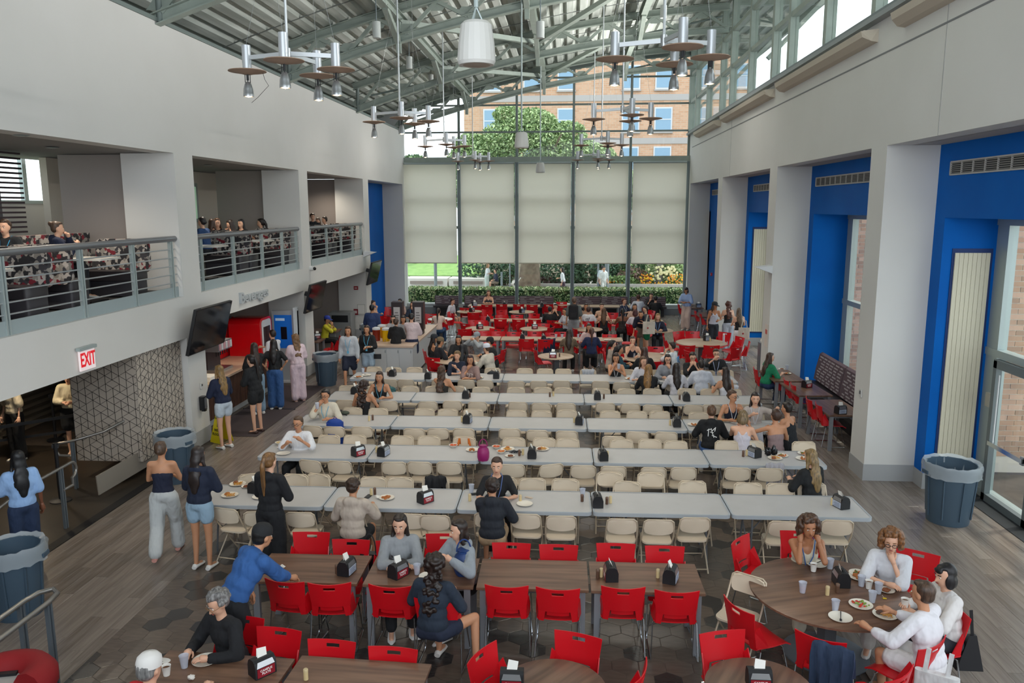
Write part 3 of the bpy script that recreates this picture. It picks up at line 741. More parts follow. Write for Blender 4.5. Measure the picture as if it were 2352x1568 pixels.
# ---- walnut tables in the foreground
for k, cx in enumerate((-2.90, -1.62, -.37, .87)):
    WT.put((cx, 8.35+.01*k, 0), .012, 'walnut rectangular table, %s of four in the foreground row' % ['leftmost', 'second from the left', 'third from the left', 'rightmost'][k], group='walnut tables in the foreground')
for k, cx in enumerate((-3.09, -1.83)): WT.put((cx, 6.19, 0), -.05, 'walnut table at the bottom edge, %s' % ['by the woman with grey curls', 'with one cream shaker'][k], group='walnut tables at the bottom edge')
RTB.put((2.82, 8.2, 0), .3, 'big round walnut table with plates and cups, at the lower right')
RTS.put((-.1, 6.23, 0), .9, 'small round walnut table cut by the bottom edge, near the middle', group='small round walnut tables'); RTS.put((1.66, 6.37, 0), 1.1, 'small round walnut table cut by the bottom edge, left of the navy jacket', group='small round walnut tables')
NC = [  # near red chairs: px, py, heading, label
 (650, 1340, 8, 'red chair on the near side of the walnut row, behind the man in blue'), (755, 1346, -5, 'red chair, second on the near side of the walnut row'), (893, 1352, 3, 'red chair, third on the near side of the walnut row, left of the curly-haired woman'),
 (1000, 1385, 4, 'red chair holding the woman with long dark curls'), (1163, 1352, 0, 'red chair, near side of the third walnut table, left one'), (1281, 1358, 2, 'red chair, near side of the third walnut table, right one'), (1432, 1355, 0, 'red chair, near side of the rightmost walnut table, left one'), (1556, 1364, 0, 'red chair, near side of the rightmost walnut table, right one'),
 (717, 1224, 178, 'red chair, leftmost on the far side of the walnut row'), (808, 1241, 180, 'red chair, far side of the walnut row, behind a black loop-handled bag'), (908, 1245, 182, 'red chair under the woman in the grey sweatshirt'), (1022, 1228, 178, 'red chair under the woman with the blue bucket bag'),
 (1175, 1249, 180, 'red chair, far side of the third walnut table, left one'), (1283, 1253, 180, 'red chair, far side of the third walnut table, right one'), (1414, 1250, 180, 'red chair, far side of the rightmost walnut table, left one'), (1526, 1256, 180, 'red chair, far side of the rightmost walnut table, right one'),
 (645, 1445, 188, 'red chair, left of three at the bottom walnut tables'), (765, 1472, 184, 'red chair, middle of three at the bottom walnut tables'), (905, 1489, 184, 'red chair, right of three at the bottom walnut tables'), (560, 1418, 185, 'red chair under the woman with grey curls'),
 (1330, 1458, 198, 'red chair at the far right of the bottom middle round table'), (1100, 1500, 118, 'red chair at the left of the bottom middle round table'), (1655, 1452, 165, 'red chair at the far left of the bottom right round table'), (1478, 1548, 290, 'red chair tip at the bottom edge, right of the middle round table'),
 (1694, 1240, 128, 'red chair at the upper left of the big round table, empty'), (1690, 1395, 62, 'red chair at the lower left of the big round table, empty'), (1835, 1222, 184, 'red chair under the woman in the sleeveless cream top'), (2110, 1268, 212, 'red chair under the woman with curly auburn hair and glasses'),
 (2200, 1400, 258, 'red chair under the woman with a black bob'), (2150, 1485, 322, 'red chair under the man in white linen'), (1882, 1470, 30, 'red chair with a navy jacket hung on it'), (2075, 1556, 320, 'red chair tip at the bottom edge below the man in white')]
for c in NC: pchair(RC, *c)

# ---- tables and red chairs of the far half
for k in range(4): WTF.put((-2.76+1.27*k, 24.63, 0), 0, 'pale wood rectangular table, %s in the nearest row of the far half' % (['leftmost', 'second', 'third', 'rightmost'][k]), group='pale tables in the far half')
for k in range(5): WTF.put((-2.3+1.27*k, 28.75, 0), 0, 'pale wood rectangular table, %s in the middle row of the far half' % (ORD[k]), group='pale tables in the far half')
for k in range(6): WTF.put((-3.6+1.27*k, 33.15, 0), 0, 'pale wood rectangular table, %s along the benches under the back window' % (ORD[k]), group='pale tables in the far half')
for k, (x, y) in enumerate(((-3.94, 31.1), (-1.87, 31.1), (-3.02, 26.7), (-1.15, 26.7), (.64, 26.7), (-.35, 21.7))):
    RTF.put((x, y, 0), .4*k, 'small round pale table, %s' % ['far left', 'far middle', 'left of the middle row', 'centre of the middle row', 'right of the middle row', 'nearest, with a red napkin dispenser'][k], group='small round pale tables')
RTF.put((2.99, 26.6, 0), 0, 'small round pale table where the blond woman in navy sits'); RTW.put((-4.75, 28.9, 0), 0, 'small white round table behind the condiment island')
RTBF.put((4.03, 24.2, 0), .2, 'big round pale table near the blue wall, standing empty'); RTBF.put((-2.95, 21.1, 0), 0, 'big round table crowded by people in caps'); RTBF.put((2.15, 21.7, 0), 0, 'big round table of the group before the empty round table')
for k, (px, py) in enumerate(((1590, 703), (1622, 722))): p = at(px, py, .74); WTY.put((p.x-.0, p.y, 0), 0, 'pale table by the right pillars, %s one' % ['far', 'near'][k], group='tables by the right pillars')
for k, (px, py) in enumerate(((1795, 862), (1850, 893), (1918, 935))): p = at(px, py, .74); WTY.put((p.x, p.y, 0), .06, 'walnut table beside the patterned bench, %s' % ['far', 'middle', 'near'][k], group='walnut tables beside the bench')
FCH = [(990, 722, 180), (1012, 735, 0), (1043, 722, 245), (1028, 718, 95), (1092, 704, 0), (1069, 708, 0), (1087, 719, 0), (1118, 701, 0), (1120, 712, 200), (1152, 700, 0), (1151, 713, 150), (1191, 700, 0), (1222, 701, 0), (1119, 727, 180), (1152, 725, 180), (1188, 724, 180), (1228, 721, 200),
 (1090, 736, 180), (1105, 737, 175), (1149, 734, 0), (1191, 735, 0), (1228, 735, 0), (1066, 744, 35), (1068, 757, 345), (1170, 741, 268), (1186, 748, 95), (1139, 756, 210), (1114, 761, 180), (1145, 762, 180), (1180, 763, 180), (1228, 762, 180), (1209, 780, 0), (1226, 804, 75), (972, 806, 70), (992, 823, 25),
 (1140, 818, 300), (1160, 803, 285), (1258, 700, 0), (1290, 694, 180), (1291, 703, 0), (1271, 737, 0), (1300, 737, 300), (1334, 742, 180), (1350, 739, 0), (1390, 736, 0), (1430, 737, 0), (1406, 719, 180), (1248, 744, 180), (1268, 753, 300), (1269, 765, 180), (1292, 763, 180), (1318, 756, 70),
 (1400, 769, 180), (1311, 784, 0), (1359, 785, 0), (1253, 781, 0), (1388, 785, 15), (1444, 746, 60), (1464, 762, 275), (1472, 703, 0), (1499, 714, 240), (1503, 704, 0), (1530, 745, 272), (1557, 699, 90), (1573, 704, 90), (1595, 714, 90), (1607, 721, 90), (1557, 762, 150), (1590, 762, 180), (1523, 774, 95),
 (1666, 764, 220), (1702, 775, 245), (1723, 787, 282), (1695, 799, 325), (1579, 795, 0), (1635, 795, 0), (1580, 808, 60), (1506, 797, 180), (1498, 832, 5), (1384, 804, 95), (1420, 812, 60),
 (782, 774, 255), (765, 790, 250), (885, 727, 200), (897, 706, 180)]
RTC = [(1732, 848, 92, 'red chair under the woman in green'), (1774, 857, 92, 'red chair just behind the woman in green'), (1802, 873, 92, 'empty red chair at the middle walnut bench table, farther one'), (1818, 884, 92, 'empty red chair at the middle walnut bench table, nearer one'), (1854, 917, 92, 'empty red chair at the near walnut bench table, farther one'), (1876, 930, 92, 'empty red chair at the near walnut bench table, nearer one')]
for c in RTC: pchair(RC, *c)
# each far chair is named by row of depth and by its order across
pos = [(at(px, py, .82), px, py, h) for px, py, h in FCH]
bands = [(19, 23.2, 'around the crowded round tables'), (23.2, 26, 'first far row'), (26, 29.2, 'second far row'), (29.2, 31.6, 'third far row'), (31.6, 40, 'row by back benches')]
for a, b, nm in bands:
    g = sorted([q for q in pos if a <= q[0].y < b], key=lambda q: q[0].x)
    for k, (p, px, py, h) in enumerate(g):
        side = 'its back to the camera' if (h % 360 < 50 or h % 360 > 310) else 'facing the camera' if 130 < h % 360 < 230 else 'turned right' if h % 360 < 180 else 'turned left'
        wd_ = order_words(k, len(g)) if len(g) < 19 else ('%s' % ('%d%s from the left' % (k+1, 'st' if k % 10 == 0 and k != 10 else 'nd' if k % 10 == 1 and k != 11 else 'rd' if k % 10 == 2 and k != 12 else 'th') if k < len(g)/2 else '%d%s from the right' % (len(g)-k, 'st' if (len(g)-k) % 10 == 1 and len(g)-k != 11 else 'nd' if (len(g)-k) % 10 == 2 and len(g)-k != 12 else 'rd' if (len(g)-k) % 10 == 3 and len(g)-k != 13 else 'th')))
        pchair(RC, px, py, h, 'red chair %s, %s, %s' % (side, wd_, nm), group='red chairs in the far half')

# ---- things standing on tables
TOPZ = .745
def put(K, px, py, h, label, z=TOPZ, group=None):
    p = at(px, py, z); return K.put((p.x, p.y, z), rd(h), label, group=group)
DL = [ # px, py (foot centre), heading, kind, where
 (902, 863, 5, 'dark', 'fifth folding row, behind the long-haired pair'), (983, 869, 0, 'dark', 'fifth folding row, left of the woman with long brown hair'), (1140, 868, 0, 'dark', 'fifth folding row, left of the empty middle table'), (816, 903, 5, 'dark', 'fourth folding row, half hidden by brown hair'), (1070, 913, 0, 'dark', 'fourth folding row, second table'), (1372, 916, 0, 'dark', 'fourth folding row, fourth table'), (1576, 919, 0, 'dark', 'fourth folding row, right end'),
 (1074, 970, 8, 'pale', 'third folding row, second table'), (1331, 973, 8, 'pale', 'third folding row, middle table'), (1554, 978, 0, 'dark', 'third folding row, fourth table'), (823, 1045, 40, 'red', 'second folding row, leftmost table'), (881, 1045, 15, 'pale', 'second folding row, second table'), (1222, 1050, 0, 'dark', 'second folding row, beside the heaped plate'), (1385, 1055, -8, 'dark', 'second folding row, left end of the fourth table'), (1732, 1048, -30, 'pale', 'second folding row, right table by the black bag'),
 (587, 1128, 10, 'dark', 'front folding row, beside the standing woman in black'), (977, 1152, 40, 'red', 'front folding row, second table'), (1372, 1161, -5, 'dark', 'front folding row, left end of the fourth table'), (1931, 1164, -20, 'pale', 'front folding row, rightmost table'),
 (797, 1315, 12, 'pale', 'leftmost walnut table'), (915, 1322, 32, 'red', 'in front of the woman in the grey sweatshirt'), (1403, 1328, -5, 'red', 'rightmost walnut table, left one'), (1540, 1333, 18, 'pale', 'rightmost walnut table, right one'), (603, 1545, 40, 'red', 'bottom left walnut table'), (1176, 1576, 90, 'red', 'bottom middle round table'), (1742, 1574, 90, 'red', 'bottom right round table'), (1931, 1341, 0, 'dark', 'big round table at the lower right'),
 (1090, 702, 60, 'pale', 'back window row, far left'), (1159, 703, 0, 'dark', 'back window row, second'), (1245, 704, 0, 'dark', 'back window row, third'), (1199, 718, 40, 'pale', 'far middle small round table'), (1084, 716, 30, 'red', 'far left small round table'), (1121, 737, 0, 'dark', 'middle row of the far half'), (1102, 755, 60, 'red', 'left small round table'), (1228, 755, 80, 'red', 'centre small round table'), (1200, 779, 0, 'dark', 'nearest far row, left'), (1249, 782, 0, 'dark', 'nearest far row, middle'), (1339, 782, 0, 'dark', 'nearest far row, right'),
 (1270, 821, 90, 'red', 'nearest small round pale table'), (1604, 706, 80, 'pale', 'far pillar table'), (1624, 782, 70, 'pale', 'big empty round table'), (1853, 889, 60, 'red', 'middle table beside the bench'), (1930, 949, 70, 'pale', 'near table beside the bench'), (729, 777, 60, 'red', 'wood table under the balcony')]
for px, py, h, k, w in DL:
    hh = h-90 if k != 'red' or h not in (80, 90, 60) else h-90
    put(ND[k], px, py, hh+0, 'black napkin dispenser%s, %s' % ({'red': ' with red side', 'pale': ' with pale side', 'dark': ''}[k], w), group='napkin dispensers')
SL = [(893, 862, 'b', 'fifth folding row, left'), (1081, 912, 'b', 'fourth folding row, second table'), (1267, 911, 'bc', 'fourth folding row, middle table'), (1389, 915, 'b', 'fourth folding row, fourth table'), (1563, 917, 'b', 'fourth folding row, right end'), (852, 966, 'cb', 'third folding row, leftmost table'), (1063, 968, 'c', 'third folding row, second table'), (1321, 970, 'c', 'third folding row, middle table'), (1541, 976, 'c', 'third folding row, fourth table'),
 (867, 1038, 'c', 'second folding row, second table'), (1197, 1046, 'bc', 'second folding row, by the heaped plate'), (1397, 1049, 'c', 'second folding row, fourth table'), (1711, 1048, 'bc', 'second folding row, rightmost table'), (857, 1137, 'cb', 'front folding row, beside the grey phone'), (1081, 1150, 'c', 'front folding row, left of the navy hoodie'), (1197, 1152, 'c', 'front folding row, right of the navy hoodie'), (1339, 1151, 'b', 'front folding row, beside the clear cup'), (1398, 1157, 'bc', 'front folding row, fourth table'), (1915, 1159, 'cb', 'front folding row, right end'),
 (776, 1315, 'b', 'leftmost walnut table'), (1377, 1326, 'bc', 'rightmost walnut table, left'), (1513, 1326, 'c', 'rightmost walnut table, right'), (705, 1560, 'c', 'bottom walnut table'), (1902, 1366, 'c', 'big round table'), (1925, 1360, 'b', 'big round table'), (1281, 821, 'cb', 'nearest small round pale table'), (1633, 783, 'c', 'big empty round table'), (1862, 889, 'c', 'middle bench table')]
for px, py, ks, w in SL:
    for j, c in enumerate(ks):
        put(SHC if c == 'c' else SHB, px+j*8-2*len(ks), py-j*2, 0, '%s shaker, %s' % ('cream' if c == 'c' else 'brown', w), group='shakers on the tables')
F = {'fries': Kind(plate(.118, 'fries', 3)), 'fries2': Kind(plate(.118, 'fries', 8, ('b8743a',))), 'lumps': Kind(plate(.112, 'lumps', 4)), 'empty': Kind(plate(.112)), 'fork': Kind(plate(.115, 'fork')), 'salad': Kind(plate(.118, 'salad', 5)), 'veg': Kind(plate(.1, 'salad', 6, ('5d6b2c', 'c8642a'))), 'steak': Kind(plate(.12, 'fries', 12, ('5e4438',))), 'small': Kind(plate(.08, 'lumps', 9, ('7a4426',))), 'berry': Kind(plate(.07, 'lumps', 10, ('b3141c',)))}
for px, py, k, w in [(528, 1138, 'fries2', 'burger and fries plate on the left front folding table'), (546, 1112, 'fries', 'burger plate at the far edge of the left front folding table'), (567, 1118, 'small', 'small plate of sausages at the left front folding table'), (598, 1142, 'lumps', 'plate of food half behind the standing woman in black'), (888, 1144, 'lumps', 'plate of chicken right of the boy in the beige hoodie'), (1205, 1158, 'empty', 'plate at the elbow of the navy hoodie'),
 (646, 1028, 'berry', 'small plate of strawberries before the boy in white'), (676, 1023, 'empty', 'white plate before the boy in white, farther'), (688, 1029, 'fork', 'white plate before the boy in white, right'), (651, 1042, 'empty', 'empty white plate nearest on the second folding row'), (1085, 1034, 'lumps', 'plate left of the magenta bag'), (1166, 1032, 'fries2', 'burger and potato plate right of the magenta bag'), (1245, 1032, 'fries', 'heaped fries plate beside the dispenser, second folding row'), (1171, 1048, 'small', 'small plate with a dark red cake'),
 (1780, 1053, 'fries', 'plate of fries near the blond woman in black'), (1796, 1047, 'veg', 'small plate of salad near the blond woman'), (1844, 1054, 'lumps', 'plate left of the blond woman'), (1846, 1042, 'veg', 'bowl-like plate beyond the blond woman'), (730, 949, 'fries2', 'sandwich plate before the boy drinking'), (753, 949, 'small', 'small plate before the boy drinking'), (824, 866, 'lumps', 'plate of pasta on the farthest left folding table'), (842, 862, 'fork', 'plate with a knife on the farthest left folding table'), (868, 900, 'veg', 'plate between the two long-haired women'),
 (1066, 868, 'lumps', 'plate of pasta in front of the boy with curls'), (1082, 872, 'small', 'small plate between two pasta plates'), (1100, 868, 'lumps', 'second pasta plate, right'), (1071, 858, 'fork', 'plate before the woman in stripes'), (1408, 861, 'veg', 'plate before the woman with a yellow wristband'), (1445, 870, 'lumps', 'plate beside the blond woman in black'), (1593, 976, 'lumps', 'plate left of the black hoodie'), (1664, 967, 'fries', 'plate before the woman in the navy tank'), (1692, 965, 'fries2', 'plate with a sandwich at the crowded table'), (1730, 965, 'lumps', 'plate before the woman pointing'), (1782, 974, 'veg', 'plate at the right end of the crowded table'),
 (1875, 1296, 'fork', 'plate with cutlery before the woman in cream'), (1971, 1318, 'veg', 'upper plate of salad before the woman with curly auburn hair'), (1973, 1326, 'lumps', 'lower stacked plate before the woman with auburn curls'), (2037, 1357, 'small', 'small plate with a fork before the woman with a black bob'), (1977, 1390, 'salad', 'plate of tomato salad on the big round table'), (2033, 1413, 'steak', 'plate of steak and fries before the man in white'), (1930, 1419, 'fork', 'plate with a black fork on the big round table'),
 (471, 1518, 'fork', 'plate before the woman with grey curls'), (985, 1325, 'empty', 'bowl-like plate by the dark curls'), (1070, 714, 'small', 'plate on the far left small round table'), (1412, 737, 'lumps', 'plate in the middle row of the far half'), (1445, 736, 'empty', 'plate by the pair in the middle row'), (1808, 858, 'veg', 'plate before the woman in green'), (1795, 848, 'small', 'second plate before the woman in green'), (1395, 781, 'fork', 'plate right of the ponytailed woman in the first far row'), (1480, 829, 'fork', 'black plate on the crowded round table'), (1525, 812, 'fork', 'plate behind the woman in grey glasses')]:
    put(F[k], px, py, RN.uniform(0, 360), w, group='plates on the tables')
for px, py, c, w in [(1041, 1026, 'd5561c', 'bowl of carrots left of the orange straps'), (1140, 1029, 'd5561c', 'bowl of carrots right of the magenta bag'), (1151, 1040, 'd5701c', 'second bowl of carrots, nearer'), (642, 1020, 'd6bb88', 'bowl of cereal before the boy in white')]:
    put(Kind(bowl(c)), px, py, 0, w)
CUK, CUR, CUA = Kind(cup()), Kind(cup('9c1c34')), Kind(cup('3a2a3c'))
for px, py, K, w in [(958, 1318, CUR, 'clear cup of red drink beside the dispenser'), (1338, 1140, CUK, 'clear cup beside a brown shaker'), (1083, 1130, CUK, 'clear cup left of the woman in black'), (834, 856, CUK, 'clear cup on the farthest left folding table'), (1052, 861, CUA, 'cup of dark drink before the boy with curls'), (875, 901, CUA, 'cup of dark drink between the long-haired women'), (667, 1025, Kind(cup('a8622c')), 'cup of iced tea before the boy in white'),
 (1906, 1305, CUA, 'clear cup nearest the woman in cream'), (1978, 1345, CUK, 'clear cup before the woman with auburn curls'), (2017, 1362, CUK, 'clear cup behind the tea bag'), (2003, 1382, CUK, 'clear cup by the tomato salad'), (1918, 1402, CUK, 'clear cup above the empty plate'), (1843, 1360, Kind(cup('d98a9a')), 'clear cup with a trace of pink drink'), (424, 1532, CUK, 'clear cup before the woman with grey curls'),
 (1339, 753, CUK, 'white cup on the small round table, left'), (1243, 736, CUK, 'clear cup in the middle row'), (1277, 776, CUK, 'white cup on the first far row'), (1328, 776, CUK, 'clear cup before the girl in pink'), (1450, 812, CUK, 'clear cup on the crowded round table, left'), (1456, 820, CUK, 'clear cup with a straw on the crowded round table'), (1515, 862, CUK, 'clear cup beside the woman in grey glasses'), (1807, 849, CUA, 'cup of dark drink before the woman in green'), (1682, 960, Kind(cup('5a7fb8')), 'blue cup at the crowded folding table'), (1291, 776, CUK, 'pale cup behind the long brown hair')]:
    put(K, px, py, 0, w, group='cups on the tables')
PC = Kind(paper_cup)
for px, py, w in [(1868, 1311, 'white paper cup before the woman in cream'), (1995, 1351, 'white paper cup near the middle of the big round table'), (383, 1550, 'white paper cup by the white cap')]: put(PC, px, py, 0, w, group='paper cups')
for px, py, w, s in [(868, 1144, 'crumpled napkin beside the cream shaker', 2), (1163, 1136, 'crumpled napkin right of the woman in black', 3), (1000, 1312, 'crumpled napkin near the dark curls', 6), (648, 1305, 'white wiping cloth under the hand of the man in blue', 5), (440, 1560, 'crumpled straw wrapper at the bottom edge', 7)]: put(Kind(crumple(s)), px, py, 0, w)
t = put(Kind(lambda: (lambda t: (MB().bar((0, 0, .004), (.1, -.05, .004), .045, .006).build('paper', mat('c9b7a4', .9), t, smooth=False), t)[1])(thing('napkin', '', 'napkin'))), 1207, 1141, 0, 'folded brown napkin on the front folding row')
PH = Kind(phone)
for px, py, h, w in [(1094, 1134, 70, 'phone lying before the woman in black'), (846, 1140, 10, 'grey phone in front of the boy in the beige hoodie'), (1590, 703, 30, 'black phone on the far pillar table')]: put(PH, px, py, h, w)
# ================================================================ HANGING LAMPS AND SPEAKERS
WARM = mat('fff0d8', .4, emit=('ffdca8', 14))
DISCM = mat('a58a76', .55)
def pendant(angs, rl):
    def f():
        t = thing('pendant_lamp', '', 'lamp')
        MB().cyl((0, 0, -.07), (0, 0, .07), .045, n=12).build('hub', BRUSH, t)
        MB().cyl((0, 0, .07), (0, 0, rl), .018, n=8).build('rod', mat('c4c8ca', .4, .5), t)
        for k, a in enumerate(angs):
            a = math.radians(a); d = Vector((math.sin(a), math.cos(a), 0)); p = d*.62
            MB().bar((d*.04)+Vector((0, 0, -.0)), p+Vector((0, 0, -.02)), .03, .055).build('arm', mat('c4c8ca', .4, .4), t, smooth=False)
            h = MB(); h.lathe([(0, .14), (.058, .14), (.058, .0), (.06, 0), (.06, -.09), (.058, -.09), (.058, -.2), (0, -.2)], 16, c=p); can = h.build('canister', mat('bcc0c4', .35, .5), t)
            MB().lathe([(.05, -.205), (.1, -.2), (.245, -.185), (.25, -.195), (.1, -.222), (.05, -.235)], 28, c=p).build('disc', DISCM, can)
            m = MB()
            for j in range(4):
                b = j*PI/2+.4; q = p+Vector((.033*math.cos(b), .033*math.sin(b), 0)); m.cyl(q+Vector((0, 0, -.2)), q+Vector((0, 0, -.34)), .005, n=5)
            m.cyl(p+Vector((0, 0, -.2)), p+Vector((0, 0, -.31)), .018, n=8).build('socket', DARK, can)
            MB().lathe([(.03, -.33), (.045, -.36), (.062, -.42), (.067, -.48), (.069, -.485), (.069, -.52), (.064, -.52), (.055, -.44), (.02, -.38)], 18, c=p).build('reflector', mat('a9abad', .3, .8), can)
            MB().lathe([(0, -.505), (.05, -.51), (0, -.53)], 14, c=p).build('bulb', WARM, can)
            MB().tube([p+Vector((0, 0, .14)), (d*.1)+Vector((0, 0, 2.6))+d.cross(Vector((0, 0, 1)))*.3], .0022, 4).build('cable', mat('8c9090', .4), t)
        return t
    return f
PK = Kind(pendant((-78, 20, 165, 80), 3.36)); PKR = Kind(pendant((-78, 20, 165, 80), 4.26))
for k, (px, py, Y, w) in enumerate([(660, 118, 10.7, 'nearest on the left'), (918, 254, 17.7, 'second on the left'), (1020, 318, 24.7, 'third on the left'), (1086, 356, 31.7, 'farthest on the left'), (1525, 88, 10.7, 'nearest on the right'), (1430, 247, 17.7, 'second on the right'), (1382, 315, 24.7, 'third on the right'), (1363, 353, 31.7, 'farthest on the right')]):
    p = on(px, py, 1, Y); (PKR if 'right' in w else PK).put((p.x, p.y, p.z-.03), .0, 'four-headed silver pendant lamp with brown discs, %s' % w, group='pendant lamps')
    ld = bpy.data.lights.new('lamp_light', 'SPOT'); ld.energy = 170; ld.color = (1, .88, .74); ld.spot_size = 2.2; ld.spot_blend = .8; ld.shadow_soft_size = .5
    lo = bpy.data.objects.new('lamp_light', ld); COL.objects.link(lo); lo.location = (p.x, p.y, p.z-.75)
def bell():
    t = thing('hanging_speaker', '', 'speaker')
    MB().lathe([(0, .2), (.12, .2), (.15, .17), (.175, 0), (.185, -.13), (.185, -.17), (.17, -.2), (.165, -.2)], 20).build('shell', mat('cfcdc8', .5), t, ang=.3)
    MB().lathe([(.168, -.195), (.1, -.205), (0, -.21)], 20).build('grille', mat('a8988a', .7), t)
    for k in range(3): MB().cyl((.07*math.cos(k*2.1), .07*math.sin(k*2.1), .19), (0, 0, .34), .008, n=6).build('hanger', ALU, t)
    MB().cyl((0, 0, .33), (0, 0, 4.2), .022, n=8).build('rod', ALU, t); return t
BK = Kind(bell)
for px, py, Y, w in ((1094, 100, 8.0, 'nearest'), (1198, 322, 21.2, 'middle'), (1241, 385, 32.9, 'farthest')):
    p = on(px, py, 1, Y); BK.put(tuple(p), 0, 'white bell-shaped hanging speaker, %s of three' % w, group='hanging speakers')
def can():
    t = thing('ceiling_can', '', 'ceiling light'); MB().lathe([(0, .18), (.09, .18), (.09, -.16), (.07, -.16)], 16).build('housing', mat('b9bdb9', .5), t); MB().lathe([(.075, -.15), (0, -.14)], 14).build('lens', mat('e8e2d0', .4), t); MB().cyl((0, 0, .18), (0, 0, .7), .012, n=6).build('stem', ALUD, t); return t
KC = Kind(can)
for k, (px, py, Y) in enumerate([(865, 70, 18), (940, 145, 24), (990, 183, 30), (1241, 70, 18), (1524, 28, 24)]):
    p = on(px, py, 1, Y); _sl = bpy.data.lights.new('can_light', 'SPOT'); _sl.energy = 260; _sl.color = (1, .96, .9); _sl.spot_size = 2.4; _sl.spot_blend = 1; _sl.shadow_soft_size = .4; _so = bpy.data.objects.new('can_light', _sl); COL.objects.link(_so); _so.location = (p.x, p.y, p.z-.3); KC.put(tuple(p), 0, 'white cylinder light under the roof deck, %s' % ['left near', 'left middle', 'left far', 'middle', 'right'][k], group='cylinder lights under the roof')  # spot added below each unlit cylinder to brighten the hall

# ================================================================ LEFT SIDE
def rail(y0, y1, posts, label):
    t = thing('balcony_railing', label, 'railing', (XL-.1, 0, 3.1))
    MB().cyl((0, y0, 1.12), (0, y1, 1.12), .055, n=12).build('handrail', mat('85878b', .35, .6), t)
    n = len(posts)
    for y in posts:
        p = MB().bx(-.03, .03, y-.045, y-.015, -.25, 1.07).build('post', ALU, t, smooth=False); MB().bx(-.03, .03, y+.015, y+.045, -.25, 1.07).build('post_flat', ALU, p, smooth=False)
    for z in (.28, .44, .60, .76, .92): MB().cyl((0, y0, z), (0, y1, z), .012, n=6).build('bar', mat('b6babc', .35, .5), t)
    MB().bx(-.01, .012, y0, y1, -.0, .2).build('kick_plate', mat('9aa6a8', .5), t, smooth=False)
rail(6, 14.94, [7.0, 8.6, 10.15, 11.9, 13.4, 14.75], 'grey steel balcony railing, nearest bay on the left')
rail(15.7, 21.98, [16.0, 17.6, 19.3, 20.7, 21.8], 'grey steel balcony railing above the wall lettering')
rail(22.71, 28.92, [23.0, 24.6, 26.2, 27.6, 28.75], 'grey steel balcony railing, farthest bay')
# booths on the balcony
CAM = None
def camo():
    m = mat('a89f96', .8, name='booth_fabric').copy(); nt = m.node_tree; b = nt.nodes['Principled BSDF']; L = nt.links.new
    tc = nt.nodes.new('ShaderNodeTexCoord'); mp = nt.nodes.new('ShaderNodeMapping'); mp.inputs['Scale'].default_value = (15, 15, 15); v = nt.nodes.new('ShaderNodeTexVoronoi'); v.inputs['Scale'].default_value = 1; v.distance = 'MANHATTAN'
    r = nt.nodes.new('ShaderNodeValToRGB'); r.color_ramp.interpolation = 'CONSTANT'; e = r.color_ramp.elements; e[0].color = lin('2b292c'); e[1].position = .25; e[1].color = lin('b3aaa2')
    for p, c in ((.5, '7a1f2c'), (.62, '8f8880'), (.8, '3e3b3f')): q = e.new(p); q.color = lin(c)
    sp = nt.nodes.new('ShaderNodeSeparateColor'); L(tc.outputs['Object'], mp.inputs[0]); L(mp.outputs[0], v.inputs['Vector']); L(v.outputs['Color'], sp.inputs[0]); L(sp.outputs[0], r.inputs[0]); L(r.outputs[0], b.inputs['Base Color']); return m
CAM = camo()
def booth():
    t = thing('dining_booth', '', 'booth')
    # a bench along local y with a back at its far end; two-sided
    m = MB(); m.prism(rounded(.95, .5, .09, 4), .30, .47); m.build('cushion', LEATHER, t); MB().prism(rounded(.9, .46, .05, 3), .02, .29).build('base', mat('343136', .5), t)
    vs = []; n = 8
    m = MB(); m.M = Matrix.Translation((0, .26, 0)) @ Matrix.Rotation(PI/2, 4, 'X'); m.prism([(x, y) for x, y in rounded(.98, .62, .12, 4, 0, .72)], -.06, .06); m.build('back', CAM, t)
    return t
BO = Kind(booth)
for k, (x, y, h, w) in enumerate([(-8.05, 9.6, 180, 'nearest bay, far left'), (-8.05, 11.0, 0, 'nearest bay, behind the dark sweater'), (-8.1, 13.9, 0, 'nearest bay, beside the pillar'), (-8.1, 12.1, 180, 'nearest bay, under the person with a bun'), (-8.1, 16.2, 180, 'middle bay, left'), (-8.1, 18.6, 0, 'middle bay, centre, facing left'), (-8.1, 19.2, 180, 'middle bay, centre, facing right'), (-8.1, 21.4, 0, 'middle bay, beside the pillar'), (-8.1, 23.2, 180, 'far bay, left'), (-8.1, 25.4, 0, 'far bay, centre left'), (-8.1, 26.0, 180, 'far bay, centre right'), (-8.1, 28.2, 0, 'far bay, beside the pillar')]):
    BO.put((x-.1, y, 3.22), 0 if h == 0 else PI, 'black leather booth seat with patterned back, %s' % w, group='balcony booths')
bt = Kind(lambda: (lambda t: (MB().prism(rounded(1.0, .66, .05, 3), .72, .755).build('tabletop', mat('d8d4cc', .4), t), MB().cyl((0, 0, .02), (0, 0, .72), .04).build('column', BLACK, t), MB().bx(-.25, .25, -.25, .25, 0, .03).build('foot', BLACK, t, smooth=False), t)[3])(thing('booth_table', '', 'table')))
for x, y, w in [(-8.15, 10.3, 'nearest bay, left'), (-8.15, 13.0, 'nearest bay, right'), (-8.15, 17.4, 'middle bay, left'), (-8.15, 20.3, 'middle bay, right'), (-8.15, 24.3, 'far bay, left'), (-8.15, 27.1, 'far bay, right')]: bt.put((x-.1, y, 3.22), 0, 'white balcony table between booths, %s' % w, group='balcony tables')
bh = thing('booth_divider', 'long patterned bench back behind the nearest balcony tables', 'bench', (-9.3, 13.3, 3.22)); m = MB(); m.bx(-.09, .09, -1.9, 1.5, .3, 1.12); m.build('back', CAM, bh, smooth=False); MB().bx(.09, .55, -1.9, 1.5, .05, .45).build('seat', LEATHER, bh, smooth=False)
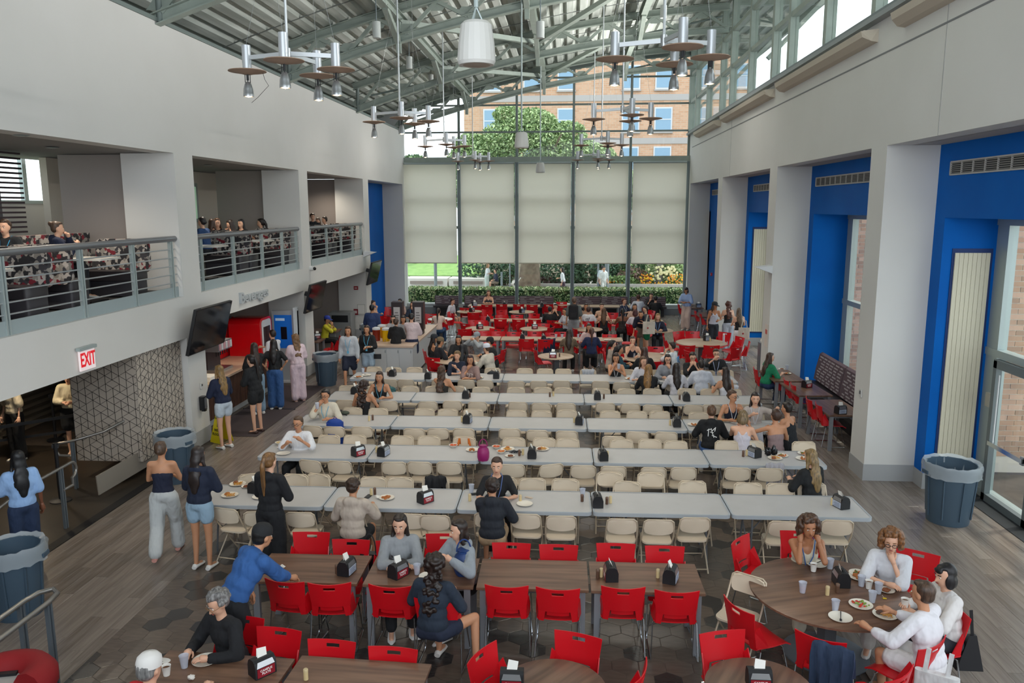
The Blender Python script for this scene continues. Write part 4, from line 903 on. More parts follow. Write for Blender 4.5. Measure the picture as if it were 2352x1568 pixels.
sc_ = thing('louver_screen', 'dark horizontal slat screen in the upper left window', 'screen', (-10.3, 12, 3.1))
for k in range(27): MB().bx(-.03, .03, -6, 2.55-.0*k, .35+k*.09, .385+k*.09).build('slat', mat('3a2f33', .6), sc_, smooth=False)
for y in (1.9, -1.5): MB().bx(-.09, -.03, y-.1, y+.1, .1, 2.75).build('post', mat('5b5a5c', .6), sc_, smooth=False)
for x, y, w, c in [(-9.15, 10.9, 'pale tumbler with a handle on the ledge at the upper left', 'cfc6cc'), ]:
    t = thing('tumbler', w, 'bottle', (x, y, 4.2)); MB().lathe([(0, 0), (.04, 0), (.05, .2), (0, .21)], 14).build('body', mat(c, .4), t); MB().tube([(.04*math.cos(a), 0, .2+.1*math.sin(a)) for a in np.linspace(0, PI, 9)], .008, 6).build('handle', mat(c, .4), t)
t = thing('serving_station', 'ledge with dark napkin boxes at the upper left', 'counter', (-9.55, 11.0, 3.22)); MB().bx(-.3, .3, -1.3, 1.2, 0.93, .98).build('top', mat('8a8690', .4), t, smooth=False); MB().bx(-.28, .28, -1.25, 1.15, 0, .93).build('body', mat('443f44', .6), t, smooth=False)
for k, y in enumerate((11.35, 11.7)):
    ND['dark'].put((-9.5, y, 4.2), .3, 'dark napkin box on the upper left ledge, %s' % ('left', 'right')[k])
for k, (px, py) in enumerate([(48, 310), (120, 338), (478, 379), (731, 409)]):
    p = at(px, py, 5.83); _sl = bpy.data.lights.new('downlight', 'SPOT'); _sl.energy = 120; _sl.color = (1, .9, .75); _sl.spot_size = 2.6; _sl.spot_blend = 1; _so = bpy.data.objects.new('downlight', _sl); COL.objects.link(_so); _so.location = (p.x, p.y, p.z-.05); t = thing('downlight', 'round recessed light in the balcony ceiling, %s' % ['far left', 'second', 'middle bay', 'far bay'][k], 'ceiling light', tuple(p)); MB().lathe([(.09, 0), (.11, -.01), (.09, -.015)], 16).build('ring', ALU, t); MB().lathe([(0, -.004), (.088, -.004)], 16).build('lens', mat('fff4e2', .4, emit=('ffe9c8', 3)), t)

# televisions
def tv(y, z, w, h, label, tilt=.25):
    t = thing('television', label, 'television', (XL+.32, y, z)); t.rotation_euler = (0, tilt, 0)
    MB().bx(-.03, .03, -w/2, w/2, -h/2, h/2).build('housing', BLACK, t, smooth=False); MB().bx(.031, .034, -w/2+.02, w/2-.02, -h/2+.02, h/2-.02).build('screen', mat('16171b', .08), t, smooth=False)
    MB().bar((-.03, 0, 0), (-.3, 0, .02), .12, .12).build('bracket', DARK, t, smooth=False)
tv(15.3, 2.45, 1.62, .92, 'large black television on the nearest left pillar'); tv(22.0, 2.32, 1.45, .82, 'black television on the second left pillar'); tv(28.9, 2.45, 1.5, .84, 'black television on the third left pillar')
# EXIT sign
t = thing('exit_sign', 'lit white sign with red letters EXIT on the balcony edge', 'sign', (XL+.03, 11.62, 2.5))
MB().bx(0, .03, -.19, .19, -.165, .15).build('panel', mat('e6dada', .4, emit=('f2dede', .3)), t, smooth=False); MB().bx(-.01, .06, -.22, .22, .15, .2).build('housing', ALU, t, smooth=False)
text('letters', 'EXIT', .30, (.034, 0, -.01), (0, 1, 0), (0, 0, 1), mat('d01320', .5, emit=('e01828', .35)), .002, t, sx=.62)
text('beverages_lettering', 'Beverages', .34, (XL+.03, 18.35, 2.76), (0, 1, 0), (0, 0, 1), mat('b4b8ba', .5), .03, sx=1.22)
tag(bpy.data.objects['beverages_lettering'], 'raised grey letters reading Beverages on the balcony edge', 'lettering')
# small fixtures: (name, label, cat, x, y, z, dims, colour)
def fixture(name, label, cat, loc, dims, c, extra=None):
    t = thing(name, label, cat, loc); m = MB(); m.box((0, 0, 0), dims); o = m.build('housing', mat(c, .45), t, smooth=False)
    if extra: MB().box(extra[0], extra[1]).build(extra[3] if len(extra) > 3 else 'front_panel', mat(extra[2], .4), t, smooth=False)
p = on(462, 885, 0, XL); fixture('thermostat', 'white thermostat above the soap dispenser', 'thermostat', (XL+.012, p.y, p.z), (.02, .1, .12), 'd4d3cf', ((.012, 0, .01), (.006, .04, .04), '2c2f33'))
p = on(460, 925, 0, XL); t = thing('sanitizer_dispenser', 'black hand sanitizer dispenser on the first left pillar', 'dispenser', (XL+.06, p.y, p.z)); MB().prism(rounded(.11, .15, .03, 3), -.14, .14).build('body', mat('1b1c20', .3), t); MB().bx(.05, .06, -.05, .05, -.1, .11).build('cover', mat('6e7178', .25, .4), t, smooth=False); MB().bx(-.02, .05, -.04, .04, -.17, -.14).build('spout', BLACK, t, smooth=False)
p = on(1978, 902, 0, XR); fixture('thermostat', 'small white thermostat on the near right pillar', 'thermostat', (XR-.012, p.y, p.z), (.02, .11, .14), 'c9c8c5', ((-.012, 0, .01), (.006, .06, .06), '6a6d72'))
p = on(1632, 628, 0, 6.1); fixture('fire_alarm', 'red fire alarm on the far blue strip', 'alarm', (6.07, 34.6, p.z), (.06, .16, .13), 'b8202c', ((-.032, 0, .0), (.006, .1, .03), 'e8dede'))
p = on(1760, 770, 0, XR); fixture('notice', 'paper notice with red print on the middle right pillar', 'notice', (XR-.005, 21.3, p.z), (.006, .3, .6), 'ddd2c8', ((-.004, 0, .1), (.002, .2, .12), 'c8574f', 'print'))
p = on(818, 661, 1, 28.92); fixture('fire_alarm', 'small red alarm box on the third left pillar', 'alarm', (p.x, 28.9, p.z), (.16, .05, .13), '8e1a24', ((0, -.027, 0), (.1, .006, .03), 'e0d8d8'))
p = on(818, 716, 1, 28.92); fixture('extinguisher_sign', 'dark red sign beside the framed notice', 'sign', (p.x, 28.9, p.z), (.17, .03, .22), '7c1620', ((0, -.017, 0), (.08, .006, .1), 'c9b8b8', 'print'))
p = on(829, 710, 1, 28.92); fixture('framed_notice', 'framed white notice on the third left pillar', 'notice', (p.x+.02, 28.9, p.z), (.3, .02, .38), 'b7b5b0', ((0, -.012, 0), (.25, .004, .33), 'dddbd6', 'paper'))
p = on(712, 616, 0, XL); t = thing('security_camera', 'white security camera above the second television', 'camera', (XL+.06, p.y, p.z)); MB().cyl((-.06, 0, 0), (.04, 0, 0), .07, n=12).build('mount', mat('d8d8d6', .4), t); MB().ell((.07, .02, -.01), .05, 10, 8).build('dome', BLACKG, t)
def wedge(side, px, py, label):
    x = XL if side < 0 else XR; p = on(px, py, 0, x); s = -side
    t = thing('wall_sconce', label, 'wall light', (x, p.y, p.z))
    m = MB(); m.add([(0, -.22, -.1), (0, .22, -.1), (s*.42, .16, .06), (s*.42, -.16, .06), (0, -.22, .1), (0, .22, .1)], [(3, 2, 1, 0), (0, 4, 3), (1, 2, 5), (4, 5, 2, 3)]); m.build('shade', mat('d6d8da', .5), t, smooth=False)
wedge(-1, 838, 583, 'white wedge-shaped wall light by the left blue wall'); wedge(1, 1770, 618, 'white wedge-shaped wall light on the middle right pillar')
# patterned divider in the servery opening
def hexwall_mat():
    m = mat('b5aa9e', .7, name='tile_print').copy(); return m
pw = thing('patterned_divider', 'divider wall with a black line cube pattern beside the servery', 'divider', (0, 0, 0))
MB().bx(-8.85, -7.62, 13.25, 14.9, .3, 2.62).build('panel', mat('b3a89b', .75), pw, smooth=False)
m = MB(); sp = .26
def pl(a, b):
    # printed line on the camera-side face (y = 13.25), clipped to the panel
    m.bar((a[0], 13.246, a[1]), (b[0], 13.246, b[1]), .006, .004, up=(0, 1, 0))
x0p, x1p, z0p, z1p = -8.85, -7.62, .3, 2.28
def clipl(a, b):
    t0, t1 = 0., 1.; d = (b[0]-a[0], b[1]-a[1])
    for p_, q_ in ((-d[0], a[0]-x0p), (d[0], x1p-a[0]), (-d[1], a[1]-z0p), (d[1], z1p-a[1])):
        if abs(p_) < 1e-9:
            if q_ < 0: return None
            continue
        r_ = q_/p_
        if p_ < 0: t0 = max(t0, r_)
        else: t1 = min(t1, r_)
    if t0 >= t1: return None
    return (a[0]+d[0]*t0, a[1]+d[1]*t0), (a[0]+d[0]*t1, a[1]+d[1]*t1)
A_ = .15; ax_, az_ = A_*math.cos(PI/6), A_*.5
for i in range(-1, 12):
    for j in range(-8, 20):
        cx, cz = x0p+i*ax_, z0p+j*A_+(az_ if i % 2 else 0)
        for k, (dx_, dz_) in enumerate(((0, A_), (ax_, az_), (ax_, -az_))):
            if (i*2+j+k*5) % 7 == 0: continue
            c = clipl((cx, cz), (cx+dx_, cz+dz_))
            if c: pl(*c)
m.build('line_print', BLACK, pw, smooth=False)
m = MB()
x0p, x1p = 13.26, 14.88
for i in range(-1, 14):
    for j in range(-8, 20):
        cx, cz = x0p+i*ax_, z0p+j*A_+(az_ if i % 2 else 0)
        for k, (dx_, dz_) in enumerate(((0, A_), (ax_, az_), (ax_, -az_))):
            if (i*2+j+k*5) % 7 == 0: continue
            c = clipl((cx, cz), (cx+dx_, cz+dz_))
            if c: m.bar((-7.617, c[0][0], c[0][1]), (-7.617, c[1][0], c[1][1]), .006, .004, up=(1, 0, 0))
m.build('line_print', mat('2a2c30', .6), pw, smooth=False)
MB().bar((-7.85, 12.2, .22), (-7.62, 13.9, .34), .02, .34, up=(0, 0, 1)).build('cheek_board', mat('8d857b', .7), pw, smooth=False)
# handrails
for x, y, e in ((-10.2, 13.6, 130), (-9.3, 10.2, 110), (-9.0, 15.9, 80), (-7.0, 18.2, 40)):
    t = thing('downlight', 'round recessed light under the balcony, %s' % {13.6: 'above the servery queue', 10.2: 'near the entrance handrail', 15.9: 'behind the divider', 18.2: 'by the drinks counter'}[y], 'ceiling light', (x if y < 18 else -8.4, y, 2.585)); MB().lathe([(0, -.004), (.09, -.004)], 14).build('lens', mat('fff4e2', .4, emit=('ffe9c8', 3)), t)
    _sl = bpy.data.lights.new('downlight', 'SPOT'); _sl.energy = e; _sl.color = (1, .84, .62); _sl.spot_size = 2.5; _sl.spot_blend = 1; _sl.shadow_soft_size = .1; _so = bpy.data.objects.new('downlight', _sl); COL.objects.link(_so); _so.location = (x if y < 18 else -8.4, y, 2.55)
def hrail(name, label, path, posts, r=.024, c=None, zb_=0):
    t = thing(name, label, 'handrail', (0, 0, 0)); MB().tube(path, r, 10).build('rail', c or mat('8f8c88', .3, .7), t)
    for x, y, z in posts: MB().bx(x-.02, x+.02, y-.035, y-.012, 0, z).bx(x-.02, x+.02, y+.012, y+.035, 0, z).build('post', mat('6f7880', .4, .4), t, smooth=False)
def arc(c, r, a0, a1, n=6): return [(c[0], c[1]+r*math.cos(a), c[2]+r*math.sin(a)) for a in np.linspace(a0, a1, n)]
hrail('handrail', 'steel handrail with a looped end at the servery entrance, near', [(-7.55, 8.2, .62), (-7.58, 10.1, .94)]+arc((-7.6, 11.2, .84), .12, PI/2, -PI/2, 7)+[(-7.6, 10.95, .6)][0:0]+[(-7.6, 11.2, .6), (-7.6, 10.95, .6)], [(-7.6, 10.95, .95)])
hrail('handrail', 'sloping handrail with a looped end against the patterned divider', [(-8.55, 12.6, .60), (-8.7, 12.55, .62), (-8.78, 12.55, .72), (-8.75, 12.56, .82), (-8.5, 12.6, .86), (-8.1, 12.9, .95), (-7.8, 13.5, 1.12), (-7.72, 13.9, 1.12), (-7.7, 14.2, 1.0)], [(-8.5, 12.62, .85), (-7.75, 13.75, 1.1)])
hrail('handrail', 'double steel handrail at the lower left corner', [(-5.38, 5.0, .95), (-5.38, 7.0, .95), (-5.35, 7.18, .95), (-5.25, 7.27, .95), (-5.15, 7.18, .95), (-5.12, 7.0, .95), (-5.12, 5.0, .95)], [(-5.38, 6.95, .94), (-5.13, 7.0, .94)], r=.026)
def stanchion():
    t = thing('stanchion', '', 'stanchion'); MB().lathe([(0, 0), (.17, 0), (.17, .02), (.03, .045), (.03, .9), (.04, .9), (.04, 1.0), (0, 1.0)], 14).build('post', BLACK, t); MB().box((.0, 0, .95), (.1, .06, .06)).build('head', DARK, t, smooth=False); return t
SK = Kind(stanchion)
for px, py, w in [(140, 1150, 'near the handrail'), (128, 1010, 'beside the patterned divider'), (362, 990, 'behind the first bin')]:
    p = at(px, py, 0); SK.put((p.x, p.y, 0), .4, 'black belt stanchion %s' % w, group='stanchions')
t = thing('belt_barrier', 'black belt strung between queue posts in the servery', 'barrier', (0, 0, 0)); MB().bar((-12, 12.0, .8), (-8.95, 14.6, .9), .01, .06).build('belt', BLACK, t, smooth=False); MB().bar((-12, 13.4, .35), (-9.3, 15.3, .4), .01, .05).build('lower_belt', BLACK, t, smooth=False)
t = thing('serving_line', 'pale ribbed serving counters deep in the servery', 'counter', (0, 0, 0))
for k in range(3): MB().bx(-12.8, -11.9, 13+k*2.6, 15.4+k*2.6, 0, .9).build('cabinet', mat('8f8676', .6), t, smooth=False); MB().bx(-12.9, -11.85, 12.9+k*2.6, 15.5+k*2.6, .9, .95).build('top', BRUSH, t, smooth=False)
for k in range(5): MB().bx(-11.9, -11.87, 13, 20.6, .1+k*.15, .16+k*.15).build('trim', mat('5c5348', .6), t, smooth=False)

# trash bins
def bin_(h=.86, r=.30, bag=BAG, ribs=True):
    def f():
        t = thing('trash_bin', '', 'trash bin')
        m = MB(); m.lathe([(0, 0), (r*.82, 0), (r*.84, .03), (r, h-.08), (r+.02, h-.08), (r+.025, h), (r-.02, h), (r*.8, .05), (0, .04)], 28); m.build('barrel', BIN, t)
        for s in (0, PI): MB().box(((r+.03)*math.cos(s), (r+.03)*math.sin(s), h-.12), (.07, .14, .05)).build('handle', BIN, t, smooth=False)
        if ribs:
            for k in range(8): a = k*PI/4; MB().bar((r*.87*math.cos(a), r*.87*math.sin(a), .1), (r*.985*math.cos(a), r*.985*math.sin(a), h-.2), .02, .03).build('rib', BIN, t, smooth=False)
        m = MB(); n = 36; q = random.Random(4); vs = []
        prof = [(r*.5, h-.5), (r*.93, h-.2), (r*.97, h), (r+.045, h+.035), (r+.06, h-.02), (r+.05, h-.12), (r+.055, h-.17)]
        for R_, z in prof:
            for j in range(n): a = 2*PI*j/n; w = 1+.03*math.sin(j*2.7+z*30)*(.5+q.random()); vs.append((R_*w*math.cos(a), R_*w*math.sin(a), z+.012*q.uniform(-1, 1)))
        m.add(vs, [(i*n+j, i*n+(j+1) % n, (i+1)*n+(j+1) % n, (i+1)*n+j) for i in range(len(prof)-1) for j in range(n)]); m.build('bin_liner', bag, t)
        return t
    return f
BN = Kind(bin_())
p = at(746, 888); BN.put((-6.62, 20.95, 0), .3, 'grey-blue trash bin with a clear liner by the second left pillar')
BN.put((-6.95, 13.15, 0), -.4, 'grey-blue trash bin with a clear liner behind the woman in a halter top')
BN.put((-6.55, 8.45, 0), .2, 'grey-blue trash bin cut by the left edge'); BN.put((-6.75, 26.4, 0), .5, 'dark trash bin beside the condiment island')
o = Kind(bin_(.92, .36)).put((5.88, 12.15, 0), .1, 'large grey-blue trash bin by the right entrance')
p = on(1745, 790, 1, 28); t = thing('ticket_bin', 'narrow grey bin with papers behind the middle right pillar', 'bin', (5.62, 23.0, 0)); MB().bx(-.15, .15, -.15, .15, 0, .95).build('body', mat('6d7076', .5), t, smooth=False); MB().ell((0, 0, 1.0), (.13, .12, .1), 10, 6).build('paper', PAPER, t)
t = thing('wet_floor_sign', 'yellow folding wet floor sign beside the first left pillar', 'sign', (-7.2, 15.55, 0), -.5)
YEL = mat('d9c400', .45)
MB().add([(-.17, -.16, 0), (.17, -.16, 0), (.1, -.02, .66), (-.1, -.02, .66), (-.17, -.145, 0), (.17, -.145, 0), (.1, -.005, .66), (-.1, -.005, .66)], [(0, 1, 2, 3), (7, 6, 5, 4), (1, 5, 6, 2), (4, 0, 3, 7), (3, 2, 6, 7)]).build('front_leaf', YEL, t, smooth=False)
MB().add([(-.17, .16, 0), (.17, .16, 0), (.1, .02, .66), (-.1, .02, .66), (-.17, .145, 0), (.17, .145, 0), (.1, .005, .66), (-.1, .005, .66)], [(3, 2, 1, 0), (4, 5, 6, 7), (1, 2, 6, 5), (7, 3, 0, 4), (3, 7, 6, 2)]).build('rear_leaf', YEL, t, smooth=False)
for s, z, sz in (('CAUTION', .5, .05), ('WET', .26, .075), ('FLOOR', .18, .075)): text('print', s, sz, (0, -.165+z*.212-.002, z), (1, 0, 0), (0, .21, 1), mat('1c1a10', .6), .001, t)
text('print', '!', .14, (0, -.165+.38*.212-.002, .38), (1, 0, 0), (0, .21, 1), mat('1c1a10', .6), .001, t)

# beverage counter
t = thing('beverage_counter', 'drinks counter with a wood slat front and stone top', 'counter', (0, 0, 0))
MB().bx(-8.85, -7.86, 15.9, 20.2, .93, .98).build('countertop', mat('c4ac96', .35, noise=(4, 'b59c86', 1)), t, smooth=False); MB().bx(-8.8, -7.98, 15.95, 20.15, .12, .93).build('body', mat('35241e', .6), t, smooth=False); MB().bx(-8.8, -7.95, 15.95, 20.15, 0, .12).build('toe_kick', mat('9ea2a4', .5), t, smooth=False)
for k in range(60): MB().bx(-7.98, -7.945, 15.97+k*.0695, 16.01+k*.0695, .12, .92).build('slat', mat_wood('6b4a3c', '4c332a', 2, .5), t, smooth=False)
t = thing('overhead_shelf', 'dark shelf edge with a pale box above the red drinks machine', 'shelf', (-9.2, 18.2, 2.0)); MB().bx(-.7, .5, -1.8, 1.6, 0, .07).build('shelf', BLACK, t, smooth=False); MB().bx(-.7, .45, -1.2, .3, .1, .5).build('box', mat('a58c7c', .7), t, smooth=False)
# red drinks machine
t = thing('drinks_machine', 'tall glossy red drinks machine with a touch screen', 'drinks machine', (-8.42, 20.3, 0), PI/2)
RG = mat('d4101a', .15); m = MB(); m.M = Matrix.Translation((0, 0, 1.08)) @ Matrix.Rotation(PI/2, 4, 'X'); m.prism(rounded(.82, 1.75, .16, 5), -.42, .42); m.build('cabinet', RG, t)
m = MB(); m.M = Matrix.Translation((0, -.425, 1.45)) @ Matrix.Rotation(PI/2, 4, 'X'); m.prism(rounded(.62, .9, .1, 5), -.0, .015); m.build('bezel', mat('d9dadc', .3), t)
MB().bx(-.22, .22, -.45, -.44, 1.2, 1.72).build('touch_screen', mat('3b2220', .1), t, smooth=False); MB().bx(-.2, .2, -.5, -.43, .84, 1.0).build('dispense_bay', mat('c9cbce', .3, .4), t, smooth=False); MB().bx(-.38, .38, -.4, .4, .0, .22).build('plinth', BLACK, t, smooth=False)
t = thing('backdrop_panel', 'red panel behind the drink taps', 'panel', (-8.9, 18.9, 0)); MB().bx(-.05, 0, -1.6, 1.5, .98, 1.95).build('panel', mat('cf0f18', .25), t, smooth=False)
t = thing('soda_fountain', 'drink dispenser with a row of taps on the counter', 'drink dispenser', (-8.35, 18.1, .98)); MB().bx(-.25, .2, -.35, .35, 0, .06).build('drip_tray', BRUSH, t, smooth=False); MB().bx(-.3, -.1, -.35, .35, .06, .6).build('back', mat('3a3034', .4), t, smooth=False); MB().bx(-.3, .2, -.38, .38, .5, .72).build('head', mat('6b6c72', .4), t, smooth=False)
for k in range(6): MB().bx(.2, .215, -.34+k*.12, -.25+k*.12, .53, .69).build('brand_plate', mat('e6e2e4' if k % 2 else 'd8a0a8', .4), t, smooth=False); MB().cyl((.1, -.295+k*.12, .5), (.1, -.295+k*.12, .38), .015, n=6).build('nozzle', BLACK, t)
t = thing('fruit_poster', 'small yellow and white drink card above the taps', 'poster', (-8.45, 17.75, 1.72)); MB().bx(-.01, .01, -.2, .2, 0, .35).build('card', mat('e4dfd6', .5), t, smooth=False); MB().ell((.012, 0, .18), (.004, .09, .1), 10, 6).build('print', mat('dba23a', .5), t)
t = thing('white_tray', 'white tray on the drinks counter', 'tray', (-8.1, 17.0, .98)); MB().bx(-.15, .15, -.2, .2, 0, .1).build('tray_wall', PAPER, t, smooth=False)
t = thing('floor_mat', 'dark runner mat along the drinks counter', 'mat', (-7.1, 17.9, 0)); MB().bx(-.72, .5, -2.0, 2.9, .001, .012).build('mat_surface', mat('3a3033', .9), t, smooth=False); MB().bx(-.75, .53, .3, .36, .001, .016).build('mat_edge', BLACK, t, smooth=False)
# kiosk
t = thing('kiosk', 'standing kiosk with a blue phone screen beside the second left pillar', 'kiosk', (-7.85, 21.35, 0)); MB().bx(-.36, .36, -.05, .05, .05, 2.0).build('body', mat('b4b8bc', .35), t, smooth=False); MB().bx(-.45, .5, -.28, .1, 0, .05).build('foot', mat('c8caca', .4), t, smooth=False)
MB().bx(-.3, .2, -.056, -.05, .95, 1.88).build('screen', mat('1768c4', .3, emit=('1768c4', .12)), t, smooth=False); MB().bx(-.12, .05, -.06, -.056, 1.2, 1.55).build('screen_phone', mat('0e1420', .3), t, smooth=False); MB().bx(-.26, .0, -.06, -.056, 1.72, 1.79).build('screen_caption', mat('c6dcf4', .3, emit=('c6dcf4', .12)), t, smooth=False); MB().bx(.3, .36, -.2, .05, 1.1, 2.1).build('side_panel', mat('d0d6da', .4), t, smooth=False)
# condiment island
t = thing('condiment_island', 'white cabinet island with a wood-look top near the left bins', 'counter', (0, 0, 0))
MB().bx(-6.35, -4.42, 22.05, 26.3, .86, .91).build('countertop', mat('c3ab98', .4), t, smooth=False)
for k in range(5): d = MB().bx(-6.3+k*.37, -5.945+k*.37, 22.08, 22.1, .06, .85).build('cabinet_door', mat('b9bcbe', .5), t, smooth=False); MB().bx(-5.98+k*.37, -5.965+k*.37, 22.06, 22.08, .7, .78).build('handle', ALUD, d, smooth=False)
MB().bx(-6.32, -4.45, 22.1, 26.25, .04, .86).build('body', mat('c0c3c5', .5), t, smooth=False)
def urn():
    t = thing('coffee_urn', '', 'coffee dispenser'); MB().bx(-.17, .17, -.2, .2, .12, 1.0).build('body', mat('31272a', .3), t, smooth=False); MB().bx(-.1, .1, -.206, -.2, .35, .85).build('label_card', mat('b9b5b4', .6), t, smooth=False); MB().bx(-.15, .15, -.25, .15, 0, .12).build('base', BLACK, t, smooth=False); MB().cyl((0, -.25, .2), (0, -.2, .2), .02).build('tap', CHROME, t)
    for k in range(4): MB().bx(-.06, .06-.02*(k % 2), -.208, -.206, .42+k*.08, .45+k*.08).build('print', mat('6b6668', .6), t, smooth=False)
    return t
UK = Kind(urn)
for px, py, w in ((915, 765, 'left one'), (963, 765, 'right one')): p = at(px, py, .91); UK.put((p.x, p.y, .91), .05, 'dark coffee dispenser with a pale label on the island, %s' % w, group='coffee dispensers')
for px, py, c, w in ((865, 782, '7a2413', 'jug of red drink on the island'), (877, 775, 'c47f12', 'jug of orange drink on the island'), (887, 783, 'd9a90a', 'jug of yellow juice on the island')):
    p = at(px, py, .91); t = thing('drink_jug', w, 'jug', (p.x, p.y, .91)); MB().lathe([(0, 0), (.11, 0), (.115, .33), (0, .34)], 16).build('juice', mat(c, .2), t); MB().lathe([(.12, .33), (.12, .38), (.05, .41), (0, .41)], 16).build('lid', mat('c9cdd2', .3), t); MB().cyl((0, -.12, .05), (0, -.17, .04), .015).build('tap', CHROME, t)
# wood tables below the far balcony, left
for x, y in ((-8.3, 23.9), (-8.35, 25.9)): WTY.put((x, y, 0), PI/2, 'wood table under the balcony beside the left bin, %s' % ('near' if y < 24 else 'far'))
WTF.put((-6.3, 30.6, 0), .1, 'wood table behind the coffee dispensers')
t = thing('recycling_station', 'grey bin cabinet behind the far bin, under the framed notice', 'cabinet', (-8.3, 28.4, 0)); MB().bx(-.4, .4, -.3, .3, 0, 1.05).build('body', mat('8a8c8c', .5), t, smooth=False); MB().bx(-.3, .3, -.31, -.3, .7, .95).build('opening', BLACK, t, smooth=False)
# benches with patterned backs
def bench(name, label, x0, x1, y, zt, seat=True):
    t = thing(name, label, 'bench', ((x0+x1)/2, y, 0)); w = (x1-x0)/2
    m = MB(); m.bx(-w, w, -.05, .05, .45, zt); m.build('back', MAROON, t, smooth=False); q = random.Random(int(x0*7))
    for k in range(4):
        z = .5+k*(zt-.48)/4.2; x = -w+.05
        MB().bx(-w+.02, w-.02, -.056, -.05, z, z+.025).build('stripe', mat('8a7f80', .8), t, smooth=False)
        m = MB()
        while x < w-.3: l = q.uniform(.15, .3); m.bx(x, x+l, -.06, -.05, z+.035, z+.06); x += l+q.uniform(.15, .4)
        m.build('dashes', mat('9d9698', .8), t, smooth=False)['kind'] = 'stuff'
    MB().bx(-w, w, -.5, -.05, .36, .46).build('seat', LEATHER, t, smooth=False); MB().bx(-w+.1, w-.1, -.4, .0, 0, .36).build('plinth', BLACK, t, smooth=False)
for k, (a, b) in enumerate(((-6.1, -5.02), (-4.75, -2.45), (-2.25, -.7), (.22, 1.4), (1.42, 2.6), (2.75, 4.3))): bench('wall_bench', 'maroon patterned bench under the back window, %s' % order_words(k, 6), a, b, 35.75, .84)
pb = thing('patterned_bench', 'long bench with grey and maroon dashed upholstery below the right windows', 'bench', (6.28, 17.6, 0))
MB().bx(-.45, .1, -3.1, 2.6, .36, .47).build('seat', LEATHER, pb, smooth=False); MB().bx(-.3, .1, -3.1, 2.6, 0, .36).build('plinth', BLACK, pb, smooth=False)
for s in range(3):
    y0_ = -3.1+s*1.9; b = MB(); vs = [(.0, 0, .47), (-.09, 0, .52), (-.05, 0, .8), (.03, 0, 1.16), (.09, 0, 1.2), (.12, 0, 1.1), (.12, 0, .47)]; n = 7
    b.add([(v[0], y0_+.01+q_*1.87, v[2]) for q_ in (0, 1) for v in vs], [tuple(range(n))[::-1], tuple(range(n, 2*n))]+[(i, (i+1) % n, n+(i+1) % n, n+i) for i in range(n)]); bb = b.build('back_cushion', MAROON, pb, smooth=False)
    m = MB(); q = random.Random(s)
    for r_ in range(9):
        z = .53+r_*.07; x = -.088+(z-.52)*.14 if z < .8 else -.05+(z-.8)*.22; y = y0_+.03+q.random()*.1
        while y < y0_+1.65: l = q.uniform(.12, .26); m.bx(x-.006, x+.004, y, y+l, z, z+.028); y += l+q.uniform(.06, .16)
    m.build('dashes', mat('a59da0', .8), bb, smooth=False)['kind'] = 'stuff'
# entrance door on the right
dr = thing('door_1', '', ''); del dr['label']; del dr['category']; dr['kind'] = 'structure'
for y in (13.1, 11.9, 10.75): MB().bx(6.86, 6.95, y-.05, y+.05, 0, 2.35).build('stile', mat('6e7678', .45, .2), dr, smooth=False)
for z in (.06, 2.3): MB().bx(6.86, 6.95, 10.7, 13.15, z-.07, z+.07).build('rail', mat('6e7678', .45, .2), dr, smooth=False)
for y in (12.5, 11.33): MB().bx(6.8, 6.84, y-.5, y+.5, .98, 1.05).build('push_bar', CHROME, dr, smooth=False); MB().bx(6.82, 6.86, y-.5, y-.42, .95, 1.08).build('push_bar_end', BRUSH, dr, smooth=False)
MB().cyl((6.84, 12.9, 1.0), (6.84, 12.9, 2.15), .012, n=6).build('lock_rod', mat('d8dadb', .4), dr)
MB().bx(6.88, 6.92, 13.2, 13.34, 1.55, 1.78).build('card_reader', mat('a8a498', .5), dr, smooth=False)
MB().bx(6.6, 6.9, 9.9, 13.6, -.002, .012).build('threshold', DARK, dr, smooth=False)
# ================================================================ OUTSIDE
struct(MB().bx(-60, 60, YB+.31, 90, -.25, -.06).build('ground_back', mat('a8a7a3', .9, noise=(.6, '9a9994', 1)), smooth=False))
struct(MB().bx(9.01, 40, -20, 90, -.25, -.06).build('ground_side', mat('b2afaa', .9), smooth=False))
struct(MB().bx(-60, -13.3, -20, 90, -.25, -.06).build('ground_left', mat('7f8a6a', .9), smooth=False))
lw = tag(MB().add([(-40, 50.6, .5), (-6.2, 50.6, .5), (-6.2, 60, 1.2), (-40, 60, 1.5), (-40, 60, -.2), (-6.2, 60, -.2), (-40, 50.6, -.2), (-6.2, 50.6, -.2)], [(0, 1, 2, 3), (6, 7, 1, 0), (7, 5, 2, 1)]).build('lawn', mat('86a860', .9, noise=(2, '759a52', 1)), smooth=False), 'bright green sloping lawn beyond the concrete wall', 'lawn', kind='stuff')
LEAFM = {}
def leafmat(a, b): return mat(a, .6, noise=(9, b, 1))
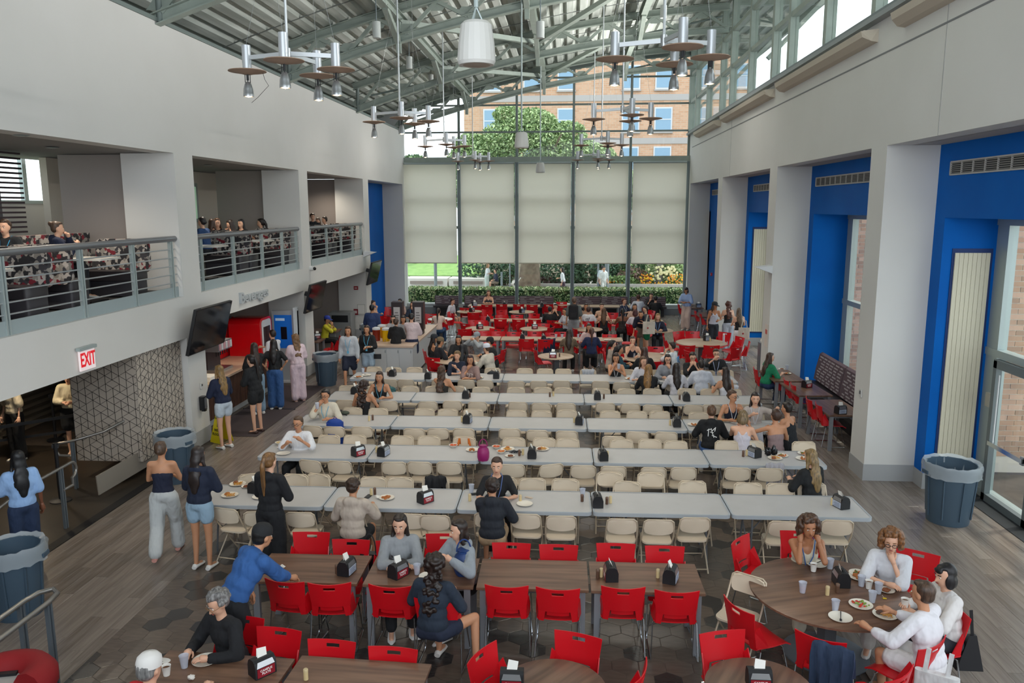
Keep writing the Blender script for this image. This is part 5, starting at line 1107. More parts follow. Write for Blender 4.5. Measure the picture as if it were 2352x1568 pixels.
def leaf_blob(pts, n, size, mats, name, parent, seed=1, spread=1.0, shape=None):
    """one object of many small leaf quads scattered in ellipsoids (c, r)"""
    q = np.random.RandomState(seed); V = []; F = []; MI = []; tot = sum(r[0]*r[1]+r[2]*r[1] for c, r in pts)
    for c, r in pts:
        k = int(n*(r[0]*r[1]+r[2]*r[1])/tot)
        d = q.normal(size=(k, 3)); d /= np.linalg.norm(d, axis=1)[:, None]; rad = q.uniform(.55, 1, (k, 1))**.5
        if shape == 'box': d = q.uniform(-1, 1, (k, 3)); j = q.randint(0, 3, k); d[np.arange(k), j] = np.where(q.rand(k) < .5, -1, 1)*q.uniform(.85, 1, k); rad = 1
        P = np.array(c)+d*rad*np.array(r)
        a = q.normal(size=(k, 3)); a /= np.linalg.norm(a, axis=1)[:, None]; b = np.cross(a, q.normal(size=(k, 3))); b /= np.linalg.norm(b, axis=1)[:, None]
        s = size*q.uniform(.6, 1.3, (k, 1)); base = len(V)*1
        quad = np.stack([P-a*s, P+b*s*.5, P+a*s, P-b*s*.5], 1).reshape(-1, 3)
        off = sum(len(v) for v in V); V.append(quad)
        idx = np.arange(k*4).reshape(-1, 4)+off; F.append(idx); MI.append(q.randint(0, len(mats), k))
    V = np.concatenate(V); F = np.concatenate(F); MI = np.concatenate(MI)
    me = bpy.data.meshes.new(name); me.vertices.add(len(V)); me.vertices.foreach_set('co', V.ravel()); me.loops.add(len(F)*4); me.loops.foreach_set('vertex_index', F.ravel())
    me.polygons.add(len(F)); me.polygons.foreach_set('loop_start', np.arange(len(F))*4); me.polygons.foreach_set('loop_total', np.full(len(F), 4)); me.polygons.foreach_set('material_index', MI.astype(np.int32))
    me.update(); me.validate()
    for m in mats: me.materials.append(m)
    o = bpy.data.objects.new(name, me); COL.objects.link(o); o['kind'] = 'stuff'
    if parent is not None: o.parent = parent
    return o
G1, G2, G3, G4 = mat('9ab078', .6), mat('74905a', .6), mat('4a6847', .7), mat('b3c694', .6); DG1, DG2 = mat('557359', .7), mat('3f5c48', .7)
for k, (a, b) in enumerate(((-7.9, -1.2), (-1.2, 5.6))):
    t = thing('hedge', 'clipped green hedge just outside the back window, %s half' % ('left', 'right')[k], 'hedge', ((a+b)/2, 38.6, -.05))
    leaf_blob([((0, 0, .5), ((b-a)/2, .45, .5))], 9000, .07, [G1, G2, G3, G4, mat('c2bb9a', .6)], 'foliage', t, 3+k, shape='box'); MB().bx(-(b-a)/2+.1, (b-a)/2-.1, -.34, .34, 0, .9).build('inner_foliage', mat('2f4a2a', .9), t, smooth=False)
# concrete seat walls with wooden seats
for k, (a, b) in enumerate(((-13.5, -10.2), (-10.1, -7.5), (-7.4, -5.0))):
    t = thing('seat_wall', 'pale concrete seat wall with an inset wooden bench, %s' % ['left', 'middle', 'right'][k], 'wall', ((a+b)/2, 48.5, -.06)); w = (b-a)/2
    MB().bx(-w, w, 0, 1.6, 0, .55).build('wall', mat('d5d1cb', .8), t, smooth=False); MB().bx(-w+.3, w-.3, -.12, .02, .22, .4).build('bench_seat', mat('8c8078', .7), t, smooth=False)
t = thing('planter_wall', 'low pale wall in front of the flower bed', 'wall', (0, 46.8, -.06)); MB().bx(-2.2, 8, -.2, .2, 0, .42).build('wall', mat('a9a39d', .8), t, smooth=False)
def shrub(name, label, px, py, Y, r, cols, n=2200, size=.12, seed=1, cat='shrub'):
    p = on(px, py, 1, Y); t = thing(name, label, cat, (p.x, p.y, -.05)); c = (0, 0, p.z)
    leaf_blob([(c, r), ((r[0]*.4, .1, p.z*.8), (r[0]*.6, r[1], r[2]*.8))], n, size, cols, 'foliage', t, seed); MB().cyl((0, 0, 0), (0, 0, p.z), .06).build('stem', mat('5b4a3a', .9), t)
for k, (nm, lb, px, py, Y, r, cols) in enumerate([('shrub', 'dark green shrub left of the tree trunk', 1120, 615, 50, (1.9, 1, 1.1), [DG1, DG2, G3]), ('shrub', 'dark shrub right of the tree trunk', 1290, 625, 49, (1.6, 1, 1.0), [DG1, G3, DG2]), ('shrub', 'dark green shrub behind the two boys outside', 1365, 612, 49, (1.6, 1, 1.1), [DG1, DG2, G3]),
    ('shrub', 'tall green shrub left of the white hydrangea', 1430, 610, 50, (1.6, 1, 1.3), [G3, DG1, G2]), ('shrub', 'dusty pink grass clump in the flower bed', 1455, 640, 48.3, (1.1, .6, .7), [mat('9c8078', .8), mat('84705f', .8), mat('6f8a50', .8)]), ('hydrangea', 'hydrangea with cream blossoms by the right end', 1530, 625, 48.5, (1.3, .8, 1.1), [G1, G2, G4]),
    ('shrub', 'light green flowering shrub below the pink grass', 1420, 650, 47.6, (1.3, .5, .5), [G1, G2]), ('shrub', 'shrub between flower bed and right frame', 1565, 630, 49, (1.2, .8, 1.3), [G3, G2, DG1]), ('shrub', 'low purple-brown groundcover under the trunk', 1240, 650, 48.6, (1.6, .6, .45), [mat('6a5458', .9), mat('4e4a40', .9), DG2])]):
    shrub(nm, lb, px, py, Y, r, cols, seed=20+k)
t = thing('flower_patch', 'orange and yellow flowers in front of the shrubs', 'flowers', (0, 0, 0))
q = random.Random(8); m = MB()
for k in range(170):
    px = q.choice([q.uniform(1398, 1432), q.uniform(1478, 1534), q.uniform(1535, 1570), q.uniform(1470, 1500)]); py = q.uniform(645, 664) if px < 1535 else q.uniform(630, 660); py = q.uniform(630, 645) if 1470 < px < 1500 and q.random() < .5 else py
    p = on(px, py, 1, 47.1+q.random()*.4); m.ell(tuple(p), .055, 5, 3, mi=q.randrange(2))
o = m.build('blossoms', [mat('e08a1e', .6), mat('e6b62a', .6)], t); o['kind'] = 'stuff'
hy = thing('hydrangea_blossoms', 'cream hydrangea heads on the right shrub', 'flowers', (0, 0, 0)); m = MB()
for k in range(60): p = on(q.gauss(1530, 17), q.gauss(626, 12), 1, 47.6); m.ell(tuple(p), q.uniform(.06, .1), 6, 4)
m.build('blossoms', mat('e8e2b0', .7), hy)['kind'] = 'stuff'
# trees
t = thing('tree', 'broad leafy green tree filling the upper back window', 'tree', (-2.35, 46.5, -.05))
MB().tube([(0, 0, 0), (.05, 0, 1.5), (-.1, 0, 3.4), (.1, 0, 5.5)], [.72, .55, .42, .3], 12).build('trunk', mat('8a7a68', .9, noise=(3, '6b5c4e', 1)), t)
for a in range(7): MB().tube([(0, 0, 3.2+a*.3), (1.3*math.cos(a*.9), math.sin(a*.9), 5.4+a*.25), (2.9*math.cos(a*.9), 2*math.sin(a*.9), 7.0+a*.3)], [.2, .12, .04], 7).build('branch', mat('6d5f50', .9), t)
leaf_blob([((-.3, 0, 8.0), (2.9, 2, 2.0)), ((-2.6, 0, 7.2), (2.3, 1.7, 1.5)), ((2.3, 0, 7.1), (2.7, 1.7, 1.7)), ((.1, 0, 9.2), (1.7, 1.4, 1.2)), ((-1, 0, 5.8), (4.4, 2, 1.4)), ((4.2, 0, 6.2), (1.9, 1.5, 1.5)), ((-4.2, 0, 6.4), (1.5, 1, 1.2)), ((-3.4, .2, 8.3), (1.0, .9, .8)), ((2.2, .2, 8.9), (1.1, .9, .8)), ((4.0, 0, 7.6), (1.0, .8, .7)), ((-1.2, 0, 10.0), (.9, .8, .6)), ((5.8, 0, 5.6), (1.0, .8, .9)), ((-5.6, 0, 5.8), (.8, .7, .8))], 75000, .10, [mat('9db57c', .6), mat('aec08c', .6), mat('869f6a', .6), mat('6b8657', .6)], 'crown', t, 77)
t = thing('small_tree', 'slim tree trunk on the lawn at the left of the back window', 'tree', (-10.9, 56, .8)); MB().tube([(0, 0, 0), (-.2, 0, 2), (.1, 0, 4.5)], [.16, .13, .1], 9).build('trunk', mat('6a5a4c', .9), t); leaf_blob([((0, 0, 6.0), (2.2, 1.8, 1.6))], 5000, .16, [G2, G3], 'crown', t, 5)
t = thing('young_tree', 'slim grey tree trunk among the flowers by the right frame', 'tree', (5.35, 47.9, -.05)); MB().cyl((0, 0, 0), (.05, 0, 3.6), .2, .15).build('trunk', mat('7c7a76', .9), t); leaf_blob([((0, 0, 5.0), (1.8, 1.2, 1.4))], 3500, .14, [G1, G2], 'crown', t, 6)
# poles outside
for px, Y, r_, w in ((1000, 44.5, .09, 'grey lamp post left of the seat wall'), (1152, 45, .06, 'dark short post beside the seated man outside'), (1171, 45, .04, 'thin sign post outside'), (1374, 46, .06, 'thin pale post behind the two boys outside'), (1394, 45, .13, 'thick grey post right of the two boys outside'), (1440, 45.5, .07, 'dark post in front of the pink grass')):
    x = xat(px, Y, 1.5); h = 6 if r_ > .08 else (1.25 if px == 1152 else 1.9 if px in (1171, 1440) else 5)
    t = thing('post', w, 'post', (x, Y, -.06)); MB().cyl((0, 0, .05), (0, 0, h), r_, n=12).build('shaft', mat('7d868a', .5), t); MB().cyl((0, 0, 0), (0, 0, .1), r_*1.9, n=12).build('base', mat('6c7478', .5), t)
t = thing('lounge_chair', 'pale angular outdoor lounge chair by the seated man', 'chair', (xat(1165, 44.5, .4), 44.5, -.06)); MB().bar((-.6, 0, .25), (.35, 0, .3), .6, .05).build('seat', mat('cfcac2', .7), t, smooth=False); MB().bar((.3, 0, .3), (.75, 0, .95), .6, .05).build('back', mat('cfcac2', .7), t, smooth=False); MB().bx(-.5, .4, -.25, .25, 0, .2).build('base', mat('a9a49c', .7), t, smooth=False)
# brick residence building behind
bd = thing('brick_building', 'tan brick residence building with grey stone bands behind the tree', 'building', (0, 62, 0))
BR = mat('cf9f7c', .9, name='brick_facade').copy(); nt = BR.node_tree; b_ = nt.nodes['Principled BSDF']; tc = nt.nodes.new('ShaderNodeTexCoord'); mp = nt.nodes.new('ShaderNodeMapping'); mp.inputs['Rotation'].default_value = (PI/2, 0, 0); br = nt.nodes.new('ShaderNodeTexBrick'); br.inputs['Scale'].default_value = 1
br.inputs['Color1'].default_value = lin('bb9274'); br.inputs['Color2'].default_value = lin('c8a286'); br.inputs['Mortar'].default_value = lin('bda893'); br.inputs['Brick Width'].default_value = .42; br.inputs['Row Height'].default_value = .15; br.inputs['Mortar Size'].default_value = .018
nt.links.new(tc.outputs['Object'], mp.inputs[0]); nt.links.new(mp.outputs[0], br.inputs['Vector']); nt.links.new(br.outputs[0], b_.inputs['Base Color'])
MB().bx(-8.1, 13, 0, 12, -.1, 19).build('facade', BR, bd, smooth=False)
for z in (4.0, 7.1, 9.7, 12.85, 16.0): MB().bx(-8.14, 13.04, -.06, 0, z-.22, z+.22).build('stone_band', mat('a9a5a2', .8), bd, smooth=False)
for z in (2.2, 5.4, 8.4, 11.25, 14.3, 17.4):
    for k, px in enumerate((1130, 1222, 1300, 1448, 1523, 1610, 1690)):
        x = xat(px, 62, 11) if k < 5 else 6.9+2.75*(k-4)
        f = MB().bx(x-.66, x+.66, -.08, .0, z-.88, z+.88).build('window_frame', mat('c9ccd0', .5), bd, smooth=False)
        MB().bx(x-.56, x+.56, -.1, -.08, z-.76, z+.78).build('pane', mat('7fa0b8', .15), f, smooth=False); MB().bx(x-.56, x+.56, -.12, -.1, z-.03, z+.03).build('glazing_bar', mat('d6d9dc', .5), f, smooth=False); MB().bx(x-.72, x+.72, -.16, 0, z-1.0, z-.88).build('sill', mat('a9a5a2', .8), f, smooth=False)
t = thing('garden_wall', 'pale horizontal-course wall behind the shrubs', 'wall', (0, 54, 0)); MB().bx(-6.0, 14, 0, .5, -.1, 3.6).build('core', mat('b2a592', .9), t, smooth=False)
for k in range(9): MB().bx(-6.0, 14, -.03, 0, k*.4, k*.4+.37).build('course', mat('b9ad9a', .9), t, smooth=False)
# brick piers outside the right windows: single bricks on a mortar core
def pier(yc, x0, x1, z0, z1, label):
    t = thing('brick_pier', label, 'brick wall', (x0, yc, 0)); MB().bx(0, x1-x0, 0, 2.0, -.1, z1+2).build('mortar_core', MORTAR, t, smooth=False)
    mes = []
    for mt in (BRICK, BRICK2, mat('a98872', .9), mat('c9a48c', .9)):
        m = MB(); m.bx(0, .245, -.012, .03, 0, .083); me = m.mesh('brick'); me.materials.append(mt); mes.append(me)
    z = z0; r_ = 0
    while z < z1:
        x = -.13 if r_ % 2 else 0
        while x < x1-x0-.1:
            o = bpy.data.objects.new('brick', RN.choice(mes)); COL.objects.link(o); o.parent = t; o.location = (max(x, .0), RN.uniform(-.003, .003), z); x += .258
        z += .097; r_ += 1
pier(14.6, 7.3, 8.9, .3, 4.75, 'brick wall outside the near right window'); pier(21.5, 7.3, 8.4, .3, 4.7, 'brick wall outside the window behind the bench')
t = thing('stone_boulder', 'white rough stone outside the entrance door', 'rock', (8.3, 12.6, 0)); m = MB(); m.ell((0, 0, .4), (.7, .6, .55), 12, 8); q = random.Random(2); m.v = [(v[0]*(1+q.uniform(-.12, .12)), v[1]*(1+q.uniform(-.12, .12)), v[2]) for v in m.v]; m.build('stone', mat('cfccc6', .9), t, smooth=False)
# ================================================================ PEOPLE
REM = []      # bodies and garments waiting for one remesh pass
SKINS = {'l': mat('d9a88c', .5), 'm': mat('c08a68', .5), 't': mat('a8714f', .5), 'd': mat('7a4c36', .5)}
def hairm(c):
    return mat(c, .45, noise=((60, 60, 8), '%02x%02x%02x' % tuple(int(int(c[i:i+2], 16)*.6) for i in (0, 2, 4)), 1.0))
def cloth(c):
    m = mat(c, .85, bump=((9, 9, 5), .9))
    for n in m.node_tree.nodes:
        if n.type == 'BUMP': n.inputs['Distance'].default_value = .05
    return m
def V3(*a): return Vector(a)
def ik(S, T, a, b, pole):
    d = T-S; L = d.length
    if L > (a+b)*.985: T = S+d*((a+b)*.985/L); d = T-S; L = d.length
    if L < abs(a-b)+.02: T = S+d.normalized()*(abs(a-b)+.02); d = T-S; L = d.length
    n = d/L; x = (a*a-b*b+L*L)/(2*L); h = math.sqrt(max(0, a*a-x*x)); p = pole-n*pole.dot(n); p = p.normalized() if p.length > 1e-5 else V3(0, -1, 0)
    return S+n*x+p*h, T
def hand_mesh(m, W, d, up, side, curl=.5, s=1.):
    """palm and five fingers grown from wrist W along d; up = back of the hand"""
    d = d.normalized(); x = d.cross(up).normalized(); up = x.cross(d)
    if side < 0: tx = x
    else: tx = -x
    P = lambda a, b, c: W+(tx*a+d*b+up*c)*s
    m.tube([P(0, -.03, 0), P(0, .0, 0), P(0, .03, .002), P(0, .07, .003), P(0, .085, .002)], [.024*s, .026*s, .034*s, .036*s, .02*s], 8)
    for k, (a, l) in enumerate(((.026, .066), (.009, .074), (-.009, .069), (-.026, .054))):
        p = P(a, .078, .002); pth = [P(a*.9, .06, .002), p]; an = 0.
        for j, f in enumerate((.45, .32, .25)):
            an += curl*(.55+.25*j); p = p+(d*math.cos(an)-up*math.sin(an)+tx*a*1.2)*l*f*s; pth.append(p)
        m.tube(pth, [.0085*s, .009*s, .0085*s, .0078*s, .006*s], 6)
    m.tube([P(.018, .015, -.002), P(.04, .04, -.006), P(.05, .066, -.014-.02*curl), P(.046, .088, -.02-.035*curl)], [.012*s, .011*s, .0095*s, .007*s], 6)
def person(px, py, h, label, pose='sit', top=('222222', .45), bot=('22252c', 'long'), hair='short', hc='3a2a20', skin='l', arms=('table', 'table'), lean=.12, turn=0, nod=.15, z0=0., s=1., wide=0, hood=0, glasses=None, lanyard=None, cap=None, shoes='dcdad6', legs=None, group=None, dcut=None, pos=None, beard=0):
    m_ = 1+.07*wide
    sit = pose == 'sit'
    P = V3(0, -.04, .55) if sit else V3(0, 0, .93*s)
    if pose == 'bend': P = V3(0, -.08, .93*s)
    u = V3(0, math.sin(lean), math.cos(lean)); fw = V3(0, math.cos(lean), -math.sin(lean))
    tl = .5*s; nb = P+u*tl; nd = V3(0, math.sin(lean*.6), math.cos(lean*.6)); hd = nb+nd*.155*s+V3(0, .015, 0)
    sh = {q: nb-u*.05*s+V3(q*.157*s*m_, 0, 0) for q in (1, -1)}
    # place under the photo position of the head
    a = math.radians(h); co, si = math.cos(-a), math.sin(-a)
    if pos is None:
        hw = at(px, py, z0+hd.z); ox = hd.x*co-hd.y*si; oy = hd.x*si+hd.y*co; root_xy = (hw.x-ox, hw.y-oy)
    else: root_xy = pos
    t = thing('person', label, 'person', (root_xy[0], root_xy[1], z0), rd(h), group)
    dist = (Vector((root_xy[0], root_xy[1], z0+1))-CC).length
    vox = .0125 if dist < 11.5 else .0195 if dist < 18 else .03
    if z0 < 0 or dist > 40: vox = .03
    sk = SKINS[skin]
    HM = Matrix.Translation(hd) @ Matrix.Rotation(-math.radians(turn), 4, 'Z') @ Matrix.Rotation(-nod, 4, 'X') @ Matrix.Scale(s, 4)
    hp = lambda x, y, z: HM @ V3(x, y, z)
    HR = HM.to_3x3().normalized()
    # ---- legs
    hips = {q: P+V3(q*.088*s, .0, -.03*s) for q in (1, -1)}; kn = {}; an = {}
    for i, q in enumerate((1, -1)):
        if legs: k_, f_ = legs[i]; kn[q] = V3(*k_); an[q] = V3(*f_)
        elif sit: kn[q] = V3(q*.12, .38, .53); an[q] = V3(q*.12, .36+.03*q, .085)
        elif pose == 'walk': kn[q] = V3(q*.09, .12*q+.05, .5*s); an[q] = V3(q*.08, .24*q-.02, .09+(.05 if q < 0 else 0))
        else: kn[q] = V3(q*.095*s, .02, .5*s); an[q] = V3(q*.1*s, -.01, .085)
    # ---- arms
    hands = {}; elb = {}
    tz = .79 if sit else 1.0
    for i, q in enumerate((1, -1)):
        c = arms[i]; pole = V3(q*.6, -.35, -.6); curl = .45; up = V3(0, .1, 1)
        if isinstance(c, tuple): T = V3(*c)
        elif c == 'table': T = V3(q*.13, hd.y+.24, .80)
        elif c == 'fold': T = V3(-q*.02, hd.y+.22, .80); pole = V3(q*1, -.2, -.2)
        elif c == 'lap': T = V3(q*.08, .22, .66)
        elif c == 'chin': T = hp(q*.03, .12, -.17); pole = V3(q*.5, .4, -1); curl = 1.1; up = V3(0, 1, .1)
        elif c == 'head': T = hp(q*.12, .02, -.06); pole = V3(q*1, .3, -.8); curl = .5; up = V3(q, .3, .2)
        elif c == 'cheek': T = hp(q*.1, .06, -.13); pole = V3(q*.25, .6, -1); curl = .8; up = V3(q, .2, .1)
        elif c == 'eat': T = hp(q*.05, .17, -.13); pole = V3(q*.7, 0, -1); curl = 1.; up = V3(0, 1, .4)
        elif c == 'phone': T = V3(q*.06, hd.y+.25, hd.z-.27); curl = 1.; up = V3(q*.6, .4, .3)
        elif c == 'down': T = sh[q]+V3(q*.08, .03, -.52*s); pole = V3(q*.3, -1, 0); up = V3(q, .0, .1); curl = .5
        elif c == 'front': T = V3(q*.07, .28, 1.12*s); curl = .9
        elif c == 'hip': T = P+V3(q*.17, -.03, .07); pole = V3(q*1, -.5, .2); up = V3(q, 0, .6)
        elif c == 'side': T = V3(q*.3, .3, .95*s)
        E_, T = ik(sh[q], T, .275*s, .245*s, pole); elb[q] = E_; hands[q] = (T, up, curl)
    b = MB()
    b.ell(P, (.15*s, .105*s, .11*s), 12, 8).ell(P+u*.15*s, (.128*s*m_, .092*s, .13*s), 12, 8).ell(P+u*.33*s, (.148*s*m_, .1*s, .15*s), 12, 8)
    b.seg(sh[1], sh[-1], .05*s, .05*s, 10); b.seg(nb-u*.03*s, hd-nd*.02, .052*s, .047*s, 10)
    for q in (1, -1):
        b.seg(hips[q], kn[q], .082*s, .053*s, 10).seg(kn[q], an[q], .052*s, .034*s, 9)
        f = V3(0, 1, 0); b.seg(an[q]+V3(0, -.02, -.04), an[q]+V3(0, .13, -.055), .035*s, .03*s, 8)
        b.seg(sh[q], elb[q], .046*s, .036*s, 9).seg(elb[q], hands[q][0], .036*s, .024*s, 9)
    # head: skull, face, jaw, nose, ears
    b.ell(hp(0, -.01, .02), (.077*s, .093*s, .095*s), 14, 10, rot=HR).ell(hp(0, .022, -.03), (.063*s, .066*s, .082*s), 12, 9, rot=HR).ell(hp(0, .052, -.083), (.03*s, .026*s, .022*s), 8, 6, rot=HR)
    b.seg(hp(0, .083, .008), hp(0, .105, -.028), .009*s, .014*s, 7)
    for q in (1, -1): b.ell(hp(q*.078, -.005, -.008), (.012*s, .02*s, .031*s), 8, 6, rot=HR)
    o = b.build('body', sk, t); hm_ = MB()
    for q in (1, -1):
        T, up, curl = hands[q]; hand_mesh(hm_, T, T-elb[q], up, q, curl, s)
    REM.append((o, vox, hm_, sk, 3))
    # ---- face
    vis = True
    for q in (1, -1):
        e = MB()
        if dist < 19: e.ell(hp(q*.03, .0735, .008), (.0125*s, .0085*s, .0062*s), 8, 6, rot=HR); e.ell(hp(q*.03, .0805, .008), (.0058*s, .0028*s, .0055*s), 7, 5, mi=1, rot=HR)
        else: e.ell(hp(q*.031, .079, .008), (.012*s, .006*s, .006*s), 6, 4, mi=1, rot=HR)
        e.build('eye', [mat('e6e0d8', .3), mat('2a1d16', .3)], t)
        MB().bar(hp(q*.016, .0875, .034), hp(q*.048, .0755, .036), .006*s, .007*s).build('eyebrow', hairm(hc), t)
    MB().ell(hp(0, .089, -.055), (.021*s, .006*s, .0065*s), 8, 5, rot=HR).build('mouth', mat('9c5148' if skin in 'lm' else '7c4438', .5), t)
    if beard: MB().ell(hp(0, .045, -.075), (.052*s, .045*s, .035*s), 10, 6, rot=HR).build('beard', hairm(hc), t)
    if glasses:
        g = MB()
        for q in (1, -1):
            g.tube([hp(q*.034+.024*math.cos(a_), .096, .006+.018*math.sin(a_)) for a_ in np.linspace(0, 2*PI, 13)[:-1]], .0022 if glasses != 'thick' else .0034, 5, closed=True)
            g.tube([hp(q*.058, .094, .01), hp(q*.08, .05, .012), hp(q*.083, -.01, .005)], .0022, 5)
        g.cyl(hp(-.01, .1, .01), hp(.01, .1, .01), .0025, n=5).build('glasses', mat('1a1718' if glasses != 'wire' else '8a6a4a', .3), t)
    # ---- garments
    tc, sl = top[0], top[1]; inf = (top[2] if len(top) > 2 else .012)+(.006 if top[1] > 0 else .002)+(.008 if pose == 'bend' else 0)
    g = MB(); low = .02 if not sit else .0
    if tc:
        g.ell(P+u*.06*s, ((.152+inf)*s, (.108+inf)*s, .12*s), 12, 8).ell(P+u*.17*s, ((.135+inf)*s*m_, (.098+inf)*s, .13*s), 12, 8)
        if sl <= 0:      # sleeveless: bodice below the collar bones, two straps
            g.ell(P+u*.29*s, ((.148+inf*.6)*s*m_, (.102+inf)*s, .125*s), 12, 8)
            if sl == 0:
                for q in (1, -1): g.tube([P+u*.33*s+fw*.105*s+V3(q*.06*s, 0, 0), nb+u*.005+V3(q*.085*s, .02, .0), P+u*.36*s-fw*.1*s+V3(q*.06*s, 0, 0)], .022*s, 7)
        else:
            g.ell(P+u*.32*s, ((.15+inf)*s*m_, (.103+inf)*s, .155*s), 12, 8); g.seg(sh[1], sh[-1], (.043+inf)*s, (.043+inf)*s, 10); g.ell(nb-u*.075*s-fw*.01, ((.125+inf)*s, (.075+inf)*s, .075*s), 10, 7)
            if lean > .4: g.ell(nb-u*.05-fw*.035, (.14*s, .1*s, .1*s), 10, 7).ell(nb-u*.16-fw*.03, (.15*s, .11*s, .12*s), 10, 7)
            for q in (1, -1):
                k = min(1, sl/.5); g.seg(sh[q], sh[q].lerp(elb[q], k), (.043+inf)*s, (.042+inf*(1.3 if sl < .6 else 1))*s, 9)
                if sl > .5: g.seg(elb[q], elb[q].lerp(hands[q][0], (sl-.5)*2*.93), (.04+inf)*s, (.03+inf*.8)*s, 9)
            if hood: g.ell(nb-fw*.075*s-u*.02, (.115*s, .06*s, .075*s), 10, 7, rot=Matrix.Rotation(-lean, 3, 'X')).seg(nb+V3(.07*s, 0, .0), nb+V3(0, .065*s, -.04*s), .026, .02, 7).seg(nb+V3(-.07*s, 0, 0), nb+V3(0, .065*s, -.04*s), .026, .02, 7)
        o = g.build('top', cloth(tc), t); REM.append((o, vox, None, None, 7 if vox < .02 else 3))
        if len(top) > 3 and top[3]:   # print on the back or front: colour, side
            pc, sd = top[3]; c = P+u*.3*s+fw*(sd*(.118+inf)*s); f = MB(); rr = random.Random(5); R3 = Matrix.Rotation(-lean, 3, 'X')
            for k in range(9): a_ = rr.uniform(0, 6.3); w_ = rr.uniform(.02, .06); q0 = c+R3 @ V3(rr.uniform(-.06, .06), 0, rr.uniform(-.08, .07)); f.bar(q0-R3 @ V3(w_*math.cos(a_), 0, w_*math.sin(a_)), q0+R3 @ V3(w_*math.cos(a_), 0, w_*math.sin(a_)), .012, .011, up=fw)
            f.build('back_print' if sd < 0 else 'front_print', mat(pc, .7), t, smooth=False)
    bc, bk = bot[0], bot[1]; bi = bot[2] if len(bot) > 2 else .012
    g = MB(); g.ell(P+u*.0, ((.153+bi)*s, (.11+bi)*s, .115*s), 12, 8)
    for q in (1, -1):
        k = {'long': 1, 'shorts': .72, 'mini': .42}[bk]
        g.seg(hips[q], hips[q].lerp(kn[q], k), (.086+bi)*s, (.062+bi*1.4 if k == 1 else .08+bi)*s, 10)
        if bk == 'long': g.seg(kn[q], kn[q].lerp(an[q], .93), (.06+bi*1.3)*s, (.045+bi*1.8)*s, 10)
    o = g.build('trousers' if bk == 'long' else 'shorts', cloth(bc), t); REM.append((o, vox, None, None, 3))
    for q in (1, -1):
        sh_ = MB(); A = an[q]; n = 8; ring = []
        prof = [(-.065, .034, .05), (-.04, .04, .075), (.03, .042, .06), (.09, .046, .042), (.15, .042, .034), (.185, .02, .024)]
        for (y, w_, hh) in prof:
            for j in range(n): a_ = 2*PI*j/n; ring.append((A.x+w_*math.cos(a_), A.y+y, A.z-.083+max(0, hh*(.5+.5*math.sin(a_)))))
        sh_.add(ring, [(i*n+j, i*n+(j+1) % n, (i+1)*n+(j+1) % n, (i+1)*n+j) for i in range(len(prof)-1) for j in range(n)]+[tuple(range(n))[::-1], tuple(range(5*n, 6*n))])
        sh_.build('shoe', mat(shoes, .6), t)
    # ---- hair
    H_ = MB(); sm = 2; E_ = lambda c, r: H_.ell(hp(*c), tuple(x*s for x in r), 12, 9, rot=HR)
    hv = vox*.9
    if hair != 'bald':
        E_((0, -.036, .04), (.087, .088, .09))
        if hair != 'short' or True: E_((0, -.045, -.01), (.08, .07, .07))
        E_((0, .022, .098), (.058, .045, .024))
    back = lambda k, off: nb-u*k-fw*off
    if hair in ('long', 'wavy', 'halfup'):
        for q in (1, -1): H_.seg(hp(q*.07, -.02, .01), hp(q*.082, .005, -.1), .026*s, .024*s, 8); H_.seg(hp(q*.082, .0, -.1), nb+V3(q*.1*s, .02 if q > 0 else -.03, -.06), .026*s, .024*s, 8); H_.seg(nb+V3(q*.1*s, .02 if q > 0 else -.03, -.06), nb-u*.2+V3(q*.09*s, -.0, 0)+fw*(.1 if q > 0 else -.1), .028*s, .015*s, 8)
        H_.ell(hp(0, -.07, -.07), (.08*s, .045*s, .1*s), 10, 7, rot=HR); p = back(.05, .085); H_.ell(p, (.1*s, .04*s, .12*s), 10, 7); p = back(.17, .115); H_.ell(p, (.09*s, .035*s, .13*s), 10, 7); H_.ell(back(.27, .115), (.06*s, .028*s, .09*s), 10, 7)
    if hair == 'bob':
        for q in (1, -1): H_.ell(hp(q*.068, -.01, -.04), (.034*s, .06*s, .085*s), 10, 7, rot=HR)
        H_.ell(hp(0, -.06, -.05), (.085*s, .055*s, .1*s), 10, 7, rot=HR); H_.ell(hp(0, .07, .07), (.06*s, .022*s, .03*s), 8, 6, rot=HR)
    if hair == 'pony':
        H_.ell(hp(0, -.12, .05), .026*s, 8, 6); H_.seg(hp(0, -.13, .05), hp(0, -.15, -.06), .03*s, .034*s, 8); H_.seg(hp(0, -.15, -.06), back(.12, .13), .036*s, .03*s, 8); H_.seg(back(.12, .13), back(.26, .125), .03*s, .012*s, 8)
    if hair == 'bun': H_.ell(hp(0, -.12, .07), .042*s, 10, 7)
    if hair == 'lowbun': H_.ell(hp(0, -.115, -.02), .038*s, 10, 7)
    if hair in ('curly', 'bigcurl', 'longcurl', 'greycurl'):
        q_ = random.Random(int(px)); n = (80 if hair == 'bigcurl' else 56) if dist < 14 else 26; rr = {'curly': .02, 'bigcurl': .03, 'longcurl': .026, 'greycurl': .024}[hair]; ex = {'curly': .0, 'bigcurl': .028, 'longcurl': .012, 'greycurl': .012}[hair]
        for k in range(n):
            th = q_.uniform(0, 2*PI); ph = q_.uniform(-.35, 1); d_ = V3(math.cos(th)*math.sqrt(max(0, 1-ph*ph)), math.sin(th)*math.sqrt(max(0, 1-ph*ph)), ph)
            if d_.y > .35 and d_.z < .62: continue
            H_.ell(hp(d_.x*(.085+ex), -.02+d_.y*(.092+ex), .03+d_.z*(.088+ex)), rr*s, 7, 5)
        hv = vox*.8; sm = 1
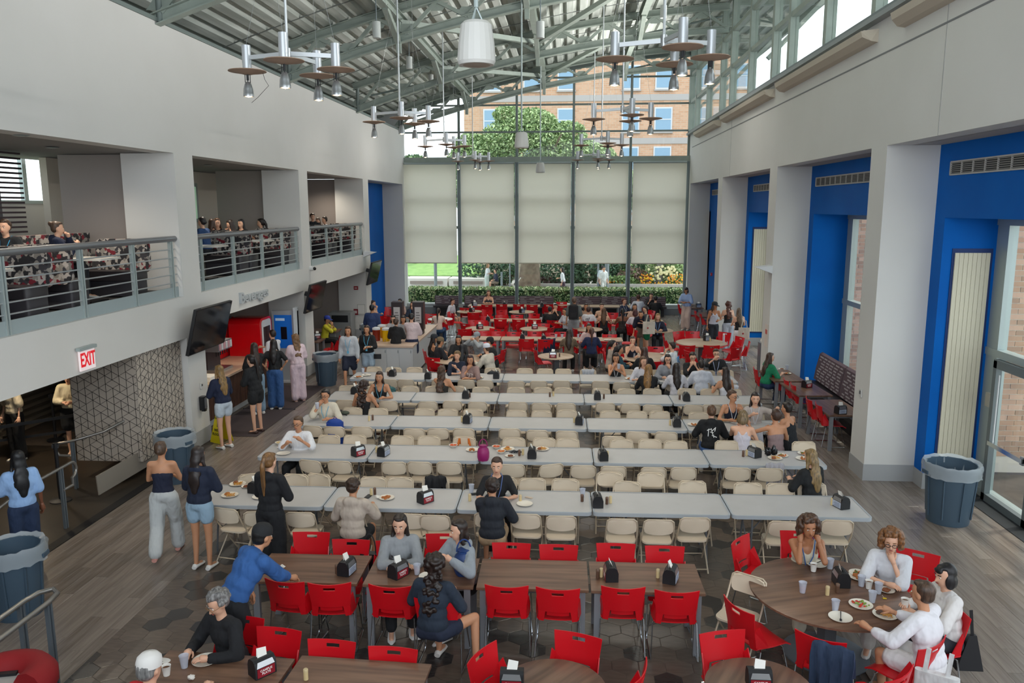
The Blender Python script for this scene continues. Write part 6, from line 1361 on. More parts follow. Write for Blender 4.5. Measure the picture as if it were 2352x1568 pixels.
        if hair in ('bigcurl',):
            for k in range(60):
                q1 = q_.choice((1, -1)); H_.ell(hp(q1*q_.uniform(.08, .115), q_.uniform(-.06, .03), q_.uniform(-.09, .05)), rr*s, 7, 5)
        if hair == 'longcurl':
            for k in range(90):
                f_ = q_.random(); p = hp(0, -.075, -.03).lerp(back(.30, .125), f_); H_.ell(p+V3(q_.uniform(-.1, .1)*(1-.25*f_), q_.uniform(-.02, .03), q_.uniform(-.02, .02)), q_.uniform(.018, .03)*s, 6, 4)
    if H_.v: o = H_.build('hair', hairm(hc), t); REM.append((o, hv, None, None, sm))
    if cap:
        c = MB(); R3 = HR; back_ = len(cap) > 1 and cap[1] == 'back'; f_ = -1 if back_ else 1
        prof = [(.098, .0), (.099, .035), (.09, .075), (.06, .105), (.0, .118)]; n = 18; vs = [hp(r_*math.cos(2*PI*j/n)*.93, -.015+r_*math.sin(2*PI*j/n)*1.07, .03+z_) for r_, z_ in prof for j in range(n)]
        c.add(vs, [(i*n+j, i*n+(j+1) % n, (i+1)*n+(j+1) % n, (i+1)*n+j) for i in range(4) for j in range(n)])
        if cap[1:] != ('none',):
            br_ = [hp(.085*math.cos(a_), -.015+f_*(.075+.12*math.sin(a_)), .034-.018*math.sin(a_)) for a_ in np.linspace(0, PI, 9)]; k0 = len(c.v); c.add(br_+[hp(0, -.015+f_*.06, .045)], [tuple([k, k+1, 9]) for k in range(8)])
        c.build('cap', mat(cap[0], .8), t)
    if lanyard:
        l = MB(); c0 = P+u*.17*s+fw*(.112+inf)*s
        for q in (1, -1): l.tube([nb+V3(q*.06*s, -.05, .02), nb+V3(q*.082*s, .03, -.0), P+u*.36*s+fw*(.118+inf)*s+V3(q*.05*s, 0, 0), c0], .006, 5)
        l.box(tuple(c0-u*.04), (.05, .006, .07)).build('lanyard', mat(lanyard, .6), t)
    t['_j'] = [list(nb), list(P), list(u), list(fw)]
    return t
def held(K, t, off, rot, label):
    """something carried by a person: stays a thing of its own"""
    M = Matrix.Translation(t.location) @ Matrix.Rotation(t.rotation_euler[2], 4, 'Z') @ Matrix.Translation(off)
    return K.put(tuple(M.translation), t.rotation_euler[2]+rot, label)
def finish_people():
    for o, vox, extra, sk, it in REM:
        r = o.modifiers.new('r', 'REMESH'); r.mode = 'VOXEL'; r.voxel_size = vox; r.use_smooth_shade = True
        sm = o.modifiers.new('s', 'SMOOTH'); sm.factor = .5; sm.iterations = it
    dg = bpy.context.evaluated_depsgraph_get(); dg.update()
    for o, vox, extra, sk, it in REM:
        ev = o.evaluated_get(dg); me = bpy.data.meshes.new_from_object(ev); old = o.data; o.modifiers.clear()
        if extra is not None and extra.v:
            n = len(me.vertices); co = np.empty(n*3, np.float32); me.vertices.foreach_get('co', co)
            nl = len(me.loops); vi = np.empty(nl, np.int32); me.loops.foreach_get('vertex_index', vi); npoly = len(me.polygons); ls = np.empty(npoly, np.int32); me.polygons.foreach_get('loop_start', ls)
            ec = np.array(extra.v, np.float32).ravel(); el = np.concatenate([np.array(f) for f in extra.f])+n; lens = np.array([len(f) for f in extra.f]); es = np.concatenate([[0], np.cumsum(lens)[:-1]])+nl
            m2 = bpy.data.meshes.new('body'); m2.vertices.add(n+len(extra.v)); m2.vertices.foreach_set('co', np.concatenate([co, ec]))
            m2.loops.add(nl+len(el)); m2.loops.foreach_set('vertex_index', np.concatenate([vi, el]).astype(np.int32)); m2.polygons.add(npoly+len(lens)); m2.polygons.foreach_set('loop_start', np.concatenate([ls, es]).astype(np.int32))
            m2.update(calc_edges=True); m2.polygons.foreach_set('use_smooth', [True]*len(m2.polygons)); bpy.data.meshes.remove(me); me = m2
        me.materials.clear(); me.materials.append(old.materials[0]); o.data = me
        if not len(me.polygons): o.data = old
        else: me.polygons.foreach_set('use_smooth', [True]*len(me.polygons)); bpy.data.meshes.remove(old)
# ---------------------------------------------------------------- who is where
BLK, NVY, WHT, GRY = '1a1b1e', '1c2438', 'd8d6d4', '9a9da0'
S = person
# standing, foreground left
a1 = S(370, 1032, -10, 'woman in a navy halter top and pale wide jeans walking away at the left', 'walk', ('1a2036', -1, .006), ('b9bcbc', 'long', .03), 'lowbun', '5a4434', 'm', ('front', 'front'), lean=.05, lanyard=None, shoes='c98f84', s=.97)
a2 = S(456, 1045, 5, 'woman in a navy hoodie and light denim shorts seen from behind', 'stand', ('1b2338', 1, .022), ('8fa9bd', 'mini', .02), 'long', '2f2320', 'm', ('front', 'front'), lean=.08, nod=.35, hood=1, s=.99)
a3 = S(620, 1060, 15, 'woman in a black hoodie with a long blond ponytail standing at the front folding table', 'stand', ('15161a', 1, .02), ('141519', 'long', .03), 'pony', '8a6238', 'l', ('front', 'front'), lean=.06, nod=.25, hood=1, s=1.0, lanyard='4aa3c4')
a4 = S(604, 1232, 38, 'cleaner in a blue shirt and black beret leaning over the leftmost walnut table', 'bend', ('2f5a96', .8, .02), ('17181c', 'long', .03), 'short', '1c1a1a', 'm', ((.0, .74, .83), (-.3, .3, .72)), lean=.66, nod=.2, wide=1, cap=('1b1c1f', 'none'), s=1.02)
a5 = S(15, 1045, -50, 'person in a light blue shirt with dark braids at the left edge', 'stand', ('8fb0dc', .45, .02), ('1f2f4c', 'long', .02), 'long', '17161a', 'd', ('down', 'front'), pos=(-7.2, 9.55), s=.98, lean=.02)
# seated foreground
b1 = S(500, 1385, 205, 'woman with grey curls and round glasses in a black cardigan at the bottom table', 'sit', ('17181c', 1, .02), (BLK, 'long'), 'greycurl', '8d8a88', 'l', ('table', 'table'), lean=.22, nod=.45, turn=10, glasses='wire')
b2 = S(345, 1535, 20, 'person in a white cap and red shirt at the bottom edge', 'sit', ('c01a24', .45, .02), (BLK, 'long'), 'short', '9a9896', 'l', ((.15, .42, .83), 'table'), lean=.1, cap=('e4e0dc',), wide=1)
b3 = S(918, 1205, 168, 'young woman in an grey sweatshirt at the second walnut table', 'sit', ('8d9093', 1, .02), (BLK, 'long'), 'long', '2c211c', 'l', ('fold', 'fold'), lean=.16, turn=12, nod=.25)
b4 = S(1052, 1218, 225, 'young woman in a grey hoodie holding a blue bucket bag', 'sit', ('8e949a', 1, .022), (BLK, 'long'), 'long', '2f211a', 'l', ((.05, .33, .93), (-.2, .3, .98)), lean=.14, turn=20, nod=.15, hood=1)
b5 = S(998, 1298, 12, 'woman with long dark curls in a navy sweater seen from behind', 'sit', ('202b3a', 1, .018), (NVY, 'mini'), 'longcurl', '2a1c16', 'm', ('table', 'table'), lean=.12, turn=-20, legs=(((.34, .30, .55), (.40, .16, .085)), ((-.1, .4, .53), (-.1, .38, .085))), shoes='d0ccc6')
b6 = S(1858, 1212, 180, 'woman with brown curls in a sleeveless cream top resting her head on her hands', 'sit', ('cfc6b2', 0, .014), ('cfc4b0', 'long', .02), 'bigcurl', '5b3e2c', 't', ('cheek', 'cheek'), lean=.26, nod=.1, turn=0, lanyard='2f5fa0')
b7 = S(2047, 1244, 208, 'woman with curly auburn hair and black glasses in a white blouse, chin on hand', 'sit', ('d3d4da', .5, .022), ('d0ccc6', 'long', .02), 'bigcurl', '8a5a32', 'l', ('fold', 'chin'), lean=.2, nod=.2, turn=-8, glasses='thick')
b8 = S(2170, 1322, 262, 'woman with a black bob in a white jacket holding a paper cup', 'sit', ('dcd8d6', 1, .02), ('2a2c34', 'long'), 'bob', '1a171a', 'l', ((.1, .36, .86), (-.08, .36, .84)), lean=.14, nod=.15, turn=-6)
b9 = S(2117, 1362, 318, 'man with cropped hair in a white linen shirt and shorts', 'sit', ('dcdadf', .85, .022), ('d8d6d8', 'shorts', .02), 'short', '5a4334', 'm', ((.12, .42, .86), (-.32, .42, .84)), lean=.2, nod=.1, wide=1, s=1.04)
# front folding row
c1 = S(811, 1118, 5, 'boy with brown curls in a beige hoodie at the front folding row', 'sit', ('b8aa9c', 1, .024), (BLK, 'shorts'), 'curly', '3f2c20', 'm', ((.15, .36, .82), 'table'), lean=.1, nod=.3, hood=1, lanyard=None)
c2 = S(1131, 1118, 0, 'person in a navy hoodie with tied curly hair at the front folding row', 'sit', ('20242c', 1, .026), ('a98f70', 'shorts'), 'curly', '33241e', 'm', ('table', 'eat'), lean=.12, nod=.3, hood=1)
c3 = S(1141, 1070, 172, 'young woman in a black t-shirt with tied back hair, facing the camera', 'sit', (BLK, .4, .01), (BLK, 'long'), 'lowbun', '4a3226', 'l', ('table', 'table'), lean=.18, nod=.15, turn=8, lanyard='5870a8')
# second folding row
d1 = S(684, 972, 180, 'boy with glasses in a white t-shirt at the second folding row', 'sit', ('d9dade', .45, .02), (BLK, 'long'), 'short', '5f4632', 'm', ((.12, .3, .92), (-.12, .28, .98)), lean=.12, turn=10, glasses='thick')
d2 = S(1861, 1050, -30, 'woman with straight blond hair in a black jacket at the right end', 'sit', ('15171a', .9, .02), (BLK, 'long'), 'long', '94784e', 'l', ('table', 'table'), lean=.12, nod=.35)
# third row right group
e1 = S(1634, 945, 5, 'person in a black hoodie with white lettering on the back', 'sit', ('17181b', 1, .022, ('dededc', -1)), ('3a5a8c', 'long'), 'lowbun', '6a4a32', 'l', ('table', 'table'), lean=.14, nod=.2, hood=1)
e2 = S(1706, 957, 8, 'woman with blond shoulder hair in a white tank top seen from behind', 'sit', ('c9c3cc', 0, .01), (BLK, 'long'), 'bob', '8c7452', 'l', ('table', 'eat'), lean=.14, nod=.25)
e3 = S(1781, 955, -15, 'woman with curly brown hair in a mauve strap top seen from behind', 'sit', ('8a7474', -1, .012), (BLK, 'long'), 'curly', '4a3022', 'm', ('table', (-.3, .4, .98)), lean=.1, nod=.1)
e4 = S(1806, 938, -45, 'boy in a black sleeveless shirt and shorts at the table end', 'sit', ('1a1d22', 0, .014), ('191a1e', 'shorts', .02), 'short', '2a1d17', 'm', ('lap', 'table'), lean=.2, wide=1)
e5 = S(1683, 910, 172, 'woman with glasses in a navy tank top and lanyard', 'sit', ('15182a', 0, .008), (BLK, 'long'), 'lowbun', '5a4030', 'm', ('table', (-.1, .25, .98)), lean=.05, turn=-30, glasses='thick', lanyard='c9ccd4')
e6 = S(1735, 916, 185, 'woman in a grey top pointing with her arm', 'sit', ('b5aaa4', .3, .01), (BLK, 'long'), 'long', '2f211c', 'l', ((.1, .35, .98), (-.35, .35, 1.1)), lean=.05, lanyard='c9ccd4')
e7 = S(747, 908, 180, 'boy with glasses in a cream t-shirt drinking from a red cup', 'sit', ('cfc6b4', .48, .024), (BLK, 'long'), 'curly', '1c1716', 'm', ('eat', 'table'), lean=.1, turn=12, glasses='thick', lanyard='5fa8c8')
# fourth row left pair
f1 = S(836, 885, 10, 'woman with long wavy brown hair in black seen from behind', 'sit', (BLK, 0, .012), ('5a3a2c', 'long'), 'longcurl', '3a261e', 'm', ('table', 'table'), lean=.12, nod=.2)
f2 = S(871, 866, 175, 'smiling woman with long wavy hair, blue lanyard and black top', 'sit', (BLK, 0, .01), (BLK, 'long'), 'wavy', '3f2a20', 'm', ('table', 'table'), lean=.16, turn=8, lanyard='5fa8c8')
g1 = S(1016, 852, 10, 'woman with long light brown wavy hair in a dark sleeveless top seen from behind', 'sit', ('2a2724', 0, .012), ('3a2a22', 'long'), 'longcurl', '5a4030', 'm', ('table', 'eat'), lean=.08)
g2 = S(1050, 817, 165, 'boy with blond curls in a navy t-shirt leaning on his hand', 'sit', (NVY, .5, .018), (BLK, 'long'), 'curly', '8a6c44', 'l', ('fold', (.05, .2, .93)), lean=.15, turn=25)
g3 = S(1080, 827, 185, 'woman with long dark red hair in a striped t-shirt, hand at her mouth', 'sit', ('8f7672', .5, .018, ('e0d0c8', 1)), (BLK, 'long'), 'long', '3c2024', 'm', ('chin', 'fold'), lean=.14)
# fifth row right group
h1 = S(1415, 822, 178, 'woman with long brown hair holding a white cup, yellow wristband', 'sit', (BLK, 0, .01), (BLK, 'long'), 'long', '3a261c', 'm', ('eat', 'phone'), lean=.14, nod=.35, lanyard='d4d4da')
h2 = S(1478, 830, 190, 'woman with straight light brown hair in a white top looking sideways', 'sit', ('c8c8d0', .6, .014), (BLK, 'long'), 'long', '6a4c34', 'l', ('table', 'chin'), lean=.14, turn=-30)
h3 = S(1490, 848, 12, 'woman with long blond ombre hair in a black top seen from behind', 'sit', (BLK, .6, .014), (BLK, 'long'), 'long', 'a07644', 'm', ('chin', 'table'), lean=.14)
h4 = S(1553, 845, -8, 'woman with long straight dark hair in a white top seen from behind', 'sit', ('c9c6cc', .8, .012), (BLK, 'long'), 'long', '2c201c', 'm', ('table', 'table'), lean=.16)
h5 = S(1611, 838, 0, 'boy in a pale hoodie with cropped dark hair seen from behind', 'sit', ('c6cad4', 1, .028), (BLK, 'long'), 'short', '2c221e', 'm', ('table', 'table'), lean=.14, hood=1, wide=1)
h6 = S(1665, 855, -25, 'woman with long dark brown hair in a white sleeveless top', 'sit', ('cfcdd2', 0, .014), (BLK, 'long'), 'long', '33241e', 'm', ('table', 'table'), lean=.12, turn=-20)
h7 = S(1534, 825, 180, 'woman with dark hair and glasses in a grey hoodie leaning her cheek on her hand', 'sit', ('8a8d94', .9, .024), (BLK, 'long'), 'long', '2a1f1e', 'l', ('table', 'chin'), lean=.16, glasses='thick', lanyard=None)
h8 = S(1591, 820, 180, 'boy with glasses in a black t-shirt eating pizza', 'sit', (BLK, .48, .02), (BLK, 'long'), 'curly', '3a2a1e', 'l', ('eat', 'eat'), lean=.18, nod=.3, glasses='thick')
h9 = S(1645, 812, 182, 'boy with glasses and lanyard in a black t-shirt, right end of fifth row', 'sit', (BLK, .48, .02), (BLK, 'long'), 'short', '4a3422', 'l', ('front', 'table'), lean=.1, glasses='thick', lanyard='aab6d8', wide=1)
# far left crowded round table
i1 = S(998, 778, 70, 'person in a black backwards cap with long hair at the crowded round table', 'sit', (BLK, 0, .01), (BLK, 'long'), 'long', '2a201c', 'm', ('table', 'table'), cap=('22262e', 'back'))
i2 = S(1012, 785, 60, 'man in a camouflage cap and black t-shirt', 'sit', ('1a1b22', .45, .024), (BLK, 'long'), 'short', '2a201c', 'm', ('table', 'table'), cap=('6a5a44',), wide=1, lean=.2)
i3 = S(1053, 780, 180, 'person with long dark hair in a loose black t-shirt at the round table', 'sit', (BLK, .5, .03), (BLK, 'long'), 'long', '2c211c', 'm', ('fold', 'fold'), nod=.3, wide=1)
i4 = S(1062, 800, 5, 'woman with long black hair seen from behind at the round table', 'sit', ('1f2024', .4, .012), (BLK, 'long'), 'long', '17141a', 'm', ('table', 'table'))
i5 = S(1095, 773, 215, 'boy in a grey cap and grey hoodie holding something red', 'sit', ('9aa0a4', 1, .024), (BLK, 'long'), 'short', '5a4030', 'l', ('front', 'front'), cap=('8d949a',), lean=.2)
i6 = S(1117, 800, 300, 'person in a white cap and cream jacket at the round table', 'sit', ('c4bdb0', 1, .028), ('1a1b20', 'long'), 'short', '5a4030', 'l', ('table', 'table'), cap=('ccd0dc',), lean=.24, wide=1)
i7 = S(1125, 785, 275, 'person in a black cap and black jacket at the round table', 'sit', (BLK, 1, .026), (BLK, 'long'), 'short', '2c211c', 'm', ('table', 'table'), cap=('1a1b1e',), lean=.2)
# far right crowded round table
j1 = S(1408, 791, 75, 'woman with a dark ponytail and glasses in a beige t-shirt', 'sit', ('a99c90', .5, .02), (BLK, 'long'), 'pony', '241b1a', 'l', ('table', 'table'), glasses='thick')
j2 = S(1424, 803, 80, 'person with black hair in a teal shirt', 'sit', ('1f4452', .9, .022), (BLK, 'long'), 'pony', '1a1719', 'm', ('table', 'table'), lean=.2)
j3 = S(1453, 782, 180, 'woman with a white headband in a black tank top', 'sit', ('1a1e30', 0, .01), (BLK, 'long'), 'lowbun', '5a4436', 'l', ('eat', 'table'))
j4 = S(1480, 808, -5, 'woman with brown hair in a black t-shirt seen from behind at the round table', 'sit', (BLK, .45, .016), (BLK, 'long'), 'long', '4a2e22', 'm', ('table', 'table'))
j5 = S(1543, 795, 300, 'boy in a white t-shirt with a blue oval print on the back', 'sit', ('d6d8dc', .45, .02, ('2a86c0', -1)), (BLK, 'long'), 'short', '33241c', 'l', ('table', 'eat'))
# first and second far rows
k1 = S(1307, 765, 0, 'woman with very long brown hair in an olive top seen from behind', 'sit', ('6a5a48', .3, .01), (BLK, 'long'), 'long', '3a2a20', 'm', ('table', 'table'))
k2 = S(1359, 762, 0, 'woman with a long reddish ponytail in a navy t-shirt seen from behind', 'sit', ('1c2648', .45, .016), (BLK, 'long'), 'pony', '5a3426', 'l', ('table', 'table'), shoes='a98a70')
k3 = S(1353, 752, 180, 'girl in a pink top facing the ponytailed woman', 'sit', ('c9b0ae', .5, .016), (BLK, 'long'), 'long', '3a2620', 'm', ('table', 'eat'))
k4 = S(1264, 711, 15, 'boy in a black t-shirt with black hair seen from behind, middle row', 'sit', (BLK, .45, .02), (BLK, 'long'), 'short', '1c1a1c', 'l', ('table', 'table'), lean=.2)
k5 = S(1276, 705, 190, 'boy with black hair in a black t-shirt, hands at his mouth', 'sit', (BLK, .45, .02), (BLK, 'long'), 'short', '17161a', 'l', ('eat', 'eat'))
k6 = S(1297, 715, 240, 'boy in a white t-shirt leaning back beside the man with a backpack', 'sit', ('c9ccd4', .48, .02), (BLK, 'long'), 'short', '1f1b1b', 'm', ('table', 'table'))
k7 = S(1352, 712, 10, 'boy with brown curls in a white t-shirt with a dark back print', 'sit', ('d4d6dc', .48, .02, ('4a4c54', -1)), (BLK, 'long'), 'curly', '4a2e24', 'l', ('table', 'table'))
k8 = S(1346, 704, 180, 'woman with brown hair behind the boy with curls', 'sit', ('a98a76', .2, .01), (BLK, 'long'), 'long', '3a2420', 'm', ('table', 'table'))
k9 = S(1387, 715, 0, 'woman with light brown hair and bare shoulders seen from behind', 'sit', (BLK, -1, .01), (BLK, 'long'), 'long', '6a4a30', 'l', ('table', 'table'))
k10 = S(1382, 704, 180, 'woman behind the bare-shouldered woman, facing the camera', 'sit', ('c4a48c', .1, .008), (BLK, 'long'), 'bun', '4a3426', 'l', ('table', 'table'))
k11 = S(1430, 716, 0, 'woman with a long black ponytail and tan skin seen from behind', 'sit', ('2a2220', -1, .006), (BLK, 'long'), 'pony', '1a1718', 'd', (( .36, .2, .7), 'table'))
k12 = S(1434, 692, 130, 'woman with tied red hair in a navy top and lanyard', 'sit', ('232c48', .4, .014), (BLK, 'long'), 'bun', '6a2c24', 'l', ('table', 'table'), lanyard='d0d4dc')
k13 = S(1459, 718, 0, 'person with red-brown hair in a white shirt seen from behind', 'sit', ('c9c4cc', .5, .02), (BLK, 'long'), 'bob', '5a3030', 'm', ('table', 'table'))
k14 = S(1458, 705, 180, 'woman with dark hair facing the red-brown haired person', 'sit', ('c0a090', .3, .012), (BLK, 'long'), 'long', '3a2c28', 'm', ('table', 'table'))
k15 = S(1466, 683, 0, 'boy in a pale t-shirt with brown hair at the back benches seen from behind', 'sit', ('cdd2de', .48, .02), (BLK, 'long'), 'short', '5a3a2c', 'l', ('table', 'table'))
k16 = S(1496, 680, 200, 'boy with brown hair in a black t-shirt at the back benches', 'sit', (BLK, .48, .02), (BLK, 'long'), 'short', '4a3020', 'l', ('chin', 'table'))
k17 = S(1506, 686, 5, 'person in black on the chair covered by a green jacket', 'sit', (BLK, .9, .02), (BLK, 'long'), 'short', '2a2222', 'l', ('table', 'table'))
k18 = S(1511, 728, 185, 'blond woman in a navy sweatshirt with a lanyard', 'sit', ('1a2034', .9, .02), ('1f2026', 'long'), 'long', 'a8824e', 'l', ('table', 'table'), lanyard='8ab0e0')
k19 = S(1122, 673, 180, 'woman with long auburn hair in a grey top at the back bench', 'sit', ('3a4048', 0, .01), (BLK, 'long'), 'long', '7a4c30', 'l', ('fold', 'fold'), nod=.3)
k20 = S(1040, 692, 110, 'boy in a white t-shirt reaching down beside the left table', 'sit', ('d2d4dc', .48, .02), ('8a8a8c', 'shorts'), 'short', '4a2e22', 'l', ('lap', 'lap'), lean=.3, nod=.4)
k21 = S(1007, 715, 5, 'woman with a dark ponytail in a pale off-shoulder top seen from behind', 'sit', ('dcc4b8', .1, .014), ('2c4a70', 'long'), 'pony', '2c2120', 'l', ('table', 'table'))
k22 = S(1770, 821, 70, 'woman with long hair in a green t-shirt at the far bench table', 'sit', ('167a54', .5, .02), ('1f3354', 'long'), 'long', '4a3426', 'l', ('table', 'head'), lean=.16, turn=10)
k23 = S(752, 734, 90, 'man in a yellow shirt and blue white cap at the wood table under the balcony', 'sit', ('d4c832', .48, .02), (BLK, 'long'), 'short', '3a2c24', 'm', ('eat', 'eat'), cap=('2a3f9c',), lean=.2)
k24 = S(858, 697, 100, 'woman eating behind the man in the navy suit', 'sit', ('c8a894', .1, .01), (BLK, 'long'), 'bun', '2c211e', 'l', ('eat', 'table'))
k25 = S(918, 693, 200, 'dark-haired person behind the left coffee dispenser', 'sit', ('b59a90', .4, .014), (BLK, 'long'), 'short', '1f1c1e', 'l', ('eat', 'table'))
k26 = S(947, 700, 182, 'woman with glasses between the coffee dispensers', 'stand', ('2a3448', .45, .014), (BLK, 'long'), 'long', '5a4030', 'l', ('front', 'eat'), lanyard='3a8ac0', glasses='thick', s=.95)
# standing, middle distance
l1 = S(799, 760, 178, 'smiling woman in a grey sweatshirt and navy shorts walking towards the camera', 'walk', ('b4b8be', 1, .03), ('1c2236', 'shorts', .02), 'wavy', '4a3222', 'm', ('down', 'down'), lanyard='5fa8c8', s=1.02)
l2 = S(842, 757, 182, 'smiling woman in a black sweater and denim shorts holding a plate', 'stand', (BLK, 1, .02), ('9fb2c2', 'shorts', .02), 'long', '3f2a20', 'm', ('down', 'front'), lanyard='5fb4d8', s=.99)
l3 = S(910, 740, 5, 'person in a black hoodie and grey trousers at the condiment island seen from behind', 'stand', ('18191c', 1, .024), ('6a686a', 'long', .018), 'lowbun', '4a3428', 'l', ('front', 'front'), hood=1, s=.96)
l4 = S(945, 729, -10, 'boy in a pale pink t-shirt and navy shorts at the condiment island', 'stand', ('cbb9bc', .5, .026), ('1a2440', 'shorts', .03), 'short', '1f1a1a', 'l', ('front', 'chin'), lean=.15, nod=.4, s=1.02)
l5 = S(903, 732, 175, 'woman with glasses and long dark hair behind the island', 'stand', ('b0b0b4', .6, .014), (BLK, 'long'), 'long', '2f2320', 'l', ('front', 'front'), nod=.3, glasses='thick', s=.93)
l6 = S(926, 733, 180, 'woman with long hair in grey behind the island, looking down', 'stand', ('9a9ea4', .9, .014), (BLK, 'long'), 'long', '33261f', 'm', ('front', 'front'), nod=.35, s=.93)
l7 = S(855, 708, 5, 'man in a navy suit jacket near the far bin seen from behind', 'stand', ('2a3c66', 1, .03), ('2a3558', 'long', .02), 'short', '1c1c20', 'm', ('down', 'front'), wide=1, s=1.04)
l8 = S(576, 828, -70, 'woman in a long black hoodie with bare legs and flip-flops at the drinks counter', 'stand', (BLK, 1, .03), (BLK, 'mini', .03), 'pony', '241a18', 'l', ('front', 'front'), hood=1, shoes='3a2420', turn=0)
l9 = S(502, 852, -60, 'woman with long blond hair in a navy sweatshirt behind the first left pillar', 'stand', ('17203a', 1, .024), ('b8c2cc', 'mini', .02), 'long', '9a7848', 'l', ('front', 'front'))
l10 = S(583, 798, -40, 'woman with long brown hair in a black jacket at the drinks machine', 'stand', (BLK, 1, .022), ('7e98ae', 'long', .02), 'long', '3f2a22', 'l', ('eat', 'front'))
l11 = S(629, 790, -10, 'woman in a black crop top and wide blue jeans, hands on hips, seen from behind', 'stand', (BLK, .4, .008), ('33588c', 'long', .03), 'long', '1f1819', 'm', ('hip', 'hip'), s=1.0)
l12 = S(625, 768, -60, 'boy with dark brown hair in a pale t-shirt pointing at the drinks machine', 'stand', ('c9ccd2', .45, .02), (BLK, 'long'), 'short', '2c1f1a', 'l', ((-.0, .5, 1.25), 'down'), s=1.02)
l13 = S(678, 778, -40, 'woman with curly light brown hair in a pink blouse and trousers by the kiosk', 'stand', ('d6c0c8', .7, .03), ('d2bcc6', 'long', .03), 'longcurl', '8a6644', 'l', ('front', 'front'), shoes='a98a80')
l14 = S(1319, 690, 5, 'man in a grey t-shirt with a black backpack standing in the red seats', 'stand', ('5a6060', .45, .02), ('8f9296', 'long', .02), 'short', '7a6254', 'm', ('down', 'down'), wide=1, s=1.05)
l15 = S(1472, 722, 190, 'person in navy bending over beside the woman with a tote bag', 'bend', ('1a2032', .45, .02), ('6a5a4c', 'shorts', .02), 'short', '2a2020', 'm', ('down', 'front'), lean=.9)
l16 = S(1482, 710, 265, 'woman in a grey t-shirt and green shorts with a cream tote bag', 'stand', ('4a4a4c', .45, .016), ('0f6a44', 'shorts', .02), 'lowbun', '2f221f', 'l', ('front', 'front'), nod=.35, s=.96)
l17 = S(1642, 702, 170, 'woman in a black cap and grey tank top with a dark backpack', 'stand', ('b8b8c4', 0, .01), ('20242c', 'long', .024), 'wavy', '3a2620', 't', ('down', 'front'), cap=('1f2127',), turn=-35)
l18 = S(1672, 700, -10, 'woman with long wavy auburn hair in a black crop top seen from behind', 'stand', (BLK, -1, .008), ('aab0bc', 'long', .03), 'longcurl', '5f2f20', 'l', ('down', 'front'), s=1.0)
l19 = S(1697, 715, -15, 'woman with long ash blond hair and a white tote bag seen from behind', 'stand', (BLK, -1, .008), ('d6d2d4', 'long', .02), 'long', '7a6654', 'l', ('front', 'front'), s=.97)
l20 = S(1576, 667, 205, 'woman in a light blue t-shirt and pale trousers leaning to the far right table', 'bend', ('9fb6e0', .48, .02), ('d0b8ae', 'long', .03), 'bob', '2a2022', 'm', ('front', 'front'), lean=.25, nod=.3, glasses='wire')
# balcony
for a in [(10, 522, 170, 'boy with curly hair and a blue lanyard on the balcony, upper left edge', dict(top=('1c1e22', .9, .02), hair='curly', hc='4a3424', lanyard='35a0d4')),
    (133, 525, 55, 'person with a bun in a navy hoodie holding a phone up on the balcony', dict(top=('141d38', 1, .026), hair='bun', hc='5a4434', arms=('phone', 'eat'), hood=1)),
    (463, 510, -80, 'woman with a low bun in a denim jacket on the balcony, middle bay', dict(top=('2c4a78', .9, .02), hair='lowbun', hc='2a2020')),
    (489, 514, 20, 'woman with wavy brown hair in black, second in the middle balcony bay', dict(top=(BLK, .4, .014), hair='wavy', hc='4a3020')),
    (499, 512, 160, 'woman half hidden behind the wavy-haired woman on the balcony', dict(top=(BLK, .4, .014), hair='wavy', hc='5a3c28')),
    (528, 516, 250, 'woman with straight brown hair eating on the balcony, middle bay', dict(top=(BLK, .5, .014), hair='long', hc='33241e', arms=('eat', 'table'), nod=.35)),
    (553, 514, 190, 'woman with long black hair facing the camera on the balcony', dict(top=(BLK, .5, .014), hair='long', hc='1c1719')),
    (598, 512, 260, 'laughing woman in a navy t-shirt on the balcony, right of the middle bay', dict(top=('18213c', .45, .018), hair='pony', hc='2c211e', lanyard='8fc0d8', legs=(((.12, .4, .56), (.1, .62, .5)), ((-.12, .4, .55), (-.1, .4, .085))))),
    (718, 498, 150, 'person with short curls in the farthest balcony bay, left', dict(top=('1f2228', .9, .02), hair='curly', hc='4a3424')),
    (730, 508, 190, 'woman with light brown hair in a pale top in the farthest balcony bay', dict(top=('c8c0b4', .5, .016), hair='long', hc='6a5038', nod=.3)),
    (745, 505, 240, 'boy in a grey top in the farthest balcony bay, right', dict(top=('b4b6ba', .6, .018), hair='short', hc='3a2a20'))]:
    bp_ = on(a[0], a[1], 0, -8.35); S(a[0], a[1], a[2], a[3], z0=bp_.z-1.215, **a[4])
# servery, upper bodies hidden by the balcony edge
for x, y, h, lb, kw in [(-10.6, 14.1, 200, 'person in a cream t-shirt and black trousers in the servery', dict(top=('cfc2a8', .45, .03), bot=('141416', 'long', .03), shoes='e0dccf', arms=('down', 'down'))), (-9.7, 14.5, 160, 'person in a pale long-sleeved shirt and black knee-length shorts in the servery', dict(top=('c8bda0', .9, .03), bot=('121416', 'shorts', .05), shoes='d2cbbd', arms=('front', 'front'))),
    (-9.0, 15.9, 200, 'person in a long white top and brown tights deep in the servery', dict(top=('b8ad98', .9, .03), bot=('5a3c30', 'long', .0), shoes='c9a898', arms=('front', 'front'))), (-10.1, 15.6, 180, 'person in cream trousers behind the others in the servery', dict(top=('8a7a62', .9, .02), bot=('b8ab92', 'long', .02), arms=('front', 'down')))]:
    S(0, 0, h, lb, 'stand', pos=(x, y), **kw)
